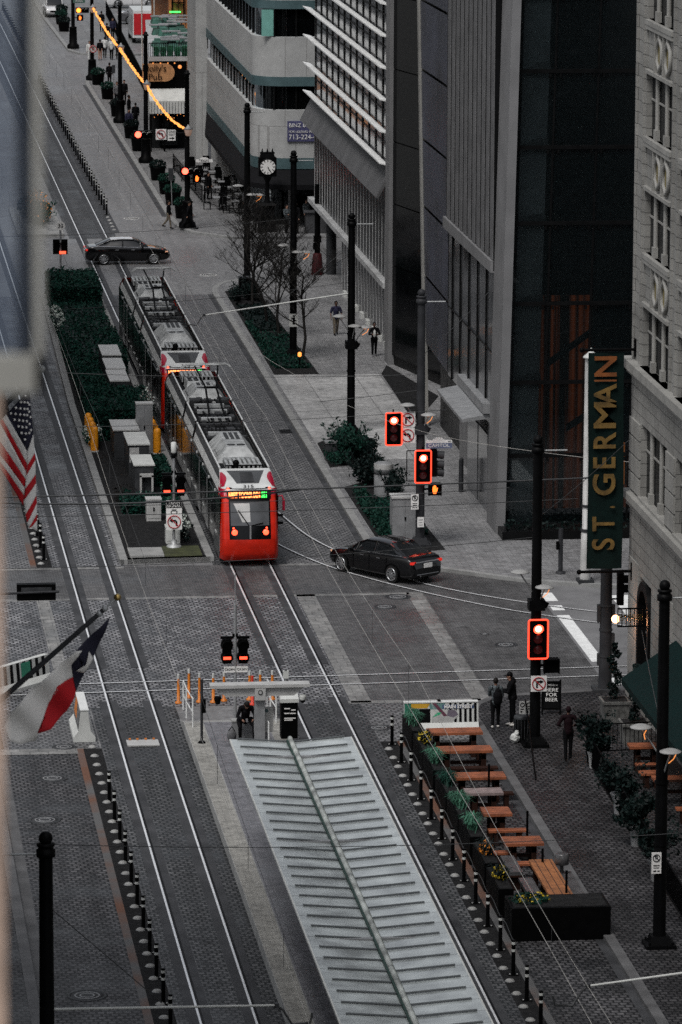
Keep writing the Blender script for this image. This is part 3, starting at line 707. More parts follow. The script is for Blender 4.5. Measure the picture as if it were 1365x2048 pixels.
# blue-grey panels and the pale fin
pa,pb = (27.72,208.8),(27.97,217.62)
def xb(h): return 27.985-.5*h/22.5
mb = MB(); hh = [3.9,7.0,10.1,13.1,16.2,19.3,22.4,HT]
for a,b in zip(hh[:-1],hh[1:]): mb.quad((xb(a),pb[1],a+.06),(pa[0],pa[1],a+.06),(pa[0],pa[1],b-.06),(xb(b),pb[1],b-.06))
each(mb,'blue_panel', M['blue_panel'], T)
mb = MB(); mb.quad((xb(3.9)+.03,pb[1],3.9),(pa[0]+.03,pa[1],3.9),(pa[0]+.03,pa[1],HT),(xb(HT)+.03,pb[1],HT)); mb.bx(28.6,29.5,209,217.7,0,3.9); mb.build('panel_backing', M['mull'], T)
mb = MB(); mb.prism([(27.89,.13),(28.07,.13),(28.07-.66,HT),(27.89-.66,HT)],217.66,218.1,'y'); mb.build('fin', M['stone_plain'], T)
# dark folded glass in the recess
mb = MB(); fa,fb,fc = (28.5,236.2),(30.4,227.5),(28.7,218)
for a,b in zip([.6,5,8,11,14.5,18,22],[5,8,11,14.5,18,22,HT]):
    mb.quad((fa[0],fa[1],a+.03),(fb[0],fb[1],a+.03),(fb[0],fb[1],b-.03),(fa[0],fa[1],b-.03))
mb.build('folded_glass', M['black_panel'], T)
mb = MB(); mb.quad((fb[0],fb[1],0),(fc[0],fc[1],0),(fc[0],fc[1],HT),(fb[0],fb[1],HT)); mb.quad((fa[0]+.1,fa[1],0),(fb[0]+.1,fb[1],0),(fb[0]+.1,fb[1],HT),(fa[0]+.1,fa[1],HT)); mb.build('folded_backing', M['mull'], T)
mb = MB(); mb.bx(31,60,200.2,236,0,HT+.2); mb.build('core', M['mull'], T)

# ------------------------------------------------------------------ building with white sun blades
V = thing('bladed_building', 'office building with long white sun blades over grey window grid', 'building')
ya,yb = 237.3,272.5
mb = MB(); mb.bx(29.2,60,236.5,yb,9.4,26); mb.bx(29.6,60,237.2,262,0,9.4); mb.bx(28.9,60,237.3,yb-.3,3.7,3.95); mb.bx(29.3,60,262,yb-.4,4,9.4); mb.build('core', M['mull'], V)
mb = MB(); mb.quad((28.66,yb,9.4),(28.66,ya,9.4),(28.66,ya,26),(28.66,yb,26)); mb.build('window_glass', M['grey_pane'], V)
mb = MB()
for i in range(13): y = ya+.5+i*2.86; mb.bx(28.615,28.67,y-.16,y+.16,9.4,26)
for i in range(12):
    z = 9.75+1.55*i; mb.bx(28.63,28.67,ya,yb,z+.75,z+.83)
mb.build('mullions', M['mull'], V)
mb = MB()
for i in range(11):
    z = 9.75+1.55*i; mb.prism([(28.12,z-.02),(28.56,z-.12),(28.56,z-.05),(28.12,z+.05)],ya+.2,yb+1.4,'y')
each(mb,'sun_blade', M['blade'], V)
mb = MB(); mb.prism([(27.95,8.1),(28.05,8.05),(28.72,9.25),(28.72,9.4),(28.6,9.4)],ya,yb+1.3,'y'); mb.build('skirt_roof', M['cab_grey2'], V)
mb = MB(); mb.bx(28.4,29.2,235.8,237.3,0,26); mb.build('pier', M['pier_stone'], V)
mb = MB(); i = 0; y = ya+.3
while y < yb-.4:
    mb.bx(28.595,28.62,y,y+.17,3.95,8.7); y += 1.32
each(mb,'fin', M['fin_white'], V)
mb = MB(); mb.quad((28.615,yb,3.95),(28.615,ya,3.95),(28.615,ya,9.3),(28.615,yb,9.3)); mb.build('fin_glass', M['win_dark'], V)
mb = MB(); mb.bx(28.3,28.95,ya,yb+.4,3.66,3.92); mb.build('ledge', M['fin_white'], V)
mb = MB(); y = ya+.5
while y < 262: mb.bx(28.99,29.02,y,y+.18,.13,3.66); y += 1.32
each(mb,'fin', M['fin_white'], V)
mb = MB(); mb.quad((29.015,262,.13),(29.015,ya,.13),(29.015,ya,3.66),(29.015,262,3.66)); mb.build('shop_glass', M['black_panel'], V)
mb = MB(); y = ya+.8
while y < 261: mb.bx(28.86,29.02,y,y+.9,.13,.42); y += 2.64
each(mb,'base_block', M['offwhite'], V)
mb = MB(); mb.cyl((29.2,268.8,.1),(29.2,268.8,3.7),.28); mb.build('column', M['cab_dark'], V)

# ------------------------------------------------------------------ concrete office with round corner
O = thing('concrete_office', 'pale concrete office with rounded corner and teal bands', 'building')
def outline(inset=0):
    r = 2.0; cx,cyy = 26.9+r, 290+r
    p = [(45,290+inset)] + [(cx-(r-inset)*math.sin(PI/2*i/12), cyy-(r-inset)*math.cos(PI/2*i/12)) for i in range(13)] + [(26.9+inset,324)]
    return p
def band(name, z0, z1, inset, m):
    P = outline(inset); mb = MB(); mb.loft([[(x,y,z0) for x,y in P],[(x,y,z1) for x,y in P]], close=False, caps=False, smooth=True)
    Q = outline(inset+.5); 
    for z in (z0,z1): mb.loft([[(x,y,z) for x,y in P],[(x,y,z) for x,y in Q]], close=False, caps=False, smooth=False)
    return mb.build(name, m, O)
band('teal_band',3.5,4.15,.0,M['teal']); band('wall',4.15,7.0,0,M['conc_panel']); band('window',7.0,8.4,.25,M['glass_shop']); band('teal_band',8.4,8.95,-.03,M['teal'])
band('wall',8.95,11.3,0,M['conc_panel']); band('window',11.3,12.95,.25,M['glass_shop']); band('teal_band',12.95,13.45,-.03,M['teal']); band('wall',13.45,15.8,0,M['conc_panel']); band('window',15.8,17.4,.25,M['glass_shop']); band('wall',17.4,20,0,M['conc_panel'])
mb = MB()
for z0,z1 in ((7.0,8.4),(11.3,12.95)):
    for x in (28.1,29.4,30.7,32): mb.bx(x-.05,x+.05,290.15,290.28,z0,z1)
    for i in range(14): mb.bx(27.05,27.16,293+i*2.1,293.1+i*2.1,z0,z1)
mb.build('mullions', M['mull'], O)
mb = MB()
for i in range(26): mb.bx(27.12,27.15,292.5+i*1.2,293.0+i*1.2,7.05,8.0); 
each(mb,'blind', M['cab_grey'], O)
mb = MB(); mb.bx(27.35,28.05,290.2,290.24,11.35,12.9); mb.build('blind', M['teal_blind'], O)
mb = MB(); mb.bx(28.6,60,292,326,0,20.2); mb.build('core', M['mull'], O)
mb = MB(); mb.bx(28.86,31.2,289.9,289.98,5.15,6.35); sg = mb.build('sign_board', M['purple'], O)
text('lettering','BINZ BUILDING',.33,M['sign_white'],sg,(28.93,289.87,6.1),align='LEFT')
text('lettering','FOR LEASING INFORMATION',.19,M['sign_white'],sg,(28.93,289.87,5.72),align='LEFT')
text('lettering','713-224-4',.40,M['sign_white'],sg,(28.93,289.87,5.40),align='LEFT')
mb = MB(); P = outline(.0)
Q = [(45,287.9)]+[(28.9-2.6*math.sin(PI/2*i/12), 292-3.6*math.cos(PI/2*i/12)) for i in range(13)]+[(26.3,318)]
mb.loft([[(x,y,3.45) for x,y in P],[(x,y,2.75) for x,y in Q],[(x,y,2.45) for x,y in Q]],close=False,caps=False,smooth=False); mb.build('awning', M['awning_black'], O)
mb = MB(); P = outline(.9); mb.loft([[(x,y,.13) for x,y in P],[(x,y,3.5) for x,y in P]],close=False,caps=False,smooth=False); mb.build('shop_window', M['glass_shop'], O)
mb = MB()
for i in range(12): mb.bx(27.68,27.8,293+i*2.4,293.12+i*2.4,.13,3.3); 
for i in range(6): mb.bx(29+i*1.6,29.12+i*1.6,290.75,290.86,.13,3.3)
mb.build('shop_frames', M['cab_grey'], O)
mb = MB(); mb.bx(27.2,28.2,316,324,.1,7.0); mb.build('side_wall', M['conc_panel'], O)
mb = MB(); mb.bx(26.2,27.0,324,331,.1,11.5); mb.bx(26.95,27.02,324.0,324.6,7.6,9.6); mb.build('end_wall', M['conc_panel'], O)
for x,lb in ((28.6,'small round glowing lamp under the black awning of the concrete office'),):
    t = thing('soffit_lamp', lb, 'lamp', (31,289.3,2.2)); MB().sph((0,0,0),.1).build('bulb', M['E_warm'], t); MB().cyl((0,0,.08),(0,0,.5),.02).build('stem', M['black'], t)
wl = MB(); wl.bx(29.6,34,286.3,287.0,.13,1.35); wl.bx(29.5,34,286.2,287.1,1.35,1.42); tag(wl.build('terrace_wall', M['concrete_dk']), 'low grey terrace wall at the corner under the purple sign', 'wall')

# ------------------------------------------------------------------ pub with roof terrace
Pb = thing('pub_building', 'low pub with a round-ended signboard and green roof terrace', 'building')
foot = [(23.75,332.5),(26.2,332.5),(27.6,360),(25.7,360)]
solid(MB().prism(foot,.1,3.6).build('wall', M['interior_dk'], Pb))
solid(MB().prism([(23.6,331.5),(26.3,331.5),(27.7,361),(25.5,361)],6.1,6.4).build('terrace_floor', M['fin_white'], Pb))
mb = MB(); mb.bx(23.7,26.2,331.6,332.4,3.6,6.1); mb.build('sign_wall', M['black'], Pb)
mb = MB(); n=8; sp = [(23.2,4.75),(24.75,4.75)]+[(24.75+.62*math.sin(PI*i/n),5.35-.6*math.cos(PI*i/n)) for i in range(1,n)]+[(24.75,5.95),(23.2,5.95)]
mb.prism(sp,331.3,331.45,'y'); sg = mb.build('signboard', pm('sign_tan',(.42,.21,.09),.6), Pb)
text('lettering',"Molly's",.62,M['ink'],sg,(24.0,331.24,5.62),sx=.95); text('lettering','Pub',.6,M['ink'],sg,(24.05,331.24,5.05),sx=1.05)
mb = MB()
for i in range(9):
    z0,z1 = (2.75+.17*i,2.75+.17*(i+1)) if 0 else (0,0)
mb.prism([(330.2,2.7),(330.2,3.55),(331.6,4.25),(331.6,2.7)],23.6,26.75,'x'); mb.build('white_canopy', M['offwhite'], Pb)
mb = MB()
for i in range(16): mb.bx(23.7+i*.2,23.72+i*.2,330.15,330.19,2.72,3.5)
mb.build('canopy_seams', M['cab_grey'], Pb)
mb = MB()
for x in (23.7,24.6,26.7): mb.cyl((x,330.4,.13),(x,330.4,2.7),.06,n=6)
each(mb,'canopy_post', M['black'], Pb)
mb = MB()
for i in range(22):
    q = i/21; x = 23.65+2.6*q; mb.bx(x-.02,x+.02,331.5,331.54,6.4,7.3)
mb.bx(23.65,26.25,331.5,331.55,7.28,7.34)
mb.build('railing', M['black'], Pb)
mb = MB()
for i in range(5): 
    x = 24.0+i*.48; mb.bx(x,x+.36,331.8,332.2,6.42,7.0+.15*random.random())
each(mb,'green_panel', pm('green_drape',(.02,.12,.06),.7,0,.6,4), Pb)
mb = MB()
for i in range(60):
    x = random.uniform(24.2,27.0); y = random.uniform(334,358); s = random.uniform(.3,.6)
    if x < 23.9+ (y-332)*.066: continue
    mb.fr(x,x+.8,y,y+1.0,6.4,6.4+s,.12,.1)
each(mb,'terrace_seat', [pm('seat_green',(.03,.10,.075),.6,0,.6,2)], Pb)
mb = MB()
for i in range(16):
    x = random.uniform(24.4,26.9); y = random.uniform(333.5,357)
    mb.bx(x,x+1.3,y,y+.7,7.05,7.12); mb.cyl((x+.6,y+.3,6.4),(x+.6,y+.3,7.05),.04,n=5)
each(mb,'terrace_table', M['cab_grey'], Pb)
mb = MB(); mb.sph((25.7,331.1,5.75),.13)
for x in (23.9,24.4,24.9,25.35): mb.sph((x,331.1,6.0),.05,6,4)
each(mb,'sign_bulb', M['E_warm'], Pb)
mb = MB(); mb.bx(24.4,25.6,331.9,332.45,.4,2.6); mb.build('window', M['glass_shop'], Pb)
mb = MB()
for i in range(10): mb.sph((24.0+.22*i,331.3,2.35+.2*math.sin(i)),.03,5,4)
mb.build('window_lights', M['E_warm'], Pb)

K = thing('wood_clad_building', 'building with glowing orange wood cladding and a black window', 'building')
MB().bx(27.3,29.6,361.5,380,0,14).build('wall', M['clad'], K)
mb = MB(); mb.bx(27.45,27.55,361.2,361.46,6.4,8.9); mb.bx(28.3,28.4,361.2,361.46,6.4,8.9); mb.bx(27.45,28.4,361.2,361.46,8.8,8.95); mb.bx(27.9,27.95,361.25,361.44,6.4,8.8); mb.bx(27.5,28.35,361.25,361.44,7.6,7.66); mb.build('window_frame', M['black'], K)
mb = MB(); mb.prism([(27.4,9.6),(26.3,8.3),(26.3,8.15),(27.4,9.4)],362,380,'y'); mb.build('eaves', pm('eaves_peach',(.5,.36,.28),.7), K)
mb = MB()
for y in (363,376): mb.cyl((26.3,y,0.1),(26.3,y,8.6),.05,n=6)
each(mb,'post', M['offwhite'], K)
mb = MB(); mb.bx(27.3,28.1,361.1,361.2,6.9,7.0); mb.build('green_lamps', M['E_green'], K)

# ------------------------------------------------------------------ buildings on the near left
D = thing('office_block', 'office block at the left edge carrying the two flag poles', 'building')
mb = MB(); mb.bx(-20,1.6,58,118,0,40); mb.build('wall', M['stone_plain'], D)
mb = MB()
for k in range(9):
    for j in range(9): mb.bx(1.58,1.63,60+k*6.3,63.6+k*6.3,2+j*4,4.6+j*4)
each(mb,'window', M['glass_shop'], D)
for y0,y1,h,lb,mt in ((190,258,44,'office block across the street beside the planted island','stone_plain'),(288,380,38,'office block across the street beside the long bollard row','conc_panel'),(404,520,36,'office block across the street at the far end','stone_plain')):  # unseen blocks opposite, added to cut the light from the left
    N_ = thing('office_block', lb, 'building'); MB().bx(-30,1.2,y0,y1,0,h).build('wall', M[mt], N_)
    mb = MB()
    for k in range(int((y1-y0)/9)):
        for j in range(4): mb.bx(1.2,1.24,y0+2+k*9,y0+8+k*9,5+j*9,10+j*9)
    each(mb,'window', M['glass_shop'], N_)
Q = thing('window_bay', 'blurred glazed window bay close by along the left edge', 'window bay')
mb = MB(); mb.bx(.431,.446,9.0,9.05,35.26,38.9); mb.bx(-2,.446,9.0,9.05,35.26,35.33); mb.build('frame', pm('bay_frame',(.25,.245,.22),.6), Q)
mb = MB(); mb.bx(.402,.424,9.02,9.05,35.33,38.9); mb.build('mullion', pm('bay_mullion',(.02,.025,.035),.4), Q)
mb = MB(); mb.quad((-2,9.04,35.33),(.435,9.04,35.33),(.435,9.04,38.9),(-2,9.04,38.9)); mb.build('pane', glass('bay_glass',(.16,.20,.28),.75,.1,1.3), Q)
mb = MB(); mb.bx(-2,.367,9.0,9.6,33.0,35.26); mb.build('pilaster', pm('bay_stone',(.40,.29,.225),.8,0,.45,5), Q)
# ------------------------------------------------------------------ tram
M['tram_screen'] = pm('tram_screen', (.06,.063,.067), .1, 0, .5, 1.2, 0, .5)  # grey of the windscreen's reflection is put into the base colour
def tram(label, y0, loc_x=17.14):
    L = 29.9; w = 1.13
    t = thing('tram', label, 'tram', (loc_x, y0, 0))
    def sgn(a): return 1 if a >= 0 else -1
    def yf(z):                                   # front face in the middle, by height
        tab = [(.25,.25),(.45,.06),(.9,0),(1.15,.04),(1.6,.16),(2.3,.42),(2.75,.62),(2.95,.80)]
        for (a,p),(b,q) in zip(tab[:-1],tab[1:]):
            if z <= b: return p+(q-p)*(max(z,a)-a)/(b-a)
        return .80
    def F(x, z, off=0):                          # wrap-round front surface
        q = abs(x)/w
        return (x*(1+0.0*off), yf(z)+.10*q*q+.55*max(0,(q-.86)/.14)**2.2-off, z)
    def patch(name, x0, x1, z0, z1, off, m, nx=10, nz=6, parent=None, shape=None):
        mb = MB()
        def fn(u,v):
            z = z0+(z1-z0)*v; a,b = (x0,x1) if shape is None else shape(v)
            return F(a+(b-a)*u, z, off)
        mb.grid(fn,[i/nx for i in range(nx+1)],[j/nz for j in range(nz+1)]); return mb.build(name, m, parent or t)
    # sides: section left, right; y from .7 to L-.7
    ya, yb = .65, L-.65
    side = [(w-.10,.22),(w,.45),(w,1.05),(w,2.62),(w-.02,2.74)]
    cant = [(w-.02,2.74),(w-.10,3.06)]; fair = [(w-.10,3.06),(w-.17,3.42)]
    def strip(name, prof, m, s, a=ya, b=yb, ny=2, off=0):
        mb = MB(); ysn = [a+(b-a)*i/ny for i in range(ny+1)]
        mb.loft([[(s*(x+off),y,z) for x,z in prof] for y in ysn], close=False, caps=False, smooth=False); return mb.build(name, m, t)
    ART = ((13.55,14.15),(18.7,19.3))
    segs = [(ya,13.55),(14.15,18.7),(19.3,yb)]
    for s in (-1,1):
        strip('side_wall', side, M['tram_black'], s)
        for a,b in segs:
            strip('roof_edge', cant, M['tram_white'], s, a if a > ya else 1.2, b if b < yb else L-1.2)
            strip('roof_fairing', fair, M['tram_grey'], s, a if a > ya else 2.5, b if b < yb else L-2.5)
        mb = MB()
        for a,b in ART: mb.loft([[(s*(x+.012),y,z) for x,z in cant+fair[1:]] for y in (a,(a+b)/2,b)], close=False, caps=False)
        mb.build('bellows', M['black'], t)
        mb = MB()
        for a,b in segs: mb.bx(min(s*.93,s*.985),max(s*.93,s*.985),max(a,2.75),min(b,L-2.75),3.41,3.46)
        mb.build('roof_rail', M['tram_white'], t)
        # glazing and doors
        mb = MB()
        for a,b in ((3.0,5.4),(7.3,9.2),(11.0,13.3),(14.5,18.4),(19.6,21.9),(23.6,25.4),(26.2,27.6)): mb.bx(*sorted((s*(w+.004),s*(w+.016))),a,b,1.25,2.45)
        each(mb,'side_window', M['car_glass'], t)
        for a in (5.7,9.5,22.2,24.4):
            d = MB(); d.bx(*sorted((s*(w+.004),s*(w+.022))),a,a+1.3,.45,2.5); do = d.build('door', M['tram_black'], t)
            e = MB(); e.bx(*sorted((s*(w+.022),s*(w+.03))),a+.62,a+.68,.5,2.45); e.bx(*sorted((s*(w+.022),s*(w+.03))),a,a+1.3,.45,.52); e.build('door_seal', M['cab_grey'], do)
        mb = MB()
        for i in range(14): mb.bx(*sorted((s*(w+.003),s*(w+.02))),2.2+i*1.95,2.2+i*1.95+.55,.98,1.03)
        for i in range(9): mb.bx(*sorted((s*(w+.003),s*(w+.035))),2.6+i*2.9,2.6+i*2.9+.12,2.56,2.64)
        mb.build('marker_stripes', M['tram_white'], t)
        sk = MB()
        for a in (.9,12.2,26.5): sk.bx(*sorted((s*(w-.12),s*(w+.005))),a,a+2.4,.2,.85)
        each(sk,'bogie_cover', M['tram_grey'], t)
        for a in (1.2,2.4,15.2,16.8,27.4,28.6):
            wl = MB(); wl.cyl((s*.70,a,.33),(s*.80,a,.33),.33,n=14); wl.build('wheel', M['steel'], t)
        mr = MB(); mr.tube([(s*w,1.25,2.55),(s*(w+.2),1.15,2.6),(s*(w+.24),1.12,2.45)],.03); mr.box((s*(w+.25),1.1,2.25),(.09,.16,.42)); mr.build('mirror', M['tram_black'] if s < 0 else M['crimson'], t)
    mb = MB(); mb.bx(-w+.12,w-.12,1.0,L-1.0,.25,.36); mb.build('underframe', M['black'], t)
    mb = MB(); mb.quad((-.95,2.6,3.14),(.95,2.6,3.14),(.95,L-2.6,3.14),(-.95,L-2.6,3.14)); mb.build('roof_deck', M['roof_deck'], t)
    # both ends
    for end in (0,1):
        if end: old = len(C.objects); 
        made = []
        def keep(o): made.append(o); return o
        keep(patch('bumper', -w, w, .25, 1.1, .03, M['red_paint'], 18, 6))
        for s in (-1,1):
            keep(patch('corner_pillar', s*.80, s*w, 1.1, 2.72, .012, M['red_paint'] if not end else M['red_paint'], 6, 10))
            keep(patch('corner_flash', s*.86, s*w, 2.72, 2.95, .012, M['crimson'], 5, 4))
        keep(patch('front_mask', -.82, .82, 1.08, 2.96, .0, M['tram_black'], 14, 10))
        keep(patch('windshield', -.74, .74, 1.62, 2.5, .02, M['tram_screen'], 12, 8))
        ws = keep(patch('cab_blind', -.62, .02, 1.75, 2.44, .026, M['cab_light'], 5, 5, None, lambda v:(-.30-.32*v,.02-.02*v)))
        dd = keep(patch('destination_display', -.84, .84, 2.58, 2.90, .02, M['tram_black'], 10, 3))
        if not end:
            text('lettering','NBFIT TC/CRSR DEN',.30,M['E_amber'],dd,(-.80,yf(2.73)-.09,2.74),(R(72),0,0),sx=.44,align='LEFT',bold=.008)
            text('lettering','SE1',.30,M['E_green'],dd,(.46,yf(2.73)-.07,2.74),(R(72),0,0),sx=.55,align='LEFT',bold=.008)
        for s in (-1,1):
            y_ = F(s*.58,1.36)[1]
            q = MB(); q.sph((s*.60,y_-.0,1.36),.115,12,8,(1,.5,1)); keep(q.build('tail_lamp', M['E_tail'], t))
            q = MB(); q.sph((s*.64,y_+.05,1.52),.04,8,6,(1,.5,1)); keep(q.build('tail_lamp', M['E_tail'], t))
            q = MB(); q.sph((s*.80,F(s*.8,2.93)[1]+.02,2.95),.055,8,6); keep(q.build('marker_lamp', M['E_tail'], t))
            q = MB(); q.prism([(s*.55,2.90),(s*.86,2.90),(s*.86,2.99),(s*.68,3.0)],.83,.9,'y'); keep(solid(q.build('lamp_housing', M['tram_black'], t)))
        q = MB(); q.bx(-.03,.03,yf(1.3)-.05,yf(1.3)+.02,1.12,1.62); keep(q.build('wiper', M['cab_grey'], t))
        q = MB(); q.tube([(-.05,yf(1.62)-.02,1.62),(-.45,yf(2.2)-.06,2.2)],.02); q.tube([(.05,yf(1.62)-.02,1.62),(.5,yf(1.72)-.04,1.72)],.02); keep(q.build('wiper', M['black'], t))
        # nose: from brow to roof
        def nose(x, v):                          # v 0 brow .. 1 roof
            q = abs(x)/w; y = .72+1.95*v; z = 2.90+.52*v+.06*math.sin(PI*v)
            z -= (.16*(1-v)+.02)*max(0,(q-.72)/.28)**2; y += .42*(1-v)*max(0,(q-.80)/.2)**2
            return y, z
        def npatch(name, fa, fb, v0, v1, lift, m, nu=12, nv=8):
            mb = MB()
            def fn(u,v):
                vv = v0+(v1-v0)*v; a,b = fa(vv),fb(vv); x = a+(b-a)*u; y,z = nose(x,vv); return (x,y-lift*.3,z+lift)
            mb.grid(fn,[i/nu for i in range(nu+1)],[j/nv for j in range(nv+1)]); return keep(mb.build(name, m, t))
        hw = lambda v: w-.02-.13*v
        npatch('nose_cap', lambda v:-hw(v), lambda v:hw(v), 0, 1, 0, M['tram_white'], 20, 10)
        npatch('nose_panel', lambda v:-.30-.50*v, lambda v:.30+.50*v, .26, .86, .012, M['tram_grey'], 8, 6)
        npatch('nose_hatch', lambda v:-.27+.04*v, lambda v:.27-.04*v, .30, .74, .03, M['roof_kit_dk'], 6, 5)
        for s in (-1,1):
            npatch('corner_panel', lambda v:s*(.80+.13*math.sin(PI*min(1,max(0,(v-.2)/.6)))*-1+.12), lambda v:s*(hw(v)-.01), .18, .80, .012, M['crimson'], 5, 8)
        if not end:
            y_,z_ = nose(0,.12); text('lettering','315',.24,M['ink'],t,(0,y_-.03,z_+.035),(R(28),0,0),sx=1.2)
            q = MB(); q.bx(-.75,.75,2.72,2.78,3.50,3.54); q.bx(-.5,-.46,2.72,2.78,3.3,3.55); q.bx(.46,.5,2.72,2.78,3.3,3.55); keep(q.build('roof_bar', M['black'], t))
            q = MB(); q.sph((-.32,2.76,3.62),.13,10,7); q.cyl((-.32,2.76,3.35),(-.32,2.76,3.6),.09); keep(q.build('horn', M['black'], t))
            q = MB()
            for z in (1.55,1.85): q.bx(w+.02,w+.2,.75,.85,z,z+.09)
            keep(q.build('camera', M['black'], t))
        if end:
            for o in made:
                o.rotation_euler = (0,0,PI); o.location = (0,L,0)
    # roof equipment
    k = MB()
    def crate(mb, x0,x1,y0,y1,z0,z1,n):
        mb.bx(x0,x1,y0,y1,z0,z0+.08)
        for i in range(n+1):
            x = x0+(x1-x0)*i/n; mb.bx(x-.05,x+.05,y0,y1,z0+.08,z1)
        mb.bx(x0,x1,y0,y0+.12,z0,z1+.02); mb.bx(x0,x1,y1-.12,y1,z0,z1+.02)
    crate(k,-.62,.66,3.0,4.7,3.2,3.5,7); k.build('resistor_rack', M['roof_kit'], t)
    k = MB(); crate(k,-.62,.66,25.2,26.9,3.2,3.5,7); k.build('resistor_rack', M['roof_kit'], t)
    def hvac(y0,y1,h,nl):
        k = MB(); ym = (y0+y1)/2
        k.add([(-.86,y0,3.16),(.86,y0,3.16),(.86,y1,3.16),(-.86,y1,3.16),(-.40,y0+.5,h),(.40,y0+.5,h),(.40,y1-.5,h),(-.40,y1-.5,h)],[(4,5,6,7),(0,1,5,4),(1,2,6,5),(2,3,7,6),(3,0,4,7)])
        o = k.build('air_conditioner', M['roof_kit'], t)
        g = MB(); n = nl
        for i in range(n):
            x = -.32+.64*(i+.5)/n; g.bx(x-.07,x+.07,ym+.1,y1-.65,h+.002,h+.02)
        for i in (-1,1): g.lathe([(.001,.02),(.17,.02),(.17,0)],(i*.19,y0+.95,h),12)
        for j in range(5):
            a = y0+.9+j*.3; g.add([(-.75,a,3.30),(-.75,a+.2,3.30),(-.50,a+.2,h-.18),(-.50,a,h-.18)],[(0,1,2,3)])
        g.build('vent_grille', M['roof_kit_dk'], o)
    hvac(5.4,9.9,3.72,3); hvac(20.3,23.2,3.66,3)
    k = MB(); random.seed(3)
    for i in range(26):
        x = random.uniform(-.8,.62); y = random.choice([random.uniform(10.3,13.4),random.uniform(14.2,18.6),random.uniform(19.3,20.2)])
        k.bx(x,x+random.uniform(.12,.34),y,y+random.uniform(.15,.7),3.15,3.22+random.random()*.2)
    k.bx(-.8,.8,10.4,10.65,3.3,3.38); k.bx(-.8,.8,13.2,13.4,3.35,3.42); k.bx(-.8,.8,19.4,19.6,3.35,3.42)
    for y in (11.4,12.3,15.3,17.4):
        for i in range(9): k.bx(-.75+i*.17,-.66+i*.17,y,y+.3,3.2,3.36)
    each(k,'roof_gear', M['roof_kit_dk'], t)
    k = MB()
    for y in (11.0,14.6,16.6,18.1): k.bx(-.7,.55,y,y+.28,3.3,3.44)
    k.fr(-.62,.1,23.5,24.9,3.2,3.55,.08,.2); k.bx(.2,.7,23.6,24.8,3.2,3.42); each(k,'roof_box', M['roof_kit'], t)
    k = MB()
    for i in range(4):
        k.bx(-.5+i%2*.26,-.32+i%2*.26,23.8+i//2*.5,24.15+i//2*.5,3.551,3.57)
    for s in (-.6,.6): k.tube([(s,10.2,3.25),(s,12.2,3.34),(s*.7,13.9,3.42),(s*.7,16,3.4),(s,18.3,3.34),(s,20,3.25)],.035)
    for x in (-.3,0,.3): k.tube([(x,13.2,3.4),(x+.05,14,3.5),(x,14.8,3.38)],.04); k.tube([(x,18.4,3.4),(x-.05,19,3.5),(x,19.8,3.38)],.04)
    k.build('cables', M['black'], t)
    # pantograph
    k = MB(); z0 = 3.3
    k.bx(-.5,.5,14.9,16.4,3.2,3.34); k.tube([(-.32,15.0,3.4),(-.22,18.2,4.15)],.045); k.tube([(.32,15.0,3.4),(.22,18.2,4.15)],.045)
    k.tube([(-.22,18.2,4.15),(-.5,20.6,4.72)],.035); k.tube([(.22,18.2,4.15),(.5,20.6,4.72)],.035); k.cyl((-.3,18.2,4.15),(.3,18.2,4.15),.05)
    p = k.build('pantograph', M['black'], t)
    k = MB()
    for y in (20.5,20.8): k.tube([(-1.05,y,4.58),(-.85,y,4.74),(.85,y,4.76),(1.05,y,4.62)],.035)
    k.build('contact_bow', M['roof_kit'], p)
    return t
tram('red-fronted tram car with lit orange display and number on its nose', 186.15)
tram('rear tram car with white and crimson nose coupled behind the red-fronted one', 216.85)
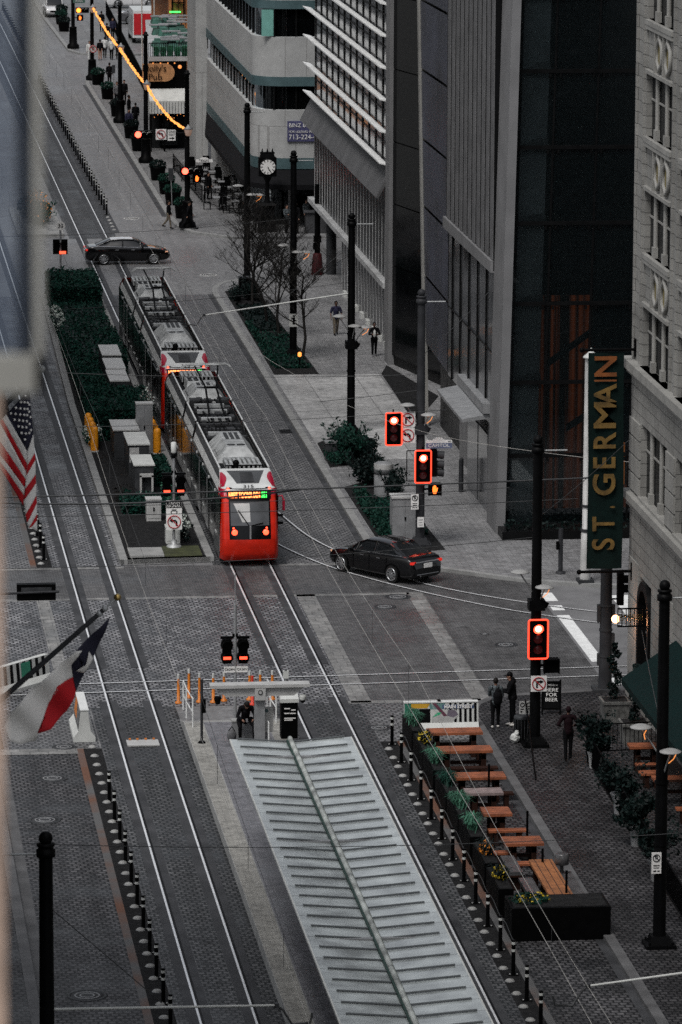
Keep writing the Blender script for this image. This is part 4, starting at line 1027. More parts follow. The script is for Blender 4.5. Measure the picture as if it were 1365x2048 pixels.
# ------------------------------------------------------------------ cars (x forward in their own space)
def car(label, loc, rz, paint, L=4.75, W=1.8, H=1.44, kind='sedan', lights=True):
    t = thing('car', label, 'car', loc, rz)
    hw = W/2
    # stations: x, low z, belt z, belt half width, roof z, roof half width
    if kind == 'sedan':
        st = [(-.5,.36,.62,.72,None,0),(-.485,.24,.90,.86,None,0),(-.44,.20,1.02,.93,None,0),(-.37,.18,1.03,.97,1.05,.66),(-.29,.17,1.02,.99,1.22,.62),(-.20,.16,1.0,1,1.40,.64),(-.06,.16,.97,1,1.44,.665),(.06,.16,.95,1,1.42,.66),(.15,.16,.94,1,1.27,.66),(.245,.17,.93,.99,.97,.72),(.34,.18,.89,.97,None,0),(.43,.2,.80,.93,None,0),(.482,.25,.68,.84,None,0),(.5,.38,.56,.70,None,0)]
    else:
        st = [(-.5,.40,.8,.80,None,0),(-.49,.28,1.02,.92,1.1,.74),(-.46,.24,1.05,.96,1.55,.70),(-.38,.22,1.05,.99,1.68,.70),(-.2,.21,1.04,1,1.72,.71),(.0,.21,1.02,1,1.72,.71),(.1,.21,1.01,1,1.62,.71),(.22,.22,1.0,.99,1.05,.76),(.33,.23,.98,.97,None,0),(.43,.25,.92,.94,None,0),(.485,.3,.78,.86,None,0),(.5,.42,.62,.74,None,0)]
    kz = H/1.44 if kind == 'sedan' else H/1.72
    rings = []; roofs = []
    for x,lz,bz,bw,rz_,rw in st:
        b = hw*bw; X = x*L
        half = [(0,lz*kz),(b*.9,lz*kz),(b*.985,(lz+.12)*kz),(b,(lz+(bz-lz)*.55)*kz),(b*.975,(bz-.05)*kz),(b*.93,bz*kz)]
        if rz_ is None: half += [(b*.62,(bz+.015)*kz),(0,(bz+.03)*kz)]
        else: half += [(b*.62,(bz+.012)*kz),(0,(bz+.02)*kz)]
        ring = [(X,y,z) for y,z in half] + [(X,-y,z) for y,z in half[-2:0:-1]]
        rings.append(ring)
    mb = MB(); mb.loft(rings); bo = solid(mb.build('body', paint, t))
    sb = bo.modifiers.new('sub','SUBSURF'); sb.levels = 1; sb.render_levels = 2
    # greenhouse: glass hull with a painted roof over it
    gst = [s for s in st if s[4]]
    gr = []
    for x,lz,bz,bw,rz_,rw in gst:
        b = hw*bw*.90; rb = hw*rw; X = x*L
        gr.append([(X,b,(bz-.04)*kz),(X,b*.96,(bz+.02)*kz),(X,rb+.05*(b-rb),(rz_-.06)*kz),(X,rb*.82,(rz_-.012)*kz),(X,0,(rz_+.004)*kz),(X,-rb*.82,(rz_-.012)*kz),(X,-rb-.05*(rb-b)*-1,(rz_-.06)*kz),(X,-b*.96,(bz+.02)*kz),(X,-b,(bz-.04)*kz)])
    mb = MB(); mb.loft(gr, close=False, caps=False); mb.add(gr[0],[tuple(range(9))]); mb.add(gr[-1],[tuple(range(9))[::-1]]); mb.build('glass', M['car_glass'], t)
    top = [g for g,s in zip(gr,gst) if s[4] > (1.35 if kind=='sedan' else 1.5)]
    mb = MB(); mb.loft([[(p[0],p[1]*1.01,p[2]+.012) for p in g[2:7]] for g in top], close=False, caps=False); mb.build('roof', paint, t)
    mb = MB()                                                   # pillars and rails
    for s in (0,1):
        idx = (2,) if s == 0 else (6,)
        for i in idx: mb.tube([(g[i][0],g[i][1]*1.012,g[i][2]+.01) for g in gr], .032, 5)
    for q in ([3,5] if kind == 'sedan' else [3,5]):
        g = gr[min(q,len(gr)-2)]
        for i,j in ((1,2),(7,6)): mb.tube([(g[i][0],g[i][1]*1.012,g[i][2]),(g[j][0],g[j][1]*1.012,g[j][2])],.04,5)
    mb.build('pillars', paint, t)
    mb = MB()
    for s in (-1,1): mb.tube([(g[1][0],s*(abs(g[1][1])+.012),g[1][2]-.01) for g in gr],.014,5)
    mb.build('window_trim', M['chrome'], t)
    r = .335 if kind == 'sedan' else .37
    for fx in (.305,-.285):
        for s in (-1,1):
            c = (fx*L,s*(hw-.085),r)
            wh = MB(); wh.cyl((c[0],c[1]-s*.10,c[2]),(c[0],c[1]+s*.095,c[2]),r,n=20); wo = wh.build('wheel', M['tyre'], t)
            rm = MB(); ro = s*.10
            rm.cyl((c[0],c[1]+s*.085,c[2]),(c[0],c[1]+s*.098,c[2]),r*.72,n=18); rm.build('rim_well', M['black'], wo)
            sp = MB()
            for i in range(10):
                a = 2*PI*i/10; sp.box((c[0]+math.cos(a)*r*.38,c[1]+s*.106,c[2]+math.sin(a)*r*.38),(r*.66,.02,.05),0,0,-a)
            sp.lathe([(0.01,0)],(0,0,0)) if 0 else None
            sp.cyl((c[0],c[1]+s*.10,c[2]),(c[0],c[1]+s*.12,c[2]),r*.16,n=10)
            ringp = [(c[0]+math.cos(2*PI*i/18)*r*.70,c[1]+s*.105,c[2]+math.sin(2*PI*i/18)*r*.70) for i in range(19)]
            sp.tube(ringp,.022,5); sp.build('rim', M['alloy'], wo)
            ar = MB(); pts = [(c[0]+math.cos(PI*i/10)*(r+.05),s*(hw+.0),c[2]+math.sin(PI*i/10)*(r+.05)) for i in range(11)]
            ar.tube(pts,.02,5); ar.build('wheel_arch', M['black'], t)
    for s in (-1,1):
        bl = MB(); bl.box((-.474*L,s*hw*.70,.84*kz),(.12,.30,.09),s*.35); bl.build('tail_light', M['car_tail'] if lights else M['sign_red'], t)
        hl_ = MB(); hl_.box((.448*L,s*hw*.72,.68*kz),(.16,.24,.09),-s*.5); hl_.build('headlight', M['E_head'] if lights else M['chrome'], t)
        mi = MB(); mi.box((.17*L,s*(hw+.09),.98*kz),(.12,.2,.13)); mi.build('mirror', paint, t)
        dh = MB()
        for x in (-.13,.06): dh.box((x*L,s*(hw*.995),.84*kz),(.2,.03,.035))
        dh.build('door_handle', M['chrome'], t)
        dl = MB()
        for x in (-.22,-.02,.165): dl.box((x*L,s*hw*.992,.62*kz),(.012,.02,.55))
        dl.build('door_gap', M['black'], t)
    pl = MB(); pl.box((-.503*L,0,.72*kz),(.02,.42,.17)); pl.build('number_plate', M['sign_white'], t)
    tr = MB(); tr.box((-.492*L,0,.86*kz),(.03,1.15,.05)); tr.box((-.498*L,0,.40*kz),(.03,1.1,.03)); tr.build('rear_trim', M['chrome'], t)
    gl = MB(); gl.box((.499*L,0,.56*kz),(.03,.9,.16)); gl.build('grille', M['black'], t)
    return t
ang = lambda dx,dy: math.atan2(dy,dx)
car('black saloon seen from behind, turning onto the curved rails beside the tram', (22.12,184.35,0), ang(-1.5,2.1), M['car_black'], 4.85, 1.82, 1.47)
c2 = car('black saloon seen from its side, crossing the rails behind the tram', (18.35,275.2,0), .02, M['car_black'], 4.75, 1.8, 1.45)
for ch in c2.children:
    if ch.name.startswith('roof'): ch.data.materials[0] = M['car_white']
car('small white car facing the street at the very top left behind pole and planters', (23.0,440.5,.13), -PI/2, M['car_white'], 4.5, 1.8, 1.7, 'suv', False)
car('white estate car at the top edge beyond the black fence', (30.5,449,.13), .1, M['car_white'], 4.9, 1.9, 1.75, 'suv', False)
car('grey car with pale roof parked just behind the red-backed van', (30.4,432,.13), .0, M['car_grey'], 4.6, 1.8, 1.5, 'sedan', False)
# red-backed van
v = thing('delivery_van', 'white box van with a bright red rear door beyond the pub terrace', 'van', (29.1,412,.13))
MB().fr(-1.05,1.05,0,5.2,.5,2.75,.05,.05).build('box_body', M['car_white'], v)
MB().bx(-.95,.95,-.04,-.005,.75,2.5).build('rear_door', pm('van_red',(.42,.004,.010),.5), v)
MB().bx(.0,.75,-.07,-.045,.7,1.15).build('rear_plate', M['cab_grey'], v)
MB().fr(-.98,.98,5.2,6.8,.45,2.2,.08,.4).build('cab', M['car_white'], v)
MB().bx(-.85,.85,6.72,6.82,1.3,1.9).build('windscreen', M['car_glass'], v)
for s in (-1,1):
    for y in (1.0,5.7): MB().cyl((s*.75,y,.38),(s*1.02,y,.38),.38,n=14).build('wheel', M['tyre'], v)
# ------------------------------------------------------------------ poles, lamps, signals
def pole(label, x, y, h=10.2, z=.13, grey=False, arm=1, lamps=None, box=None, old=False):
    """tall round pole with ball finial, collars, short arm; optional disc lamps"""
    t = thing('street_pole', label, 'street pole', (x,y,z)); h = h-z
    m = M['pole_grey'] if grey else M['pole']
    MB().lathe([(.185,.0),(.18,.5),(.165,h*.6),(.15,h-.55)],n=16).build('shaft', m, t)
    MB().lathe([(.14,h-.55),(.21,h-.53),(.21,h-.38),(.17,h-.36),(.17,h-.30),(.2,h-.29),(.2,h-.24),(.10,h-.22),(.07,h-.2)],n=16).build('collar', m, t)
    MB().sph((0,0,h-.12),.155,14,9).build('finial', m, t)
    mb = MB(); mb.bx(-.42,.42,-.42,.42,0,.10); mb.fr(-.3,.3,-.3,.3,.10,.32,.06,.06)
    for a in (-.32,.32):
        for b in (-.32,.32): mb.cyl((a,b,.1),(a,b,.19),.03,n=6)
    mb.build('base', m, t)
    if arm: MB().cyl((-.15 if arm>0 else .15,0,h-.47),(arm*.95,0,h-.47),.028,n=6).build('arm', M['steel'] if not old else m, t)
    mb = MB()
    for q in (.28,.45): mb.lathe([(.2,h*q),(.2,h*q+.07)],n=14)
    mb.build('bands', m, t)
    for (dx,dy,lz,lit) in (lamps or []):
        lz -= z
        a = MB(); a.tube([(dx*.2,dy*.2,lz-.75),(dx*.55,dy*.55,lz-.42),(dx,dy,lz-.06)],.025,5); a.build('lamp_arm', M['steel'], t)
        s = MB(); s.lathe([(.02,.07),(.14,.06),(.30,.0),(.31,-.03),(.02,-.02)],(dx,dy,lz),16); so_ = s.build('lamp_shade', M['lamp_disc'] if not old else m, t)
        g = MB(); g.lathe([(.01,-.06),(.09,-.07),(.10,-.025),(.01,-.022)],(dx,dy,lz),10); 
        if lit: g.tube([(dx+.16,dy-.05,lz-.05),(dx+.08,dy-.03,lz-.22),(dx*.8,dy*.8,lz-.36)],.013,5)
        g.build('lamp_glow', M['E_warm'], so_) if lit else None
    if box:
        b = MB(); bz = box-z; b.box((.0,-.02,bz),(.52,.5,.34),0,0,.0); b.box((.12,-.2,bz+.1),(.5,.08,.2),0,0,.5); b.build('bracket_box', m, t)
    return t
pole('tall black ball-topped pole in the far tree bed, nearest the street clock', 24.2, 265.0, 9.95, lamps=[(-.5,-.1,5.5,0),(.2,-.4,5.05,0),(.6,-.15,5.0,1)], box=3.75)
pole('tall black ball-topped pole among the bare trees with a small notice on it', 24.12, 239.2, 10.2, lamps=[(-.5,-.1,5.6,0),(.15,-.4,5.3,0),(.6,-.15,5.25,1)], box=4.3)
pole('tall black ball-topped pole in front of the white sun blades, lamp discs halfway up', 24.39, 216.2, 9.95, lamps=[(-.55,-.1,5.4,0),(.1,-.42,5.0,0),(.6,-.15,4.9,1)], box=4.1)
p840 = pole('tall grey-black ball-topped pole carrying two red-lit signals and the blue street name', 24.12, 189.47, 10.25, grey=True, lamps=[(-.55,-.15,5.75,0),(.25,-.45,5.4,1)], box=4.75)
p1070 = pole('tall black ball-topped pole with one red-lit signal beside the chalkboard', 23.52, 154.9, 10.3, lamps=[(-.55,-.1,5.9,0),(.2,-.42,5.45,1)], box=4.8)
p1318 = pole('tall black ball-topped pole at the right edge with lamp discs over the dining tables', 23.35, 130.5, 10.4, lamps=[(-.6,-.0,6.35,1),(.15,-.45,5.75,1)])
p93 = pole('tall black ball-topped pole at the lower left corner', 5.17, 104.75, 10.25, arm=-1)
pole('out-of-frame black pole at the lower right holding a wire bracket', 23.3, 106.6, 10.25, arm=0)

def led_signal(label, x, y, zc, group=None, parts_pole=True):
    t = thing('traffic_signal', label, 'traffic signal', (x,y,zc))
    MB().bx(-.30,.30,0,.05,-.62,.62).build('backplate', M['black'], t)
    MB().bx(-.18,.18,.05,.28,-.55,.55).build('housing', M['black'], t)
    mb = MB(); w,h,r = .315,.64,.07; pts = []
    for cx_,cz,a0 in ((w-r,h-r,0),(-w+r,h-r,90),(-w+r,-h+r,180),(w-r,-h+r,270)):
        for i in range(5): a = R(a0+i*22.5); pts.append((cx_+r*math.cos(a),-.02,cz+r*math.sin(a)))
    pts.append(pts[0]); mb.tube(pts,.028,6); mb.build('led_border', M['E_border'], t)
    for i,zz in enumerate((.34,0,-.34)):
        vi = MB()
        for s in range(-5,6):
            pass
        arc = [(math.sin(R(a))*.17, math.cos(R(a))*.17) for a in range(-110,111,20)]
        vi.loft([[(p[0],0,zz+p[1]) for p in arc],[(p[0],-.16,zz+p[1]*.96+.0) for p in arc]],close=False,caps=False); vi.build('visor', M['black'], t)
        le = MB(); le.lathe([(.001,.035),(.1,.028),(.15,0)],n=16); lo2 = le.build('lens', (M['E_core'] if i==0 else M['E_dim']), t)
        lo2.rotation_euler = (PI/2,0,0); lo2.location = (0,-.012,zz)
        if i == 0:
            rg = MB(); rg.lathe([(.115,.028),(.155,.01),(.165,-.004)],n=16); ro = rg.build('lens_rim', M['E_red'], t); ro.rotation_euler = (PI/2,0,0); ro.location = (0,-.012,zz)
    MB().cyl((0,.2,.55),(0,.2,.75),.03).build('mount', M['black'], t)
    return t
led_signal('red signal with glowing border hanging left of the two turn-ban signs', 23.03, 189.2, 4.82)
led_signal('red signal with glowing border below the blue street name sign', 24.18, 189.1, 3.33)
led_signal('red signal with glowing border on the black pole by the chalkboard', 23.55, 154.6, 3.71)
mb = MB(); mb.cyl((22.9,189.45,5.3),(24.1,189.45,5.3),.045); mb.cyl((23.85,189.2,2.75),(23.55,189.2,2.75),.02); mb.cyl((23.55,189.2,2.75),(23.55,189.2,3.95),.02); mb.cyl((23.55,189.2,3.95),(23.85,189.2,3.95),.02)
tag(mb.build('signal_bracket', M['pole']), 'dark bracket arm holding the two lit signals at the corner pole', 'bracket')
mb = MB(); mb.cyl((23.5,154.8,4.3),(23.56,154.75,4.42),.05); mb.cyl((23.52,154.9,3.0),(23.54,154.7,3.05),.05)
tag(mb.build('signal_bracket', M['pole']), 'short dark bracket behind the lit signal at the chalkboard pole', 'bracket')
# side heads seen from the side
t = thing('traffic_signal', 'black unlit signal seen side-on, right of the lower red signal', 'traffic signal', (24.62,189.4,3.45))
mb = MB(); mb.bx(-.1,.12,-.2,.2,-.55,.55); mb.build('housing', M['black'], t)
for zz in (.3,-.08,-.4):
    mb = MB(); mb.cyl((.12,-.0,zz),(.42,-.02,zz-.03),.15,.16,n=12,caps=False); mb.cyl((.12,0,zz),(.16,0,zz),.15,n=12); mb.build('visor', M['cab_dark'], t)
# pedestrian signals
def pedsig(label, x, y, zc, lit):
    t = thing('pedestrian_signal', label, 'pedestrian signal', (x,y,zc))
    MB().bx(-.24,.24,-.0,.22,-.24,.24).build('housing', M['black'], t)
    mb = MB(); mb.bx(-.26,.26,-.16,0,.2,.24); mb.bx(-.26,-.22,-.16,0,-.24,.24); mb.bx(.22,.26,-.16,0,-.24,.24); mb.build('hood', M['black'], t)
    if lit:
        mb = MB(); mb.prism([(-.06,-.17),(.05,-.17),(.10,-.04),(.12,.06),(.08,.07),(.06,.01),(.05,.14),(.02,.15),(.0,.17),(-.03,.16),(-.05,.13),(-.08,.10),(-.09,-.05)],-.03,-.015,'y'); mb.build('hand', M['E_orange'], t)
    MB().cyl((-.24,.1,0),(-.42,.1,0),.04).build('mount', M['black'], t)
    return t
pedsig('pedestrian signal showing an orange hand under the lower red signal', 24.66, 189.2, 2.40, 1)
pedsig('dark unlit pedestrian signal right of the signal by the chalkboard', 24.02, 154.8, 2.78, 0)

# signs
def square_sign(label, x, y, zc, w, kind, tilt=0, thick=.02, group=None):
    t = thing('road_sign', label, 'road sign', (x,y,zc), tilt)
    MB().bx(-w/2,w/2,0,thick,-w/2,w/2).build('plate', M['sign_white'], t)
    s = w
    if kind in ('noright','noleft'):
        mb = MB(); d = 1 if kind == 'noright' else -1
        if d > 0:
            mb.bx(-.17*s,-.07*s,-.012,0,-.26*s,.12*s); mb.bx(-.17*s,.10*s,-.012,-.001,.08*s,.18*s)
            mb.prism([(.08*s,.25*s),(.30*s,.13*s),(.08*s,.01*s)],-.012,-.001,'y')
        else:
            mb.prism([(.10*s,-.26*s),(.20*s,-.26*s),(.20*s,.02*s),(.08*s,.14*s),(-.12*s,.14*s),(-.12*s,.04*s),(.05*s,.04*s),(.10*s,-.02*s)],-.012,-.001,'y')
            mb.prism([(-.10*s,.24*s),(-.30*s,.09*s),(-.10*s,-.06*s)],-.012,-.001,'y')
        mb.build('arrow', M['ink'], t)
        mb = MB(); rg = [(.40*s*math.cos(2*PI*i/28),-.014,.40*s*math.sin(2*PI*i/28)) for i in range(29)]; mb.tube(rg,.032*s,5)
        a = 1 if d > 0 else 1
        mb.box((0,-.016,0),(.80*s,.012,.055*s),0,0,R(45)); mb.build('prohibition_ring', M['sign_red'], t)
    return t
square_sign('no right turn sign, upper of the two right of the hanging red signal', 23.58, 189.25, 5.18, .60, 'noright')
square_sign('no left turn sign, lower of the two right of the hanging red signal', 23.58, 189.25, 4.55, .60, 'noleft')
square_sign('no right turn sign under the red signal by the chalkboard', 23.58, 154.55, 2.25, .52, 'noright')
def parking_sign(label, x, y, zc, w, h, tilt=0):
    t = thing('parking_sign', label, 'parking sign', (x,y,zc), tilt)
    MB().bx(-w/2,w/2,0,.02,-h/2,h/2).build('plate', M['sign_white'], t)
    mb = MB(); rr = w*.36; mb.tube([(rr*math.cos(2*PI*i/20),-.008,h*.24+rr*math.sin(2*PI*i/20)) for i in range(21)],w*.045,5); mb.box((0,-.008,h*.24),(rr*2,.01,w*.08),0,0,R(45)); mb.build('prohibition_ring', M['ink'], t)
    text('lettering','P',w*.62,M['ink'],t,(0,-.008,h*.24))
    mb = MB(); mb.bx(-w*.32,w*.32,-.008,0,-h*.14,-h*.10); mb.bx(-w*.28,w*.28,-.008,0,-h*.24,-h*.21); mb.bx(-w*.34,w*.0,-.008,0,-h*.40,-h*.35); mb.bx(w*.1,w*.34,-.008,0,-h*.40,-h*.35); mb.build('small_print', M['ink'], t)
    return t
parking_sign('white no parking sign on the corner pole above the small plate', 23.87, 189.15, 1.93, .30, .62)
t = thing('notice_plate', 'small white notice plate low on the corner pole beside the silver cabinet', 'sign', (24.1,189.1,1.12)); MB().bx(-.13,.13,0,.02,-.2,.2).build('plate', M['sign_white'], t)
mb = MB(); mb.bx(-.08,.08,-.006,0,.08,.11); mb.bx(-.08,.06,-.006,0,-.02,.0); mb.bx(-.08,.08,-.006,0,-.12,-.1); mb.build('small_print', M['cab_grey'], t)
t = thing('notice_plate', 'white notice with dark figure on the black pole among the bare trees', 'sign', (24.12,238.98,1.9)); MB().bx(-.22,.22,0,.02,-.32,.32).build('plate', M['offwhite'], t)
mb = MB(); mb.bx(-.05,.06,-.006,0,-.2,.15); mb.box((.0,-.005,.05),(.3,.01,.05),0,0,.6); mb.sph((.0,-.005,.22),.05); mb.build('figure', M['ink'], t)
parking_sign('white no parking sign on the black pole at the right edge', 23.2, 130.27, 2.55, .27, .60)
t = thing('street_name_sign', 'blue and white street name sign above the lower red signal', 'street sign', (24.82,189.3,4.18))
MB().bx(-.5,.52,0,.02,-.17,.04).build('name_plate', pm('sign_blue',(.11,.13,.21),.5), t)
mb = MB(); mb.bx(-.5,.52,0,.018,.045,.16); mb.prism([(-.26,.16),(.22,.16),(.12,.25),(0,.28),(-.14,.25)],0,.018,'y'); mb.build('top_plate', M['sign_white'], t)
text('lettering','CAPITOL',.19,M['sign_white'],t,(.0,-.006,-.06),sx=1.1); text('lettering','600',.07,M['ink'],t,(.42,-.006,.10))
t = thing('no_parking_board', 'pair of small grey no parking signs on the leaning post by the litter bin', 'parking sign', (23.25,155.2,1.32),.12)
for dx in (-.105,.105):
    MB().bx(dx-.1,dx+.1,0,.02,-.21,.21).build('plate', M['cab_light'], t); mb = MB(); mb.tube([(dx+.065*math.cos(2*PI*i/16),-.006,.1+.065*math.sin(2*PI*i/16)) for i in range(17)],.013,4); mb.bx(dx-.06,dx+.06,-.006,0,-.06,-.03); mb.bx(dx-.06,dx-.01,-.006,0,-.16,-.1); mb.build('print', M['ink'], t)
mb = MB(); mb.tube([(22.84,150.1,.13),(23.05,152.8,.95),(23.25,155.25,1.55)],.03,6); tag(mb.build('leaning_post', M['black']), 'thin black post leaning back toward the litter bin', 'post')
t = thing('litter_bin', 'dark ribbed litter bin at the foot of the chalkboard pole', 'litter bin', (23.2,155.6,.13)); MB().lathe([(.21,0),(.24,.1),(.25,.75),(.2,.8)],n=14).build('bin', M['black'], t); MB().lathe([(.26,.74),(.27,.82),(.16,.88),(.14,.8)],n=14).build('rim', M['cab_dark'], t)
mb = MB()
for i in range(14): a=2*PI*i/14; mb.cyl((.245*math.cos(a),.245*math.sin(a),.08),(.258*math.cos(a),.258*math.sin(a),.74),.012,n=4)
mb.build('ribs', M['cab_dark'], t)
mb = MB(); random.seed(5)
mb.sph((22.93,155.3,.30),.17,10,7,(1,.9,1)); mb.sph((22.98,155.25,.46),.09,8,6,(1,1,1.2)); b_ = mb.build('rubbish_bag', M['offwhite']); tag(b_,'white knotted rubbish bag beside the litter bin','bag')
dm = bpy.data.textures.new('crumple','CLOUDS'); dm.noise_scale = .1
sb = b_.modifiers.new('sub','SUBSURF'); sb.levels = 2; sb.render_levels = 2; d_ = b_.modifiers.new('d','DISPLACE'); d_.texture = dm; d_.strength = .08
# chalkboard
t = thing('chalkboard_sign', 'black A-frame chalkboard with chalk lettering right of the black pole', 'chalkboard', (24.78,159.6,.13), -.15)
mb = MB(); mb.box((0,-.14,.62),(.60,.03,.92),0,R(-12)); mb.build('board', M['ink'], t)
mb = MB(); mb.box((0,.16,.62),(.58,.03,.9),0,R(12)); mb.build('back_board', M['black'], t)
mb = MB()
for s in (-1,1): mb.tube([(s*.3,-.30,0),(s*.3,-.03,1.12)],.03,5); mb.tube([(s*.3,.32,0),(s*.3,.03,1.12)],.03,5)
mb.box((0,-.06,1.04),(.6,.05,.05)); mb.box((0,-.24,.18),(.6,.05,.05)); mb.build('frame', M['black'], t)
for i,(s_,z) in enumerate((('HERE',.80),('FOR',.64),('BEER',.48))): text('lettering',s_,.17,M['sign_white'],t,(0,-.165-(.62-z)*-.0+ (z-.62)*.21,z),(R(78),0,0),sx=1.15)
text('lettering','o MENU o',.09,M['cab_light'],t,(0,-.10,.96),(R(78),0,0))

# metal mast and corner poles
t = thing('signal_mast', 'wide grey steel mast pole behind the tall potted plant on the right corner', 'pole', (27.11,162.75,.13))
MB().lathe([(.24,0),(.21,1.5),(.2,4.3),(.17,9)],n=16).build('shaft', M['pole_grey'], t); MB().bx(-.42,.42,-.42,.42,0,.12).build('base_plate', M['cab_dark'], t)
mb = MB()
for z in (1.2,2.1,2.95): mb.lathe([(.235,z),(.235,z+.06)],n=14)
mb.bx(-.3,-.2,-.1,.1,2.4,3.0); mb.bx(.2,.3,-.1,.1,2.4,3.0); mb.bx(.18,.3,-.1,.1,1.3,2.0); mb.bx(-.28,-.18,-.1,.1,.9,1.3); mb.build('clamps', M['cab_dark'], t)
t = thing('traffic_signal', 'black signal seen side-on between the mast pole and stone building', 'traffic signal', (27.62,162.6,3.75))
mb = MB(); mb.bx(-.16,.05,-.15,.15,-.6,.5); mb.build('housing', M['black'], t)
for zz in (.28,-.05): 
    mb = MB(); mb.cyl((.05,0,zz),(.34,-.03,zz),.14,n=12); mb.build('visor', M['black'], t)
MB().cyl((-.5,.1,-.42),(-.1,.1,-.42),.03).build('mount', M['black'], t)
t = thing('light_pole', 'slim pale light pole with a small lamp on top left of the banner', 'light pole', (29.43,181.6,.13))
MB().lathe([(.21,0),(.19,1.2),(.17,1.9),(.14,1.92),(.11,8.6)],n=14).build('shaft', M['cab_light'], t)
MB().bx(-.3,.3,-.3,.3,0,.12).build('base', M['cab_dark'], t)
MB().lathe([(.02,8.95),(.1,8.8),(.30,8.62),(.32,8.58),(.05,8.58)],(.12,0,0),14).build('lamp_shade', M['offwhite'], t)
mb = MB(); mb.lathe([(.2,1.95),(.2,2.05)],n=12); mb.lathe([(.18,2.9),(.18,2.98)],n=12); mb.build('bands', M['cab_dark'], t)
t = thing('push_button_post', 'short grey post with a dark button box on the corner pavement', 'post', (28.75,183.3,.13))
MB().cyl((0,0,0),(0,0,1.75),.09,n=12).build('shaft', M['pole_grey'], t); MB().bx(-.18,-.09,-.14,.04,.95,1.25).build('button_box', M['black'], t); MB().lathe([(.2,0),(.18,.08),(.1,.1)],n=12).build('base', M['pole_grey'], t)
t = thing('push_button_post', 'slim grey post in front of the tower entrance doors', 'post', (27.3,201,.13))
MB().cyl((0,0,0),(0,0,1.35),.1,n=12).build('shaft', M['pole_grey'], t); MB().sph((0,0,1.35),.1).build('cap', M['pole_grey'], t)

# train signals
def train_signal(label, x, y, z0, zc, mast, signs, zb=.12):
    t = thing('train_signal', label, 'train signal', (x,y,zb))
    pm_ = MB(); pm_.cyl((0,0,0),(0,0,min(mast,zc+1.6)),.055,n=10); pm_.cyl((0,0,zc+.6),(0,0,mast),.018,n=6); pm_.build('post', M['cab_grey'], t)
    for s in (-1,1):
        hb = MB(); hb.bx(s*.27-.15,s*.27+.15,.0,.2,zc-.42,zc+.40)
        for zz in (.2,-.22): hb.cyl((s*.27,-.02,zc+zz),(s*.27,.2,zc+zz),.205,n=16)
        hb.build('housing', M['black'], t)
        for zz,lit in ((.2,0),(-.22,1)):
            arc = [(math.sin(R(a))*.18, math.cos(R(a))*.18) for a in range(-110,111,20)]
            vi = MB(); vi.loft([[(s*.27+p[0],-.02,zc+zz+p[1]) for p in arc],[(s*.27+p[0],-.24,zc+zz+p[1]) for p in arc]],close=False,caps=False); vi.build('visor', M['black'], t)
            le = MB(); le.lathe([(.001,.01),(.15,0)],n=14); l_ = le.build('lens', M['ink'], t); l_.rotation_euler = (PI/2,0,0); l_.location = (s*.27,-.03,zc+zz)
            if lit: MB().bx(s*.27-.125,s*.27+.125,-.07,-.045,zc+zz-.045,zc+zz+.045).build('red_bar', M['E_bar'], t)
    mb = MB(); mb.bx(-.48,.48,.0,.12,zc+.42,zc+.5); mb.bx(-.09,.09,-.05,.05,zc+.5,zc+.6); mb.build('crossbar', M['black'], t)
    return t
ts = train_signal('train signal with two red bars above its own white sign boards', 14.48, 190.0, .12, 2.45, 3.95, 1)
MB().lathe([(.09,3.75),(.11,3.8),(.11,4.15),(.06,4.18)],n=10).build('sensor', M['offwhite'], ts)
MB().lathe([(.085,3.55),(.1,3.6),(.1,3.74),(.06,3.75)],n=10).build('sensor_base', M['black'], ts)
MB().lathe([(.3,0),(.28,.08),(.12,.12),(.1,.3)],n=10).build('base', M['steel'], ts)
mb = MB(); mb.bx(-.31,.31,-.1,-.08,.72,1.88); so_ = mb.build('sign_board', M['sign_white'], ts)
MB().bx(-.30,.30,-.108,-.1,1.58,1.87).build('header', M['ink'], so_)
text('lettering','TRAIN',.155,M['sign_white'],so_,(0,-.115,1.79),sx=1.05); text('lettering','SIGNAL',.155,M['sign_white'],so_,(0,-.115,1.655),sx=1.05)
mb = MB(); mb.bx(-.13,.13,-.108,-.1,1.28,1.46); mb.bx(-.09,.09,-.108,-.1,1.48,1.52); mb.bx(-.15,-.05,-.108,-.1,1.22,1.26); mb.bx(.05,.15,-.108,-.1,1.22,1.26); mb.build('tram_symbol', M['ink'], so_)
MB().bx(-.09,.09,-.112,-.108,1.36,1.44).build('tram_symbol_window', M['sign_white'], so_)
text('lettering','ONLY',.07,M['ink'],so_,(0,-.108,1.12))
square_sign('no left turn sign under the train signal board on the island', 14.48, 189.86, 1.15, .62, 'noleft')
ts2 = train_signal('train signal with two red bars and small plates beyond the canopy end', 14.24, 160.2, 0, 2.3, 4.9, 0, 0)
text('lettering','CA24N',.11,M['ink'],ts2,(-.19,-.075,1.70)); text('lettering','CA24N',.11,M['ink'],ts2,(.22,-.075,1.70))
for s in (-.19,.22): MB().bx(s-.19,s+.19,-.07,-.05,1.6,1.8).build('plate', M['sign_white'], ts2)
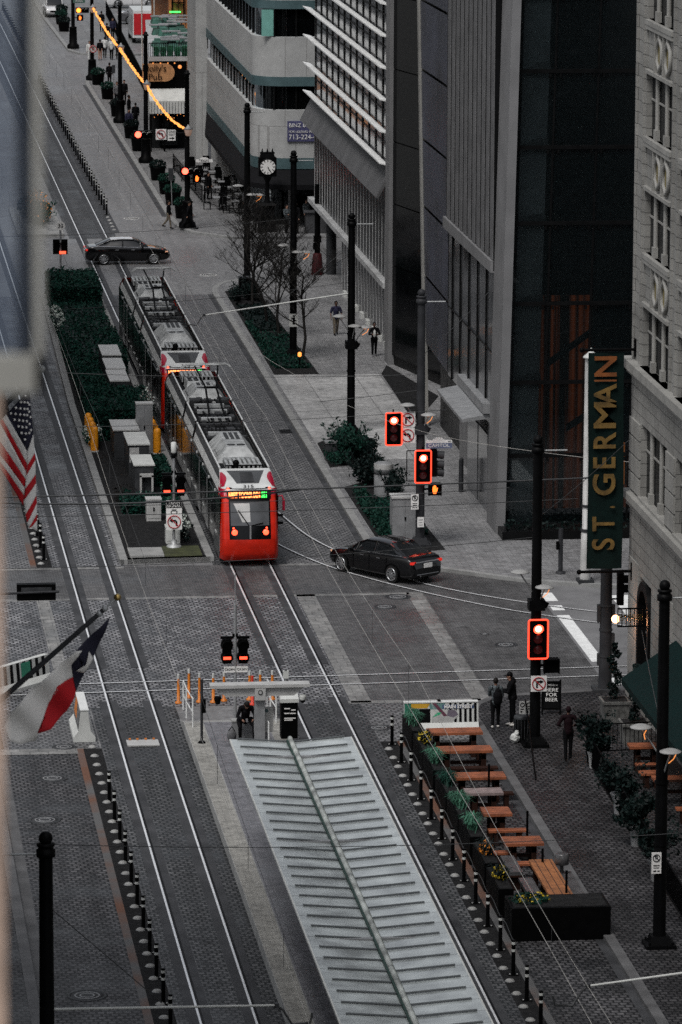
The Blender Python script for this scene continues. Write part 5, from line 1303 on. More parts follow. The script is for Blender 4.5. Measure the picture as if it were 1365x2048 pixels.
# speed and signal post by the far hedge
t = thing('train_signal', 'single train signal with a red bar and round 30 sign at the far hedge', 'train signal', (13.97,262.5,.0))
MB().bx(-.42,.5,-.35,.35,0,.42).build('plinth', M['concrete'], t); MB().cyl((0,0,.4),(0,0,3.9),.055).build('post', M['cab_grey'], t)
MB().bx(-.4,.38,-.03,.2,2.2,2.98).build('housing', M['black'], t); MB().bx(-.06,.28,-.09,-.05,2.22,2.36).build('red_bar', M['E_bar'], t)
mb = MB(); arc = [(math.sin(R(a))*.17, math.cos(R(a))*.17) for a in range(-110,111,20)]
for xx in (-.17,.14): mb.loft([[(xx+p[0],-.03,2.72+p[1]) for p in arc],[(xx+p[0],-.22,2.72+p[1]) for p in arc]],close=False,caps=False)
mb.build('visor', M['black'], t)
mb = MB(); mb.cyl((0,-.06,3.72),(0,-.04,3.72),.25,n=18); sp_ = mb.build('sign_disc', M['sign_white'], t); text('lettering','30',.30,M['ink'],sp_,(0,-.07,3.72))

# street clock
t = thing('street_clock', 'black cast street clock with a round white face', 'street clock', (27.45,287.6,.13))
mb = MB(); mb.fr(-.55,.55,-.55,.55,0,.3,.05,.05); mb.fr(-.45,.45,-.45,.45,.3,1.55,.08,.08); mb.fr(-.5,.5,-.5,.5,1.55,1.7,.1,.1); mb.build('pedestal', M['pole'], t)
MB().lathe([(.2,1.7),(.14,1.95),(.12,2.9),(.2,3.05),(.28,3.2)],n=12).build('column', M['pole'], t)
mb = MB(); mb.bx(-.52,.52,-.3,.3,3.25,4.35); mb.fr(-.44,.44,-.26,.26,4.35,4.58,.06,.04); mb.bx(-.42,.42,-.2,.2,4.58,4.66)
for x in (-.3,0,.3): mb.cyl((x,0,4.66),(x,0,4.86),.06,.02,n=6)
mb.build('case', M['pole'], t)
mb = MB(); mb.cyl((0,-.33,3.82),(0,-.305,3.82),.45,n=28); fo = mb.build('dial', M['sign_white'], t)
mb = MB()
for i in range(12):
    a = 2*PI*i/12; mb.box((.36*math.sin(a),-.335,3.82+.36*math.cos(a)),(.045,.012,.12),0,0,a)
mb.build('numerals', M['ink'], fo)
mb = MB(); mb.box((.06,-.345,3.70),(.05,.01,.28),0,0,R(180-27)); mb.box((.115,-.345,3.62),(.03,.01,.46),0,0,R(180-30)); mb.build('hands', M['ink'], fo)
mb = MB(); mb.tube([(.47*math.cos(2*PI*i/24),-.32,3.82+.47*math.sin(2*PI*i/24)) for i in range(25)],.035,6); mb.build('bezel', M['pole'], t)

# poles of the far block
def lantern_pole(label, x, y, h, lz, foot=1.5):
    t = thing('lamp_post', label, 'lamp post', (x,y,.13)); h -= .13; lz -= .13
    MB().lathe([(.16,0),(.15,h*.5),(.13,h-.3),(.19,h-.28),(.19,h-.18),(.1,h-.15),(.13,h-.06),(.02,h)],n=12).build('shaft', M['pole'], t)
    MB().lathe([(.5,0),(.5,.28),(.34,.42),(.30,foot),(.34,foot+.06),(.2,foot+.12)],n=10).build('base', M['black'], t)
    MB().lathe([(.03,.55),(.1,.42),(.3,.30),(.26,.26)],(.05,-.2,lz-.25),8).build('lantern_cap', M['cab_grey'], t)
    MB().lathe([(.25,.26),(.16,-.08),(.1,-.12)],(.05,-.2,lz-.25),8).build('lantern_glass', emit('lantern_glass',(1,.55,.35),.12,(.4,.36,.33)), t)
    return t
lp1 = lantern_pole('black lamp post carrying a red signal at the clock corner', 22.9, 289.6, 9.45, 5.95)
lp2 = lantern_pole('black lamp post in front of the tan pub signboard', 22.9, 323.9, 8.75, 5.3)
lp3 = lantern_pole('black lamp post beside the white-shirted people, string lights passing it', 22.87, 349.2, 8.65, 5.5)
lp4 = lantern_pole('black lamp post with a round no parking sign at the start of the string lights', 22.79, 380.7, 7.6, 5.7)
lp5 = lantern_pole('black lamp post with an amber-lit signal near the top left', 22.86, 407.9, 8.8, 6.9, 1.7)
t = thing('parking_sign', 'round no parking sign on the lamp post at the start of string lights', 'parking sign', (22.85,380.4,2.55)); MB().cyl((0,0,0),(0,.02,0),.30,n=18).build('plate', M['offwhite'], t); text('lettering','P',.4,M['ink'],t,(0,-.012,0)); mb = MB(); mb.tube([(.26*math.cos(2*PI*i/18),-.01,.26*math.sin(2*PI*i/18)) for i in range(19)],.03,5); mb.box((0,-.012,0),(.5,.01,.05),0,0,R(45)); mb.build('prohibition_ring', M['sign_red'], t)
def flat_signal(label, x, y, z, core):
    t = thing('traffic_signal', label, 'traffic signal', (x,y,z))
    MB().bx(-.24,.86,0,.22,-.22,.22).build('housing', M['black'], t)
    for i in range(3):
        xx = i*.34; arc = [(math.sin(R(a))*.16, math.cos(R(a))*.16) for a in range(-100,101,20)]
        vi = MB(); vi.loft([[(xx+p[0],0,p[1]) for p in arc],[(xx+p[0],-.2,p[1]) for p in arc]],close=False,caps=False); vi.build('visor', M['cab_light'] if i else M['black'], t)  # unlit sections get pale visors: the light they catch, as colour
        le = MB(); le.lathe([(.001,.06),(.12,.045),(.19,0)] if i == 0 else [(.001,.01),(.14,0)],n=14); l_ = le.build('lens', core if i == 0 else M['ink'], t); l_.rotation_euler = (PI/2,0,0); l_.location = (xx,-.02 if i else -.1,0)
    return t
flat_signal('horizontal signal with a red light at the left end of the mast arm', 20.0, 289.5, 5.68, emit('sig_red2',(1,.07,.04),6))
flat_signal('horizontal signal with a red light on the corner lamp post by the street clock', 22.75, 289.3, 3.52, emit('sig_red3',(1,.07,.04),6))
flat_signal('signal with an amber light on the lamp post near the top left', 23.3, 407.6, 3.3, emit('sig_amber',(1,.17,.02),5))
pedsig('pedestrian signal with an orange hand below the corner red light by the clock', 23.45, 289.3, 3.08, 1)
pedsig('pedestrian signal with an orange hand near the top left', 23.42, 407.6, 2.68, 1)
square_sign('no left turn sign hanging on the mast arm over the far pavement', 21.35, 289.4, 5.68, .62, 'noleft')
t = thing('road_sign', 'white one way sign with an arrow on the mast arm over the far pavement', 'road sign', (21.97,289.4,5.63)); MB().bx(-.23,.23,0,.02,-.32,.32).build('plate', M['sign_white'], t)
text('lettering','ONE',.2,M['ink'],t,(0,-.01,.2),sx=.9); text('lettering','WAY',.2,M['ink'],t,(0,-.01,.02),sx=.8); mb = MB(); mb.bx(-.16,.05,-.012,-.002,-.2,-.15); mb.prism([(.03,-.09),(.18,-.175),(.03,-.26)],-.012,-.002,'y'); mb.build('arrow', M['ink'], t)
MB().cyl((-3,.05,5.59),(0,.05,5.59),.05,n=8).build('mast_arm', M['pole'], lp1)
t = thing('street_name_sign', 'white street name sign beside the red light at the clock corner', 'street sign', (23.9,289.5,4.1)); MB().bx(-.5,.5,0,.02,-.1,.08).build('name_plate', M['sign_white'], t); text('lettering','TEXAS',.2,M['ink'],t,(-.02,-.008,-.01)); MB().prism([(-.3,.085),(.3,.085),(.12,.2),(-.12,.2)],0,.02,'y').build('top_plate', M['sign_white'], t)
t = thing('street_name_sign', 'dark green street name sign at the top left by the amber signal', 'street sign', (23.4,407.7,4.05)); MB().bx(-.55,.45,0,.02,-.16,.16).build('name_plate', pm('sign_green',(.05,.10,.08),.5), t); text('lettering','PRAIRIE',.22,M['offwhite'],t,(-.05,-.01,0),sx=.8)
t = thing('parking_post', 'thin post with a narrow dark sign between two planters at the clock corner', 'post', (22.55,296.5,.13)); MB().cyl((0,0,0),(-.1,0,2.6),.025).build('shaft', M['cab_grey'], t); MB().bx(-.24,.06,-.03,0,2.0,2.75).build('sign_plate', M['cab_dark'], t)
t = thing('parking_post', 'thin post with a small dark sign near the grey-shirted couple', 'post', (23.3,363,.13)); MB().cyl((0,0,0),(0,0,2.6),.03).build('shaft', M['cab_grey'], t); MB().bx(-.12,.12,-.03,0,2.2,2.8).build('sign_plate', M['cab_dark'], t)
# red-brown post by the far corner
t = thing('corner_post', 'dark post with a wide dull red base at the corner under the ledge', 'post', (28.5,269.5,.0)); MB().lathe([(.16,0),(.16,5)],n=10).build('shaft', M['black'], t); MB().lathe([(.36,0),(.34,.1),(.24,1.15),(.16,1.2)],n=10).build('base', pm('dull_red',(.045,.008,.01),.6), t)
mb = MB(); mb.bx(-.2,.2,-.2,.2,1.8,2.15); mb.bx(-.24,-.1,-.2,.1,1.4,1.75); mb.build('box', M['black'], t)

# string lights between the far lamp posts
SLp = [(22.87,381,5.75),(22.84,349,5.45),(22.94,324,5.25),(22.85,290,5.95)]
t = thing('string_lights', 'glowing orange string of lights looping between the far lamp posts', 'string lights')
path = []
for a,b,sg_ in ((SLp[0],SLp[1],.22),(SLp[1],SLp[2],.12),(SLp[2],SLp[3],.42)):
    for i in range(24):
        q = i/24; path.append((a[0]+(b[0]-a[0])*q,a[1]+(b[1]-a[1])*q,a[2]+(b[2]-a[2])*q-sg_*4*q*(1-q)))
path.append(SLp[3])
mm_, nt2, bb = new_mat('light_rope'); n_ = nt2.nodes.new('ShaderNodeTexNoise'); n_.inputs['Scale'].default_value = 2.2; g_ = nt2.nodes.new('ShaderNodeNewGeometry'); nt2.links.new(g_.outputs['Position'], n_.inputs['Vector'])
r_ = nt2.nodes.new('ShaderNodeValToRGB'); r_.color_ramp.elements[0].position = .35; r_.color_ramp.elements[0].color = (.75,.17,.015,1); r_.color_ramp.elements[1].position = .65; r_.color_ramp.elements[1].color = (1,.42,.1,1)
nt2.links.new(n_.outputs['Fac'], r_.inputs['Fac']); nt2.links.new(r_.outputs['Color'], bb.inputs['Emission Color']); inp(bb,'Emission Strength',1.0); inp(bb,'Base Color',(.05,.03,.02,1))
MB().tube(path,.03,6).build('light_rope', mm_, t)
mb = MB(); random.seed(11)
for p,q in zip(path[:-1],path[1:]):
    for k in (0,.33,.66): mb.sph((p[0]+(q[0]-p[0])*k+random.uniform(-.05,.05),p[1]+(q[1]-p[1])*k,p[2]+(q[2]-p[2])*k-.03),.055+.035*random.random(),6,4)
bo_ = mb.build('bulbs', emit('bulb',(1,.36,.07),1.6), t); bo_['kind'] = 'stuff'
# ------------------------------------------------------------------ bollards and studs
def bollard(name='lane_bollard'):
    t = thing(name, 'x', 'bollard')
    MB().cyl((0,0,0),(0,0,.98),.055,n=10).build('post', M['black'], t)
    mb = MB()
    for z in (.66,.86): mb.cyl((0,0,z),(0,0,z+.07),.058,n=10)
    mb.build('band', M['offwhite'], t)
    mb = MB(); mb.bx(-.14,.14,-.1,.1,0,.03)
    mb.build('base', M['black'], t)
    mb = MB()
    for s in (-.1,.1): mb.cyl((s,-.05,.03),(s,-.05,.05),.025,n=6)
    mb.build('bolts', M['cab_light'], t); return t
M['stud_grey'] = pm('stud_grey', (.26,.26,.25), .6, 0, .2, 5)
def stud():
    t = thing('lane_stud', 'x', 'road stud')
    MB().lathe([(.125,0),(.12,.025),(.1,.05),(.05,.068),(.005,.07)],n=14).build('dome', M['stud_grey'], t)
    MB().lathe([(.14,0),(.14,.01),(.12,.012)],n=14).build('rim', M['cab_grey'], t); return t
pb = bollard(); ps_ = stud(); usedb = useds = False
def row(kind, pts, lab, group):
    global usedb, useds
    for i,(x,y) in enumerate(pts):
        l = lab.format(nth(i))
        if kind == 'b':
            if not usedb: usedb = True; o = pb; o.location = (x,y,.01); o['label'] = l; o['group'] = group
            else: copy_tree(pb,(x,y,.01),None,l,group)
        else:
            if not useds: useds = True; o = ps_; o.location = (x,y,.01); o['label'] = l; o['group'] = group
            else: copy_tree(ps_,(x,y,.01),None,l,group)
def rng(a,b,st):
    o = []; y = a
    while (y <= b if st > 0 else y >= b): o.append(y); y += st
    return o
row('b',[(9.33,y) for y in rng(124.0,149.5,2.5)],'{} banded black bollard from the bottom edge, left of the left rails','bollards beside the left lane')
row('s',[(9.25,y) for y in rng(125.2,156.6,1.25)],'{} pale domed stud from the bottom edge in the left strip','studs beside the left lane')
row('b',[(18.98,y) for y in rng(123.4,156.5,2.5)],'{} banded black bollard from the bottom edge, along the dining deck','bollards along the dining deck')
row('s',[(18.8,y-.6) for y in rng(123.4,157,1.25)],'{} pale domed stud from the bottom edge in the dining deck strip','studs along the dining deck')
row('b',[(9.3,y) for y in rng(188.4,206,2.5)],'{} banded bollard from the crossing, below the striped flag','bollards below the striped flag')
row('s',[(9.15,y) for y in rng(187.6,199,1.25)],'{} domed stud from the crossing, below the striped flag','studs below the striped flag')
row('b',[(18.62,y) for y in rng(297.2,381,2.5)],'{} small black bollard from the far crossing in the long far row','bollards of the long far row')
row('b',[(18.75,y) for y in rng(408,450,2.5)],'{} small black bollard behind the glass bay at top left','bollards behind the glass bay')
row('s',[(18.6,y) for y in (289.8,291.3,292.8,294.3,295.8)],'{} flat stud at the near end of the long far bollard row','studs of the long far row')
# cable along the dining deck bollards
mb = MB(); mb.tube([(19.12,y,.75+.05*math.cos((y-123.4)/2.5*2*PI)) for y in rng(120,156,.6)],.012,4); tag(mb.build('barrier_cable', M['wire']),'thin dark cable sagging along the bollards of the dining deck','cable')
mb = MB(); mb.tube([(9.45,y,.75+.05*math.cos((y-123.4)/2.5*2*PI)) for y in rng(120,149.6,.6)],.01,4); tag(mb.build('barrier_cable', M['wire']),'thin dark cable along the bollards left of the left rails','cable')

# yellow bollards on the island
def ybol():
    t = thing('safety_bollard', 'x', 'bollard'); MB().lathe([(.17,0),(.165,.95),(.145,1.06),(.08,1.13),(.005,1.15)],n=14).build('post', M['yellow'], t); MB().lathe([(.21,0),(.2,.05),(.17,.06)],n=12).build('footing', M['concrete'], t); return t
yb0 = None
for gx,gy,sx_,sd in ((12.72,212.3,.0,'left'),(15.40,211.5,.04,'right')):
    for i in range(4):
        lb = '{} yellow bollard from the front of the short row {} of the grey cabinets'.format(nth(i), 'left' if sd=='left' else 'right'); g = 'yellow bollards %s of the cabinets' % sd
        loc = (gx-.02*i, gy+1.15*i, .12)
        if yb0 is None: yb0 = ybol(); yb0.location = loc; yb0['label'] = lb; yb0['group'] = g
        else: copy_tree(yb0, loc, None, lb, g)

# orange delineators behind the platform
def delin(m, cap):
    t = thing('marker_post', 'x', 'marker post'); MB().lathe([(.12,0),(.11,.05),(.055,.08),(.042,.85)],n=10).build('tube', m, t); MB().cyl((0,0,.85),(0,0,1.0),.044,n=10).build('cap', cap, t); return t
d0 = delin(M['orange'], M['offwhite']); first = True
for i,(x,y) in enumerate(((12.54,162.7),(12.96,163.5),(13.26,162.8),(13.72,162.7),(14.1,162.9),(14.98,163.0),(15.35,163.1),(15.75,163.0))):
    lb = '{} orange marker post from the left, behind the platform end'.format(nth(i)); g = 'orange marker posts'
    if first: d0.location = (x,y,.012); d0['label'] = lb; d0['group'] = g; first = False
    else: copy_tree(d0,(x,y,.012),None,lb,g)
dr = delin(M['red_post'], M['red_post']); dr.location = (15.0,162.2,.012); dr['label'] = 'single red marker post among the orange ones, right of the bent person'

# ------------------------------------------------------------------ platform and canopy
t = thing('tram_platform', 'long pale-edged platform with dark paving under the glass canopy', 'platform')
mb = MB(); mb.bx(12.38,15.7,60,158.4,0,.34); mb.prism([(158.4,0),(158.4,.34),(160.0,.02),(160.0,0)],12.38,15.7,'x'); mb.build('base', M['concrete'], t)
sheetm = M['plat'] = pave('platform_paving',(.15,.15,.165),(.18,.18,.195),(.11,.11,.115),.5,.09,.012,.2,.4,.55)
MB().quad((13.02,60,.345),(15.1,60,.345),(15.1,158.3,.345),(13.02,158.3,.345)).build('paving', sheetm, t)
M['tact'] = pave('tactile',(.30,.295,.27),(.34,.335,.31),(.24,.235,.22),.3,.1,.02,.3,.25,.75)
for a,b in ((12.40,12.98),(15.12,15.68)): MB().quad((a,60,.346),(b,60,.346),(b,158.3,.346),(a,158.3,.346)).build('edge_strip', M['tact'], t)
# railings at the ramp
def railing(label, pts, hs=(.55,1.0)):
    t = thing('ramp_railing', label, 'railing')
    for h in hs: MB().tube([(x,y,z+h) for x,y,z in pts],.024,6).build('rail', M['white'], t)
    for x,y,z in pts: MB().cyl((x,y,z),(x,y,z+hs[-1]),.03,n=6).build('post', M['white'], t)
    return t
railing('white ramp railing on the left side of the platform end', [(12.62,157.6,.3),(12.60,160.0,.1),(12.62,161.6,.02)])
railing('white ramp railing on the right side beyond the ticket machine', [(15.4,158.0,.3),(15.42,160.2,.1),(15.45,161.6,.02)])
railing('white railing bars just at the canopy end behind the info panel', [(14.75,153.8,.35),(14.76,155.4,.35)],(.6,.95))
t = thing('sign_post', 'thin grey post with a narrow dark box at the platform corner', 'post', (12.72,155.3,.35)); MB().cyl((0,0,0),(0,0,2.1),.045).build('shaft', M['pole_grey'], t); MB().bx(-.0,.13,-.08,.08,1.0,1.45).build('box', M['black'], t); MB().lathe([(.13,0),(.1,.06)],n=8).build('foot', M['black'], t)
# canopy head frame
t = thing('canopy_frame', 'pale T-shaped steel frame with small cameras at the canopy end', 'canopy frame', (14.47,154,.35))
mb = MB(); mb.bx(-1.6,1.6,-.25,.25,2.12,2.22); mb.prism([(-1.45,2.12),(-1.1,1.83),(1.1,1.83),(1.45,2.12)],-.14,.14,'y'); mb.build('beam', M['cab_light'], t)
mb = MB(); mb.bx(-.16,.16,-.12,.12,0,1.83); mb.build('post', M['cab_grey'], t)
mb = MB(); mb.bx(-.17,.17,-.27,-.14,1.72,2.1); mb.build('bracket', M['cab_light'], t)
mb = MB(); mb.cyl((0,-.29,1.98),(0,-.27,1.98),.075,n=14); mb.build('badge', M['black'], t); mb = MB(); mb.cyl((0,-.295,1.98),(0,-.288,1.98),.05,n=14); mb.build('badge_face', M['cab_light'], t)
for x in (-1.35,1.38):
    mb = MB(); mb.lathe([(.1,.16),(.12,.1),(.1,.0)],(x,-.1,1.68),10); c_ = mb.build('camera_hood', M['offwhite'] if x > 0 else M['black'], t); MB().sph((x,-.1,1.66),.09).build('camera_dome', M['ink'], c_)
t = thing('info_panel', 'pale information panel right of the bent person on the platform', 'information panel', (14.62,154.3,.35)); MB().bx(-.3,.32,-.05,.0,.55,1.38).build('panel', M['cab_light'], t); MB().bx(-.16,.18,.0,.1,0,.55).build('stand', M['cab_grey'], t)
mb = MB()
for x in (-.08,.10): mb.cyl((x,-.06,1.26),(x,-.05,1.26),.06,n=12)
mb.build('round_marks', M['teal'], t)
t = thing('ticket_machine', 'black ticket machine with sloping pale top at the canopy end', 'ticket machine', (15.6,155.9,.35))
mb = MB(); mb.bx(-.27,.27,-.25,.25,0,1.2); mb.build('cabinet', M['black'], t)
mb = MB(); mb.prism([(-.30,1.2),(.30,1.2),(.30,1.46),(-.30,1.32)],-.3,.3,'x'); mb.build('sloping_top', M['offwhite'], t)
mb = MB()
for x0,x1,z in ((-.17,.02,.98),(.05,.2,.93),(-.17,.0,.82),(.02,.2,.82),(-.17,.2,.66),(-.17,.1,.60)): mb.bx(x0,x1,-.26,-.25,z,z+.035)
mb.build('white_print', M['sign_white'], t)
t = thing('platform_post', 'slim grey post behind the ticket machine', 'post', (15.75,158.4,.1)); MB().cyl((0,0,0),(0,0,1.9),.06).build('shaft', M['cab_grey'], t); MB().bx(-.09,.09,-.07,.07,1.65,1.9).build('cap', M['offwhite'], t)

t = thing('platform_canopy', 'long frosted glass platform canopy with dark ribs and a central gutter', 'canopy')
M['rib_grey'] = pm('rib_grey',(.075,.083,.085),.5); z0 = 3.5; cxx = 14.27; hwid = 1.80
M['canopy'] = pm('canopy_glass',(.345,.375,.372),.18,0,.42,1.1,.06,.7)
for s in (-1,1):
    mb = MB(); ysn = [95.05+i*1.0 for i in range(48)]
    for a,b in zip(ysn[:-1],ysn[1:]):
        mb.quad((cxx,a+.01,z0-.10),(cxx+s*hwid,a+.01,z0+.05),(cxx+s*hwid,b-.01,z0+.05),(cxx,b-.01,z0-.10))
    mb.build('glass_panels', M['canopy'], t)
    mb = MB()
    for y in ysn: 
        mb.add([(cxx+s*.10,y-.04,z0-.07),(cxx+s*(hwid-.22),y-.04,z0+.05),(cxx+s*(hwid-.22),y+.04,z0+.05),(cxx+s*.10,y+.04,z0-.07),(cxx+s*.10,y-.04,z0-.045),(cxx+s*(hwid-.22),y-.04,z0+.075),(cxx+s*(hwid-.22),y+.04,z0+.075),(cxx+s*.10,y+.04,z0-.045)],[(4,5,6,7),(0,1,5,4),(2,3,7,6),(1,2,6,5),(3,0,4,7)])
    each(mb,'rib', M['rib_grey'], t)
mb = MB(); 
for s in (-1,1): mb.bx(cxx+s*hwid-.02,cxx+s*hwid+.02,95,142.05,z0-.02,z0+.05)
mb.build('edge_trim', M['offwhite'], t)
M['gutter'] = pm('gutter_metal',(.34,.36,.34),.5,0,.6,1.6)
mb = MB(); mb.cyl((cxx,95,z0-.0),(cxx,142.2,z0-.0),.075,n=10); mb.build('gutter_pipe', M['gutter'], t)
mb = MB(); mb.bx(cxx-.12,cxx-.07,95,142.1,z0-.1,z0-.01); mb.bx(cxx+.07,cxx+.095,95,142.1,z0-.1,z0-.02); mb.build('gutter_edge', pm('gutter_green',(.02,.045,.036),.5), t)
for i,y in enumerate((100,110,120,130,140)): MB().bx(cxx-.12,cxx+.12,y-.15,y+.15,.34,z0-.16).build('column', M['cab_grey'], t)
for i,y in enumerate((100,110,120,130,140)):
    mb = MB(); mb.prism([(cxx-1.6,z0-.02),(cxx+1.6,z0-.02),(cxx+.15,z0-.4),(cxx-.15,z0-.4)],y-.08,y+.08,'y'); mb.build('arm', M['cab_grey'], t)
mb = MB(); mb.bx(cxx-1.7,cxx+1.7,96,141.9,z0-.16,z0-.12); mb.build('soffit', M['cab_dark'], t)
t = thing('track_plate', 'pale plate with small orange reflectors between the left rails', 'track plate', (10.92,156.8,.02)); MB().bx(-.52,.52,-.4,.4,0,.04).build('plate', M['cab_light'], t)
for x in (-.4,-.15,.12,.38): MB().bx(x-.035,x+.035,.34,.42,.05,.09).build('reflector', M['orange'], t)

# ------------------------------------------------------------------ island cabinets
def cabinet(label, x, y, w, d, h, m, mt, over=.05, z=.12, legs=False):
    t = thing('equipment_cabinet', label, 'cabinet', (x,y,z))
    MB().bx(-w/2,w/2,-d/2,d/2,0,h).build('body', m, t)
    mb = MB(); mb.bx(-w/2-over,w/2+over,-d/2-over,d/2+over,h,h+.06); mb.build('lid', mt, t)
    mb = MB(); mb.bx(-w*.42,-.01,-d/2-.015,-d/2,.12,h-.1); mb.bx(.01,w*.42,-d/2-.015,-d/2,.12,h-.1); mb.build('door', m, t)
    mb = MB(); mb.bx(-.03,.03,-d/2-.04,-d/2-.015,h*.5,h*.5+.14); mb.build('handle', M['black'], t)
    return t
cabinet('dark grey cabinet with a pale lid, farthest left of the island group', 13.95,211.2,1.05,2.6,1.3,M['cab_dark'],M['cab_light'])
c1 = cabinet('pale-lidded cabinet with a round meter, middle of the island group', 14.22,207.4,.85,3.0,1.35,M['cab_dark'],M['offwhite'])
mb = MB(); mb.cyl((-.2,-1.6,.95),(-.2,-1.5,.95),.14,n=14); mb.bx(-.4,.0,-1.52,-1.5,.6,1.25); mb.build('meter', M['cab_light'], c1)
c2_ = cabinet('pale-lidded cabinet with an open-legged stand in front, nearest of the island group', 14.1,202.3,.78,2.4,1.3,M['cab_dark'],M['offwhite'])
mb = MB(); mb.bx(-.2,-.12,-1.5,-1.4,0,.95); mb.bx(.28,.36,-1.5,-1.4,0,.95); mb.bx(-.2,.36,-1.5,-1.3,.88,1.0); mb.build('stand', M['cab_light'], c2_)
cabinet('tall flat grey cabinet beside the tram on the planted island', 14.86,211.9,.72,.5,2.15,M['cab_grey'],M['cab_light'],.02)
cabinet('small pale louvred box behind the train signal', 14.1,195.9,.58,.6,.85,M['cab_light'],M['cab_light'],.03)
cabinet('pale box standing just behind the train signal post', 14.5,191.0,.55,.6,.62,M['offwhite'],M['offwhite'],.02)
for i,(x,y) in enumerate(((14.62,231.6),(14.55,227.4),(14.48,223.8))):
    cabinet('{} silver flat-topped cabinet from the back in the island hedge'.format(nth(i)), x, y, .85, 3.2, 1.5, M['cab_dark'], M['cab_light'], .03)
# kiosks in the right-hand pavement
k1 = cabinet('silver-grey utility cabinet with a pale lid beside the corner pole', 23.62,190.6,1.0,.9,1.75,M['cab_grey'],M['cab_light'],.04,.13)
t = thing('utility_pillar', 'small pale rounded utility pillar rising from the shrub bed', 'utility pillar', (23.98,200.4,.13)); MB().lathe([(.40,0),(.40,.9),(.36,.95),(.41,.97),(.40,1.35),(.3,1.42),(.01,1.44)],n=14).build('body', M['cab_grey'], t)
MB().lathe([(.405,.98),(.405,1.36)],n=14).build('cap_band', M['cab_light'], t)
t = thing('bed_bin', 'small dark box at the kerb side of the shrub bed', 'utility box', (22.75,209.3,.13)); MB().bx(-.25,.25,-.25,.25,0,.75).build('body', M['cab_dark'], t); MB().bx(-.28,.28,-.28,.28,.75,.82).build('lid', M['cab_grey'], t)
t = thing('bed_bin', 'small dark box by the pole in the far tree bed', 'utility box', (23.6,260.2,.13)); MB().bx(-.28,.28,-.28,.28,0,1.0).build('body', M['black'], t); MB().bx(-.31,.31,-.31,.31,1.0,1.06).build('lid', M['cab_dark'], t)
t = thing('bed_light', 'small glowing orange light low on the pole in the tree bed', 'garden light', (24.1,235.9,.15)); MB().cyl((0,0,0),(0,0,.45),.05).build('stem', M['black'], t); MB().lathe([(.05,.42),(.09,.46),(.09,.60),(.05,.64)],n=10).build('glow', emit('bed_glow',(1,.33,.06),1.6), t)

# ------------------------------------------------------------------ greenery
def leaves(mb, n, fn, size, flat=.0):
    for _ in range(n):
        c = Vector(fn()); s = size*random.uniform(.6,1.3)
        a = Vector((random.gauss(0,1),random.gauss(0,1),random.gauss(0,1)*(1-flat))).normalized(); b = a.orthogonal().normalized()
        b = (Matrix.Rotation(random.uniform(0,2*PI),3,a) @ b); d = a.cross(b)
        mb.add([c-b*s, c+d*s*.5, c+b*s, c-d*s*.5],[(0,1,2,3)])
def ell(c, r):
    def fn():
        while True:
            p = [random.uniform(-1,1) for _ in range(3)]; q = sum(v*v for v in p)
            if .35 < q < 1 or (q < .35 and random.random() < .2): return (c[0]+p[0]*r[0],c[1]+p[1]*r[1],c[2]+p[2]*r[2])
    return fn
def hedge_fn(poly, z0, z1):
    """points in the skin of a clipped hedge over an axis-aligned box"""
    x0,x1,y0,y1 = poly
    def fn():
        q = random.random()
        j = lambda: random.gauss(0,.04)
        if q < .55: return (random.uniform(x0,x1),random.uniform(y0,y1),z1+random.gauss(-.04,.06))
        if q < .85: return (random.uniform(x0,x1),y0+j(),random.uniform(z0,z1))
        return ((x0 if random.random()<.7 else x1)+j(),random.uniform(y0,y1),random.uniform(z0,z1))
    return fn
def hedge(label, x0,x1,y0,y1,h, n, m='leaf_hedge', core='leaf_dark'):
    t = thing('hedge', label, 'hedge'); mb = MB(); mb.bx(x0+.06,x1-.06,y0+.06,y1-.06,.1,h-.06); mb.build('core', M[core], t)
    mb = MB(); leaves(mb,n,hedge_fn((x0,x1,y0,y1),.1,h),.085)
    for q in range(n//60):
        p = (random.uniform(x0,x1),random.uniform(y0,y1),h+random.uniform(-.02,.14)); leaves(mb,8,lambda:(p[0]+random.gauss(0,.09),p[1]+random.gauss(0,.12),p[2]+random.gauss(0,.05)),.07)
    mb.build('foliage', M[m], t)
    if m == 'leaf_hedge':
        mb = MB(); leaves(mb,n//7,hedge_fn((x0,x1,y0,y1),h*.6,h+.03),.07); mb.build('young_foliage', M['leaf'], t)
    return t
random.seed(21)
hedge('clipped dark hedge block at the far end of the island', 13.1,15.72,255.0,261.6,1.5,3800)
hedge('lower clipped hedge just in front of the far hedge block', 13.0,15.6,243.5,254.2,.75,4200)
hedge('broad dark hedge mass beside the rear tram car', 12.9,15.6,233.5,243.2,1.1,4200)
hedge('hedge left of the silver cabinets', 12.9,14.0,221.5,233.4,1.25,3600)
hedge('dense hedge between the silver cabinets and grey cabinets', 12.85,15.5,215.0,221.3,1.55,4200)
hedge('low hedge strip between cabinet stand and train signal', 13.0,15.3,197.2,199.6,.55,1500)
hedge('small hedge right of the nearest cabinet', 14.7,15.4,203.5,207.5,.8,1000)
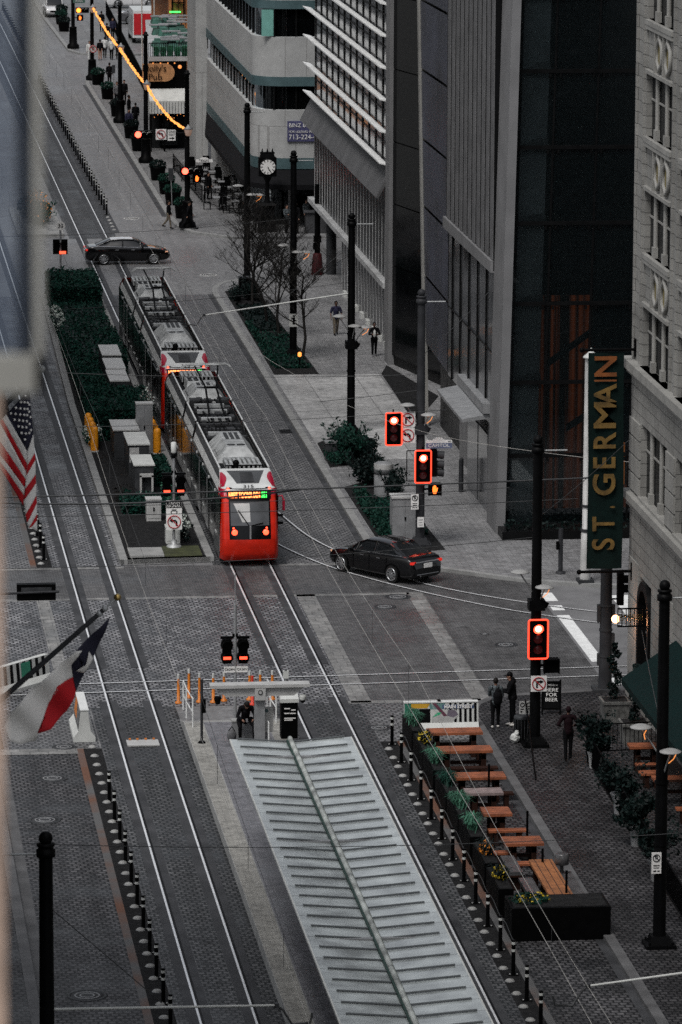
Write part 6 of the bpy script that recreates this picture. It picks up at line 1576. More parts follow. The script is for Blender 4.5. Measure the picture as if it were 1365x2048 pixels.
def bush(label, c, r, n, m, size=.07, core=True, name='shrub', group=None, m2=None, n2=0, cat='shrub'):
    t = thing(name, label, cat, (c[0],c[1],c[2]))
    if core:
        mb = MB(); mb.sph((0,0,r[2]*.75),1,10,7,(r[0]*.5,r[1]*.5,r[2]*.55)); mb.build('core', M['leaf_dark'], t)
    mb = MB(); k = 6
    for q in range(k):
        a = random.uniform(0,2*PI); w_ = random.uniform(.25,.75); s_ = random.uniform(.38,.68)
        leaves(mb,n//k,ell((r[0]*w_*math.cos(a),r[1]*w_*math.sin(a),r[2]*random.uniform(.45,1.15)),(r[0]*s_,r[1]*s_,r[2]*s_)),size*random.uniform(.7,1.35))
    for q in range(n//30):
        a = random.uniform(0,2*PI); e = random.uniform(.8,1.25); p = (r[0]*e*math.cos(a),r[1]*e*math.sin(a),r[2]*random.uniform(.7,1.7)); mb.tube([(p[0]*.3,p[1]*.3,r[2]*.4),p],.012,3); leaves(mb,3,lambda:(p[0]+random.gauss(0,.05),p[1]+random.gauss(0,.05),p[2]+random.gauss(0,.05)),size)
    mb.build('foliage', M[m], t)
    if m2: mb = MB(); leaves(mb,n2,ell((0,0,r[2]*1.0),r),size*.8); mb.build('blossom', M[m2], t)
    if group: t['group'] = group
    return t
bush('white flowering shrub beside the left yellow bollards',(12.75,214.3,.12),(.45,1.6,.45),500,'leaf',.08,m2='flower_white',n2=350)
bush('white flowering shrub at the far end of the island beside the glass bay',(13.05,248.5,.3),(.35,3.5,.5),500,'leaf',.08,m2='flower_white',n2=400)
bush('pale flowering shrub under the tall grey cabinet',(15.3,216.3,.5),(.35,2.0,.9),400,'leaf_dark',.08,m2='flower_white',n2=200)
bush('pale-leaved plant right of the train signal boards',(15.05,192.6,.12),(.3,1.6,.4),300,'leaf_dark',.07,m2='flower_white',n2=200)
bush('grey-leaved plant in front of the cabinet stand',(14.95,199.0,.12),(.25,1.0,.5),240,'leaf_light',.07)
bush('twiggy brown ground plant left of the cabinet stand',(13.3,199.5,.1),(.5,2.4,.3),420,'bark',.06)
bush('mounded green shrub in the bed below the red signals',(23.45,209.8,.13),(.8,1.7,.85),2200,'leaf',.085)
bush('twiggy dark shrub right of the mounded green shrub',(24.35,210.2,.13),(.5,1.5,.65),900,'leaf_dark',.08)
bush('low green ground shrub at the front of the same bed',(22.95,208.6,.12),(.45,1.4,.4),700,'leaf',.08)
bush('bushy dark shrub behind the pale utility pillar',(23.6,203.5,.13),(.8,1.5,.75),1600,'leaf_dark',.085)
bush('dark shrub right of the pale utility pillar',(24.3,200.0,.13),(.5,1.8,.75),900,'leaf_dark',.08)
hedge('low clipped green hedge along the kerb behind the black car', 22.75,23.15,190.5,200.5,.55,2200,'leaf')
hedge('low dark ground cover behind the silver utility cabinet', 23.2,24.7,191.6,199.0,.3,1800,'leaf_hedge')
bush('dense dark shrub at the foot of the pole near the far corner',(23.9,258.8,.13),(.55,1.3,.75),1200,'leaf_dark',.09)
bush('round dark shrub at the kerb end of the far tree bed',(23.0,258.5,.13),(.35,1.0,.55),500,'leaf_dark',.08)
hedge('low dark planting under the bare trees, far half', 22.9,24.4,247.5,257,.22,1500,'leaf_dark')
hedge('low dark planting under the bare trees, near half', 22.9,24.5,235,246.5,.22,1700,'leaf_hedge')
hedge('grey-green edging strip along the kerb under the bare trees', 22.75,23.05,236,250,.3,1100,'leaf_hedge')
bush('orange flowering planting left of the far rails beside the glass bay',(14.3,293.5,.1),(.9,5.0,.9),1400,'leaf',.09,m2='flower_orange',n2=260)
struct(MB().bx(12.8,15.5,286.9,300,-.1,.18).build('island_kerb', M['kerb']))
random.seed(8)
mb = MB(); leaves(mb,700,lambda:(random.uniform(27.7,40),random.uniform(190.3,191.6),.5+abs(random.gauss(0,.13))),.09); o = mb.build('tower_planting', M['leaf_dark']); tag(o,'low dark plants in the trough at the foot of the glass tower','plants',None,'stuff')
# bare trees
def tree(label, x, y, h, seed, spread=1.0):
    rnd = random.Random(seed); t = thing('bare_tree', label, 'tree', (x,y,.13)); tr = MB(); br = MB()
    def grow(p, d, L, r, lv):
        q = p; pts = [q]; rr = [r]; n = 4
        for i in range(n):
            d = (d + Vector((rnd.gauss(0,.13),rnd.gauss(0,.13),rnd.gauss(.04,.05)))).normalized(); q = q + d*L/n; pts.append(q); rr.append(r*(1-.55*(i+1)/n))
        (tr if lv == 0 else br).tube(pts, rr, 7 if lv == 0 else (5 if lv == 1 else 3))
        if lv >= 4: return
        k = (9,6,4,4)[lv]
        for i in range(k):
            f_ = rnd.uniform(.32 if lv == 0 else .2,1.0); idx = min(int(f_*n),n-1); b = pts[idx].lerp(pts[idx+1],f_*n-idx)
            a = rnd.uniform(0,2*PI); up_ = rnd.uniform(.35,.95); nd = (Vector((math.cos(a)*spread,math.sin(a)*spread,up_))*.9 + d*.35).normalized()
            grow(b, nd, L*rnd.uniform(.42,.62), max(rr[idx]*.55,.008), lv+1)
    grow(Vector((0,0,0)),Vector((0,0,1)),h,.085,0)
    tr.build('trunk', M['bark'], t); br.build('branches', M['bark'], t); return t
tree('bare twiggy tree left of the notice pole, far in the bed', 23.7, 256.5, 4.6, 3, 1.25)
tree('bare twiggy tree with its crown in front of the street clock', 23.9, 250.5, 4.4, 5, 1.2)
tree('bare slender tree just left of the notice pole', 24.0, 245.0, 4.2, 9, 1.0)
tree('bare tree right of the notice pole spreading over the pavement', 24.42, 237.8, 4.2, 14, 1.25)

# planters along the far kerb
def tub(label, x, y, r=.42, h=.75, m='leaf', n=500, group='tub planters along the far kerb'):
    t = thing('tub_planter', label, 'planter', (x,y,.13), 0, group)
    MB().lathe([(r*.8,0),(r*.85,.05),(r,h*.9),(r*1.06,h),(r*.9,h),(r*.85,h-.08),(.01,h-.09)],n=14).build('tub', M['black'], t)
    mb = MB(); leaves(mb,n,ell((0,0,h+.12),(r*1.15,r*1.15,.35)),.09); mb.build('foliage', M[m], t); return t
labs = ['black tub planter nearest the two crossing people','second black tub planter up the far kerb from the crossing','third black tub planter up the far kerb, by the thin sign post','fourth black tub planter, at the foot of the mast arm post','fifth black tub planter up the far kerb','sixth black tub planter, beside the couple in grey','black tub planter by the lamp post in front of pub','black tub planter near the white-shirted people','black tub planter at the string lights start','black tub planter nearest the amber signal','middle black tub planter before the small white car','black tub planter right in front of the small white car']
for i,(x,y,m_) in enumerate(((23.0,294.2,'leaf'),(22.9,300.8,'leaf'),(22.95,306.5,'leaf'),(22.95,314,'leaf_dark'),(22.9,331,'leaf_dark'),(22.95,339,'leaf_dark'),(22.95,353.5,'leaf_dark'),(23.05,366.0,'leaf'),(23.0,377,'leaf'),(23.0,424.3,'leaf_dark'),(23.15,431.5,'leaf'),(23.5,437,'leaf_dark'))):
    tub(labs[i], x, y, .5, .85, m_)
# ------------------------------------------------------------------ street dining deck
def picnic(label, cx, cy, L, along='x', m='wood', depth=.75, bench=True, z=.0):
    t = thing('picnic_table', label, 'picnic table', (cx,cy,z), 0 if along == 'x' else PI/2)
    MB().bx(-L/2,L/2,-depth/2,depth/2,.77,.85).build('tabletop', M[m] if along == 'x' else M['wood_len'], t)
    for s in (-1,1):
        mb = MB(); x = s*(L/2-.28); mb.bx(x-.08,x+.08,-depth*.36,-depth*.36+.14,0,.77); mb.bx(x-.08,x+.08,depth*.36-.14,depth*.36,0,.77); mb.bx(x-.07,x+.07,-depth*.36,depth*.36,.55,.68); mb.build('leg', M['wood_dark'], t)
    MB().bx(-L/2+.3,L/2-.3,-.05,.05,.35,.45).build('stretcher', M['wood_dark'], t)
    return t
def bench(label, cx, cy, L, along='x', m='wood_dark', z=0, w=.34):
    t = thing('bench', label, 'bench', (cx,cy,z), 0 if along == 'x' else PI/2)
    MB().bx(-L/2,L/2,-w/2,w/2,.42,.48).build('seat', M[m], t)
    for s in (-1,1):
        x = s*(L/2-.22); MB().bx(x-.07,x+.07,-w*.4,w*.4,0,.42).build('leg', M['wood_dark'], t)
    return t
picnic('reddish picnic table nearest the painted barrier', 20.80,154.2,1.75)
picnic('second reddish picnic table from the painted barrier', 20.78,151.65,1.72)
picnic('third reddish picnic table from the barrier, thin umbrella pole beside it', 20.74,148.05,1.62)
picnic('greyish weathered picnic table in the middle of the row', 20.6,146.0,1.15,'x','wood_grey',.7)
picnic('short orange-brown picnic table in the middle of the row', 20.63,143.45,.86,'x','wood',.95)
picnic('dark red picnic table before the long lengthwise one', 20.9,139.8,1.15,'x','wood',.9)
picnic('long orange table set lengthwise near the black planter box', 21.08,135.3,4.4,'y','wood_len',.68)
bench('dark bench behind the first picnic table', 20.9,153.1,1.5)
bench('dark bench under the second picnic table', 20.95,150.6,1.5)
bench('dark bench between third and grey tables', 21.0,147.2,1.4)
bench('red-brown bench in front of the short table', 20.85,142.55,1.15,m='wood')
bench('short bench left of the dark red table', 20.25,139.9,.55,m='wood')
bench('dark red bench in front of the dark red table', 20.98,138.6,1.15,m='wood')
M['vinyl'] = pm('bench_vinyl',(.075,.075,.078),.25,0,.3,2)
for lb,x,y,L in (('padded grey bench at the left of the long table, far piece',20.33,138.1,1.9),('padded grey bench at the left of the long table, near piece',20.5,135.2,2.6),('padded grey bench at the right of the long table',21.72,135.6,3.0)):
    b = bench(lb,x,y,L,'y'); MB().bx(-L/2,L/2,-.2,.2,.48,.58).build('cushion', M['vinyl'], b)
t = thing('stool', 'grey drum-shaped stool top beside the right padded bench', 'stool', (21.62,136.9,0)); MB().lathe([(.14,0),(.05,.04),(.05,.8),(.2,.85),(.2,1.15),(.17,1.17)],n=14).build('body', M['vinyl'], t)
for lb,x,y,h in (('thin black umbrella pole by the third picnic table',20.95,147.3,1.35),('thin black umbrella pole by the dark red table',21.2,140.9,1.45),('thin black umbrella pole at the far end of the long table',21.1,137.2,1.25),('thin black umbrella pole at the near end of the long table',21.25,133.7,1.5)):
    t = thing('umbrella_pole', lb, 'umbrella pole', (x,y,0)); MB().cyl((0,0,0),(0,0,h),.035,n=8).build('shaft', M['black'], t); MB().lathe([(.25,0),(.24,.06),(.05,.1)],n=12).build('base', M['black'], t)
# planters along the deck
def deckplant(label, y, L, tuft, h=.85, grp='black planters along the dining deck'):
    t = thing('deck_planter', label, 'planter', (19.62,y,0), 0, grp)
    MB().bx(-.22,.22,-L/2,L/2,0,h).build('box', M['black'], t); MB().bx(-.18,.18,-L/2+.04,L/2-.04,h,h+.012).build('earth', M['soil'], t)
    mats = {'pale':('leaf_light',None),'yellow':('leaf_dark','flower_yellow'),'orange':('leaf_dark','flower_orange'),'green':('leaf',None),'gold':('leaf_dark','flower_yellow')}[tuft]
    mb = MB()
    for _ in range(240 if tuft in ('pale','green') else 110):                     # arching blades
        a = random.uniform(0,2*PI); l = random.uniform(.25,.55); bx_ = random.gauss(0,.07); by_ = random.gauss(0,.25); w_ = .014
        p0 = Vector((bx_,by_,h)); p1 = p0+Vector((math.cos(a)*l*.35,math.sin(a)*l*.5,l*.7)); p2 = p0+Vector((math.cos(a)*l*.75,math.sin(a)*l*1.0,l*.55)); sd_ = Vector((-math.sin(a),math.cos(a),0))*w_
        mb.add([p0-sd_,p0+sd_,p1+sd_,p1-sd_],[(0,1,2,3)]); mb.add([p1-sd_,p1+sd_,p2],[(0,1,2)])
    mb.build('grass_tuft', M[mats[0]], t)
    if mats[1]: mb = MB(); leaves(mb,110,ell((0,0,h+.15),(.24,.5,.2)),.05); mb.build('blossom', M[mats[1]], t)
    return t
random.seed(31)
for lb,y,tf in (('black deck planter with a pale grass tuft nearest the painted barrier',155.4,'pale'),('black deck planter with yellow flowers',152.6,'yellow'),('black deck planter with a big pale grass tuft beside the second table',150.0,'pale'),('black deck planter with a yellow-green tuft beside the third table',147.0,'green'),('black deck planter with a spiky pale tuft beside the grey table',144.2,'pale'),('black deck planter with a spiky pale tuft and yellow edge beside the short table',141.5,'pale'),('black deck planter with orange flowers',138.4,'orange'),('black deck planter with golden yellow flowers',135.5,'gold')):
    deckplant(lb,y,2.5,tf)
t = thing('planter_wall', 'big black planter box closing the near end of the dining deck', 'planter', (0,0,0)); MB().bx(19.42,22.2,131.75,133.2,0,.95).build('box', M['black'], t); MB().bx(19.5,22.12,131.85,133.1,.95,.962).build('earth', M['soil'], t)
mb = MB(); leaves(mb,360,ell((20.0,132.5,1.02),(.55,.5,.14)),.06); mb.build('foliage', M['leaf'], t); mb = MB(); leaves(mb,60,ell((20.1,132.5,1.06),(.5,.5,.14)),.05); mb.build('blossom', M['flower_yellow'], t)
MB().bx(20.2,21.3,133.9,134.1,.3,.42).build('slatted_ledge', M['cab_light'], t)
# painted barrier
t = thing('street_barrier', 'painted street barrier with black and white stripes and a blue street name', 'barrier', (20.82,157.9,0))
prof = [(-.32,0),(-.32,.12),(-.16,.3),(-.10,.95),(.10,.95),(.16,.3),(.32,.12),(.32,0)]
mb = MB(); mb.prism(prof,-1.2,1.25,'x'); mb.build('body', M['offwhite'], t)
mb = MB(); mb.bx(-1.22,1.24,-.12,.12,.951,.985); mb.build('top_rail', M['white'], t)
mb = MB(); mb.bx(-.1,.0,-.1,.1,.985,1.03); mb.build('lifting_lug', M['black'], t)
def face(x,z,off): # painted front on the sloped side
    y = -.16+.06*(z-.3)/.65 if z > .3 else -.32+.16*(z-.12)/.18
    return (x, y-off, z)
def paint(name, poly, m, off):
    mb = MB(); mb.add([face(x,z,off) for x,z in poly],[tuple(range(len(poly)))[::-1]]); return mb.build(name, m, t)
paint('painted_ground',[(-1.2,.3),(1.25,.3),(1.25,.95),(-1.2,.95)],M['offwhite'],.003)
for i in range(6):
    x = .28+i*.165; mb = paint('black_stripe',[(x,.3),(x+.085,.3),(x+.085,.945),(x,.945)],M['ink'],.006)
paint('painted_blue',[(.05,.75),(1.10,.75),(1.10,.88),(.05,.88)],pm('mural_blue',(.05,.08,.16),.6),.009)
text('lettering','MAIN STREET',.15,M['sign_white'],t,(.58,-.14,.815),(R(85),0,0),sx=1.05,bold=.006)
paint('painted_green',[(-1.2,.3),(-.95,.3),(-.75,.945),(-1.2,.945)],pm('mural_green',(.02,.16,.10),.6),.006)
paint('painted_yellow',[(-1.0,.78),(-.45,.78),(-.36,.93),(-.98,.93)],pm('mural_yellow',(.5,.28,.02),.6),.009)
paint('painted_black',[(-1.0,.3),(-.35,.3),(-.35,.76),(-1.0,.76)],M['ink'],.009)
paint('painted_teal',[(-.36,.74),(.1,.74),(.15,.945),(-.4,.945)],pm('mural_teal',(.10,.20,.19),.6),.007)
paint('painted_maroon',[(-.30,.945),(-.16,.945),(.22,.52),(.10,.50)],pm('mural_maroon',(.10,.03,.05),.6),.010)
paint('painted_grey',[(-.3,.3),(.35,.3),(.6,.52),(.5,.72),(.2,.7),(-.1,.62),(-.3,.5)],pm('mural_grey',(.38,.38,.37),.6),.008)
paint('painted_mauve',[(.2,.52),(.42,.46),(.58,.56),(.46,.71),(.24,.71)],pm('mural_mauve',(.13,.11,.14),.6),.011)
paint('painted_emerald',[(-.28,.48),(-.05,.55),(.02,.64),(-.12,.63)],pm('mural_emerald',(.03,.35,.17),.6),.011)
# barriers on the left
t = thing('street_barrier', 'striped barrier with a green patch, behind the dark red and white flag pole', 'barrier', (7.2,165.4,0), .88)
mb = MB(); mb.prism(prof,-1.7,1.7,'x'); mb.build('body', M['offwhite'], t)
for i in range(9): paint('black_stripe',[(-1.6+i*.36,.3),(-1.43+i*.36,.3),(-1.43+i*.36,.94),(-1.6+i*.36,.94)],M['ink'],.006)
paint('painted_green',[(.1,.35),(.62,.35),(.62,.9),(.1,.9)],pm('mural_green2',(.02,.20,.12),.6),.01)
t = thing('street_barrier', 'white barrier seen end-on with swirl painting on its left side', 'barrier', (9.05,158.6,0), PI/2)
mb = MB(); mb.prism([(-.36,0),(-.36,.15),(-.2,.36),(-.12,1.05),(.12,1.05),(.2,.36),(.36,.15),(.36,0)],-1.35,1.35,'x'); mb.build('body', M['offwhite'], t)
def paint2(poly, m, off):
    mb = MB(); mb.add([(x,.2-.08*(z-.36)/.69+off,z) for x,z in poly],[tuple(range(len(poly)))]); return mb.build('painted_patch', m, t)
paint2([(-1.3,.36),(1.3,.36),(1.3,1.04),(-1.3,1.04)],pm('swirl_paint',(.12,.12,.12),.6,0,1.0,6),.004); paint2([(-.1,.5),(1.2,.5),(1.2,1.03),(.2,1.03)],pm('swirl_orange',(.5,.16,.03),.6,0,.4,4),.008)
MB().bx(-1.37,1.37,-.14,.14,1.051,1.08).build('top_rail', M['white'], t)

# ------------------------------------------------------------------ pavement terrace on the right
def fence(label, p0, p1, h=.98, z=.13, n=None):
    t = thing('terrace_fence', label, 'fence'); a = Vector((p0[0],p0[1],z)); b = Vector((p1[0],p1[1],z)); L = (b-a).length; n = n or int(L/.14)
    mb = MB()
    for i in range(n+1):
        p = a.lerp(b,i/n); mb.cyl(p+Vector((0,0,.08)),p+Vector((0,0,h)),.011,n=4)
    mb.build('bar_lattice', M['black'], t)
    mb = MB()
    for hh in (.1,h): mb.cyl(a+Vector((0,0,hh)),b+Vector((0,0,hh)),.026,n=6)
    mb.build('rails', M['black'], t)
    for p in (a,b): MB().cyl(p,p+Vector((0,0,h+.08)),.035,n=8).build('post', M['black'], t)
    return t
fence('black barred terrace fence across the pavement before the potted plant', (25.0,153.4),(27.7,153.75))
fence('black terrace fence running along the pavement behind the shrubs', (24.85,152.3),(24.45,132.0))
def stonepot(label, x, y, w=.78, h=.62, plant='tall'):
    t = thing('potted_plant', label, 'potted plant', (x,y,.13))
    mb = MB(); v = w/2; mb.fr(-v,v,-v,v,0,h,-.04,-.04); mb.bx(-v-.08,v+.08,-v-.08,v+.08,h,h+.09); mb.build('pot', pm('pot_stone',(.10,.10,.095),.8,0,.5,6) if 'pot_stone' not in bpy.data.materials else bpy.data.materials['pot_stone'], t)
    MB().bx(-v,v,-v,v,h+.09,h+.10).build('earth', M['soil'], t)
    if plant == 'tall':
        MB().tube([(0,0,h),(.03,0,1.1),(-.02,.02,1.9)],.03,5).build('stem', M['bark'], t)
        mb = MB()
        for i in range(12):
            zz = h+.25+i*.15; leaves(mb,42,ell((random.gauss(0,.06),random.gauss(0,.06),zz),(.17-.004*i,.17-.004*i,.12)),.075)
        mb.build('foliage', M['leaf_dark'], t)
    return t
random.seed(41)
stonepot('tall slim plant in a carved stone pot beside the steel mast pole', 26.7,158.3)
stonepot('tall slim plant in a carved stone pot behind the terrace fence', 26.8,155.0)
for lb,x,y,r,h in (('bushy dark shrub in a pale pot at the corner of the terrace fence',24.95,151.6,.52,.62),('bushy dark shrub on the terrace fence, second from the fence corner',24.75,145.6,.62,.6),('bushy dark shrub on the terrace fence, third from the fence corner',24.6,141.6,.58,.6),('dark shrub at the fence near the right-hand pole, last of the row',24.5,137.5,.55,.6)):
    t = thing('potted_shrub', lb, 'potted plant', (x,y,.13)); MB().lathe([(.16,0),(.2,.4),(.28,h),(.3,h+.04),(.22,h+.03)],n=12).build('pot', M['cab_light'] if y > 150 else M['cab_grey'], t)
    MB().sph((0,0,h+.40),1,10,7,(r*.45,r*.45,.3)).build('core', M['leaf_dark'], t)
    mb = MB()
    for q in range(7):
        a = random.uniform(0,2*PI); leaves(mb,130,ell((r*.55*math.cos(a),r*.55*math.sin(a),h+random.uniform(.15,.8)),(r*random.uniform(.4,.65),)*2+(random.uniform(.2,.36),)),.085*random.uniform(.75,1.3))
    for q in range(26):
        a = random.uniform(0,2*PI); p = (r*1.15*math.cos(a),r*1.15*math.sin(a),h+random.uniform(.2,1.15)); mb.tube([(0,0,h+.1),p],.01,3); leaves(mb,6,lambda:(p[0]+random.gauss(0,.06),p[1]+random.gauss(0,.06),p[2]+random.gauss(0,.06)),.07)
    leaves(mb,120,ell((0,0,h+.45),(r*.6,r*.6,.4)),.085); mb.build('foliage', M['leaf_dark'], t)
picnic('reddish terrace table just inside the barred fence', 26.5,151.1,1.1,'x','wood',.6,z=.13)
bench('reddish terrace bench below the first terrace table', 26.4,150.0,.8,m='wood',z=.13)
bench('reddish stepped bench in front of the terrace table', 26.3,148.9,.75,m='wood',z=.13,w=.5)
picnic('reddish terrace table half hidden by the right-hand pole', 26.6,146.6,1.3,'x','wood',.6,z=.13)
bench('reddish terrace bench right of the right-hand pole', 26.7,144.2,.9,m='wood',z=.13)
picnic('reddish terrace table at the right edge under the awning', 26.85,141.8,1.1,'x','wood',.7,z=.13)
# far patio with black rails, chairs and tables
fence('black railing round the far patio below the black awning', (24.9,301.5),(27.2,292.2),.95,.13,40)
fence('black railing along the far patio toward the pub', (24.8,302),(24.4,320),.95,.13,60)
def ptable(label, x, y, s=1):
    t = thing('patio_table', label, 'patio table', (x,y,.13), 0, 'far patio tables'); MB().bx(-.55*s,.55*s,-.4,.4,.72,.76).build('tabletop', M['cab_grey'], t)
    mb = MB(); mb.cyl((0,0,0),(0,0,.72),.04,n=6); mb.lathe([(.28,0),(.25,.03)],n=8); mb.build('pedestal', M['black'], t); return t
def pchair(x, y, rz, lab):
    t = thing('patio_chair', lab, 'patio chair', (x,y,.13), rz, 'far patio chairs'); MB().bx(-.21,.21,-.21,.21,.42,.46).build('seat', M['black'], t); MB().bx(-.21,.21,.18,.22,.5,.92).build('backrest', M['black'], t)
    for a in (-1,1):
        for b in (-1,1): MB().cyl((a*.19,b*.19,0),(a*.2,b*.2,.44),.018,n=5).build('leg', M['black'], t)
    return t
random.seed(51); k = 0; c0 = None; plab = 'dark patio table behind the far black railing, {} from the near end'; clab = '{} dark patio chair from the near end behind the far black railing'
for i,(x,y) in enumerate(((25.7,298.3),(26.7,296.3),(27.6,304.5),(26.2,303.5),(27.2,300.0),(25.6,308),(26.7,306.5),(25.5,313),(26.6,312),(25.4,318),(26.4,318.5))):
    ptable(plab.format(nth(i)), x, y)
    for dx,dy,rz in ((-.9,0,PI/2),(.9,0,-PI/2),(0,-.8,PI),(.1,.8,0)):
        if c0 is None: c0 = pchair(x+dx,y+dy,rz,clab.format(nth(k)))
        else: copy_tree(c0,(x+dx,y+dy,.13),rz,clab.format(nth(k)),'far patio chairs')
        k += 1
fence('dark fence along the far pavement above the string lights', (26.0,366),(27.6,440),1.3,.13,160)
# ------------------------------------------------------------------ people
def remesh(o, vs, it=3):
    r = o.modifiers.new('remesh','REMESH'); r.mode = 'VOXEL'; r.voxel_size = vs; r.use_smooth_shade = True
    s = o.modifiers.new('smooth','SMOOTH'); s.factor = .5; s.iterations = it
def chain(mb, pts, rr, n=8):
    mb.tube(pts, rr, n)
    for p,r in zip(pts,rr): mb.sph(tuple(p), r, n, 6)
def person(label, x, y, rz=0, h=1.72, z=.13, top='cl_black', legs='cl_black', skin='skin', hair='hair', shoes='cl_black',
           thigh=(4,-4), knee=(3,5), sh=(5,5), ab=(9,9), el=(15,15), inw=(.0,.0), lean=0, nod=0, cap=False, hood=False, long_coat=False, bag=None, phone=False, bare=False, near=True, drop=0, group=None, split=.0):
    t = thing('person', label, 'person', (x,y,z), rz, group); k = h/1.75; t.scale = (k,k,k)
    vs = .012 if near else .022
    J = {}; pel = Vector((0,0,.95-drop))
    lr = Matrix.Rotation(R(lean),3,'X')                                     # lean forward is toward -y
    up = lambda v: pel + lr @ Vector(v)
    J['chest'] = up((0,-.01,.34)); J['neck'] = up((0,0,.53)); hd = lr @ Matrix.Rotation(R(nod),3,'X')
    J['head'] = J['neck'] + hd @ Vector((0,-.02,.155))
    leg = {}; arm = {}
    for i,s in enumerate((-1,1)):
        hip = pel+Vector((s*(.09+split*.3),0,-.02)); a = R(thigh[i]); b = R(thigh[i]-knee[i]); sp = s*split
        kn = hip+Vector((sp*.3,-math.sin(a),-math.cos(a))).normalized()*.42; an = kn+Vector((0,-math.sin(b),-math.cos(b)))*.43
        leg[s] = (hip,kn,an)
        sho = up((s*.185,0,.47)); f = R(sh[i]); A = R(ab[i]); e = R(sh[i]+el[i])
        elb = sho + lr @ Vector((s*math.sin(A),-math.sin(f)*math.cos(A),-math.cos(f)*math.cos(A)))*.29
        fd = lr @ Vector((-s*inw[i],-math.sin(e),-math.cos(e))).normalized(); wr = elb + fd*.25
        arm[s] = (sho,elb,wr,fd)
    low = min(v[2].z for v in leg.values())
    dz = Vector((0,0,.085-low)); sh_ = lambda p: p+dz
    # body: head, neck, trunk, limbs and hands in one skin
    mb = MB(); hc = sh_(J['head'])
    mb.sph(tuple(hc+hd@Vector((0,.01,.02))),.095,12,9,(.82,1.0,1.22)); mb.sph(tuple(hc+hd@Vector((0,-.035,-.055))),.062,10,7,(.85,.9,1))
    mb.sph(tuple(hc+hd@Vector((0,-.10,-.005))),.018,6,5,(.8,1,1.3))
    for s in (-1,1): mb.sph(tuple(hc+hd@Vector((s*.08,.01,0))),.022,6,5,(.5,.8,1.3))
    chain(mb,[sh_(J['neck'])-Vector((0,0,.06)),hc-Vector((0,0,.05))],[.058,.052])
    chain(mb,[sh_(pel),sh_(pel.lerp(J['chest'],.5)),sh_(J['chest'])],[.10,.09,.105])
    for s in (-1,1):
        hip,kn,an = [sh_(p) for p in leg[s]]; chain(mb,[hip,hip.lerp(kn,.5),kn,kn.lerp(an,.35),an],[.078,.066,.05,.05,.034])
        sho,elb,wr = [sh_(p) for p in arm[s][:3]]; fd = arm[s][3]
        chain(mb,[sho,elb,elb.lerp(wr,.4),wr],[.05,.038,.036,.025])
        side = fd.cross(Vector((s,0,0))); side = side.normalized() if side.length > .01 else Vector((0,0,1)); thw = side
        palm = wr+fd*.05; chain(mb,[wr,palm,wr+fd*.085],[.025,.03,.028],7)
        for j in range(4):
            o = thw*((j-1.5)*.019); ln = (.058,.072,.068,.05)[j]; q = wr+fd*.08+o; c1_ = q+fd*ln*.55; c2_ = c1_+(fd*.5+Vector((-s*.8,0,0))*.7).normalized()*ln*.5
            mb.tube([q,c1_,c2_],[.0105,.0095,.008],5)
        th0 = wr+fd*.03-thw*.03; mb.tube([th0,th0+(fd-thw*.8).normalized()*.04,th0+(fd-thw*.3).normalized()*.075],[.013,.012,.009],5)
    body = mb.build('body', M[skin], t); remesh(body, .0095 if near else .02, 1)
    e = MB()
    for s in (-1,1): e.sph(tuple(hc+hd@Vector((s*.034,-.088,.022))),.011,6,5)
    e.sph(tuple(hc+hd@Vector((0,-.098,-.058))),.02,6,4,(1,.4,.3)); e.build('face_features', M['ink'], t)
    # clothes
    mb = MB()
    chain(mb,[sh_(pel)+Vector((0,0,-.02 if not long_coat else -.3)),sh_(pel.lerp(J['chest'],.55)),sh_(J['chest']),sh_(J['neck'])-Vector((0,0,.05))],[.150 if not long_coat else .17,.142,.155,.10],12)
    chain(mb,[sh_(arm[-1][0]),sh_(up((0,0,.48))),sh_(arm[1][0])],[.075,.10,.075])
    for s in (-1,1):
        sho,elb,wr,_ = arm[s]
        if bare: chain(mb,[sh_(sho),sh_(sho.lerp(elb,.8))],[.078,.068])
        else: chain(mb,[sh_(sho),sh_(elb),sh_(wr)],[.076,.062,.046])
    if hood: chain(mb,[sh_(J['neck'])+lr@Vector((0,.07,-.02)),sh_(J['neck'])+lr@Vector((0,.05,.05))],[.09,.075])
    o = mb.build('jacket' if not bare else 'shirt', M[top], t); remesh(o, vs, 3)
    mb = MB()
    chain(mb,[sh_(pel)+Vector((-.06,0,0)),sh_(pel)+Vector((.06,0,0))],[.115,.115])
    for s in (-1,1):
        hip,kn,an = [sh_(p) for p in leg[s]]; chain(mb,[hip,hip.lerp(kn,.5),kn,an+Vector((0,0,.03))],[.105,.088,.07,.056])
    o = mb.build('trousers', M[legs], t); remesh(o, vs, 3)
    for s in (-1,1):
        an = sh_(leg[s][2]); mb = MB(); chain(mb,[an+Vector((0,.03,-.02)),an+Vector((0,-.06,-.04)),an+Vector((0,-.16,-.048))],[.05,.046,.036]); o = mb.build('shoe', M[shoes], t); remesh(o, .014, 2)
    mb = MB(); mb.sph(tuple(hc+hd@Vector((0,.028,.045))),.105,12,9,(.86,.98,1.05)); o = mb.build('cap' if cap else 'hair', M[hair if not cap else 'ink'], t)
    if cap: mb = MB(); mb.sph(tuple(hc+hd@Vector((0,-.10,.055))),.08,10,5,(1,1.1,.16)); mb.build('cap_peak', M['ink'], t)
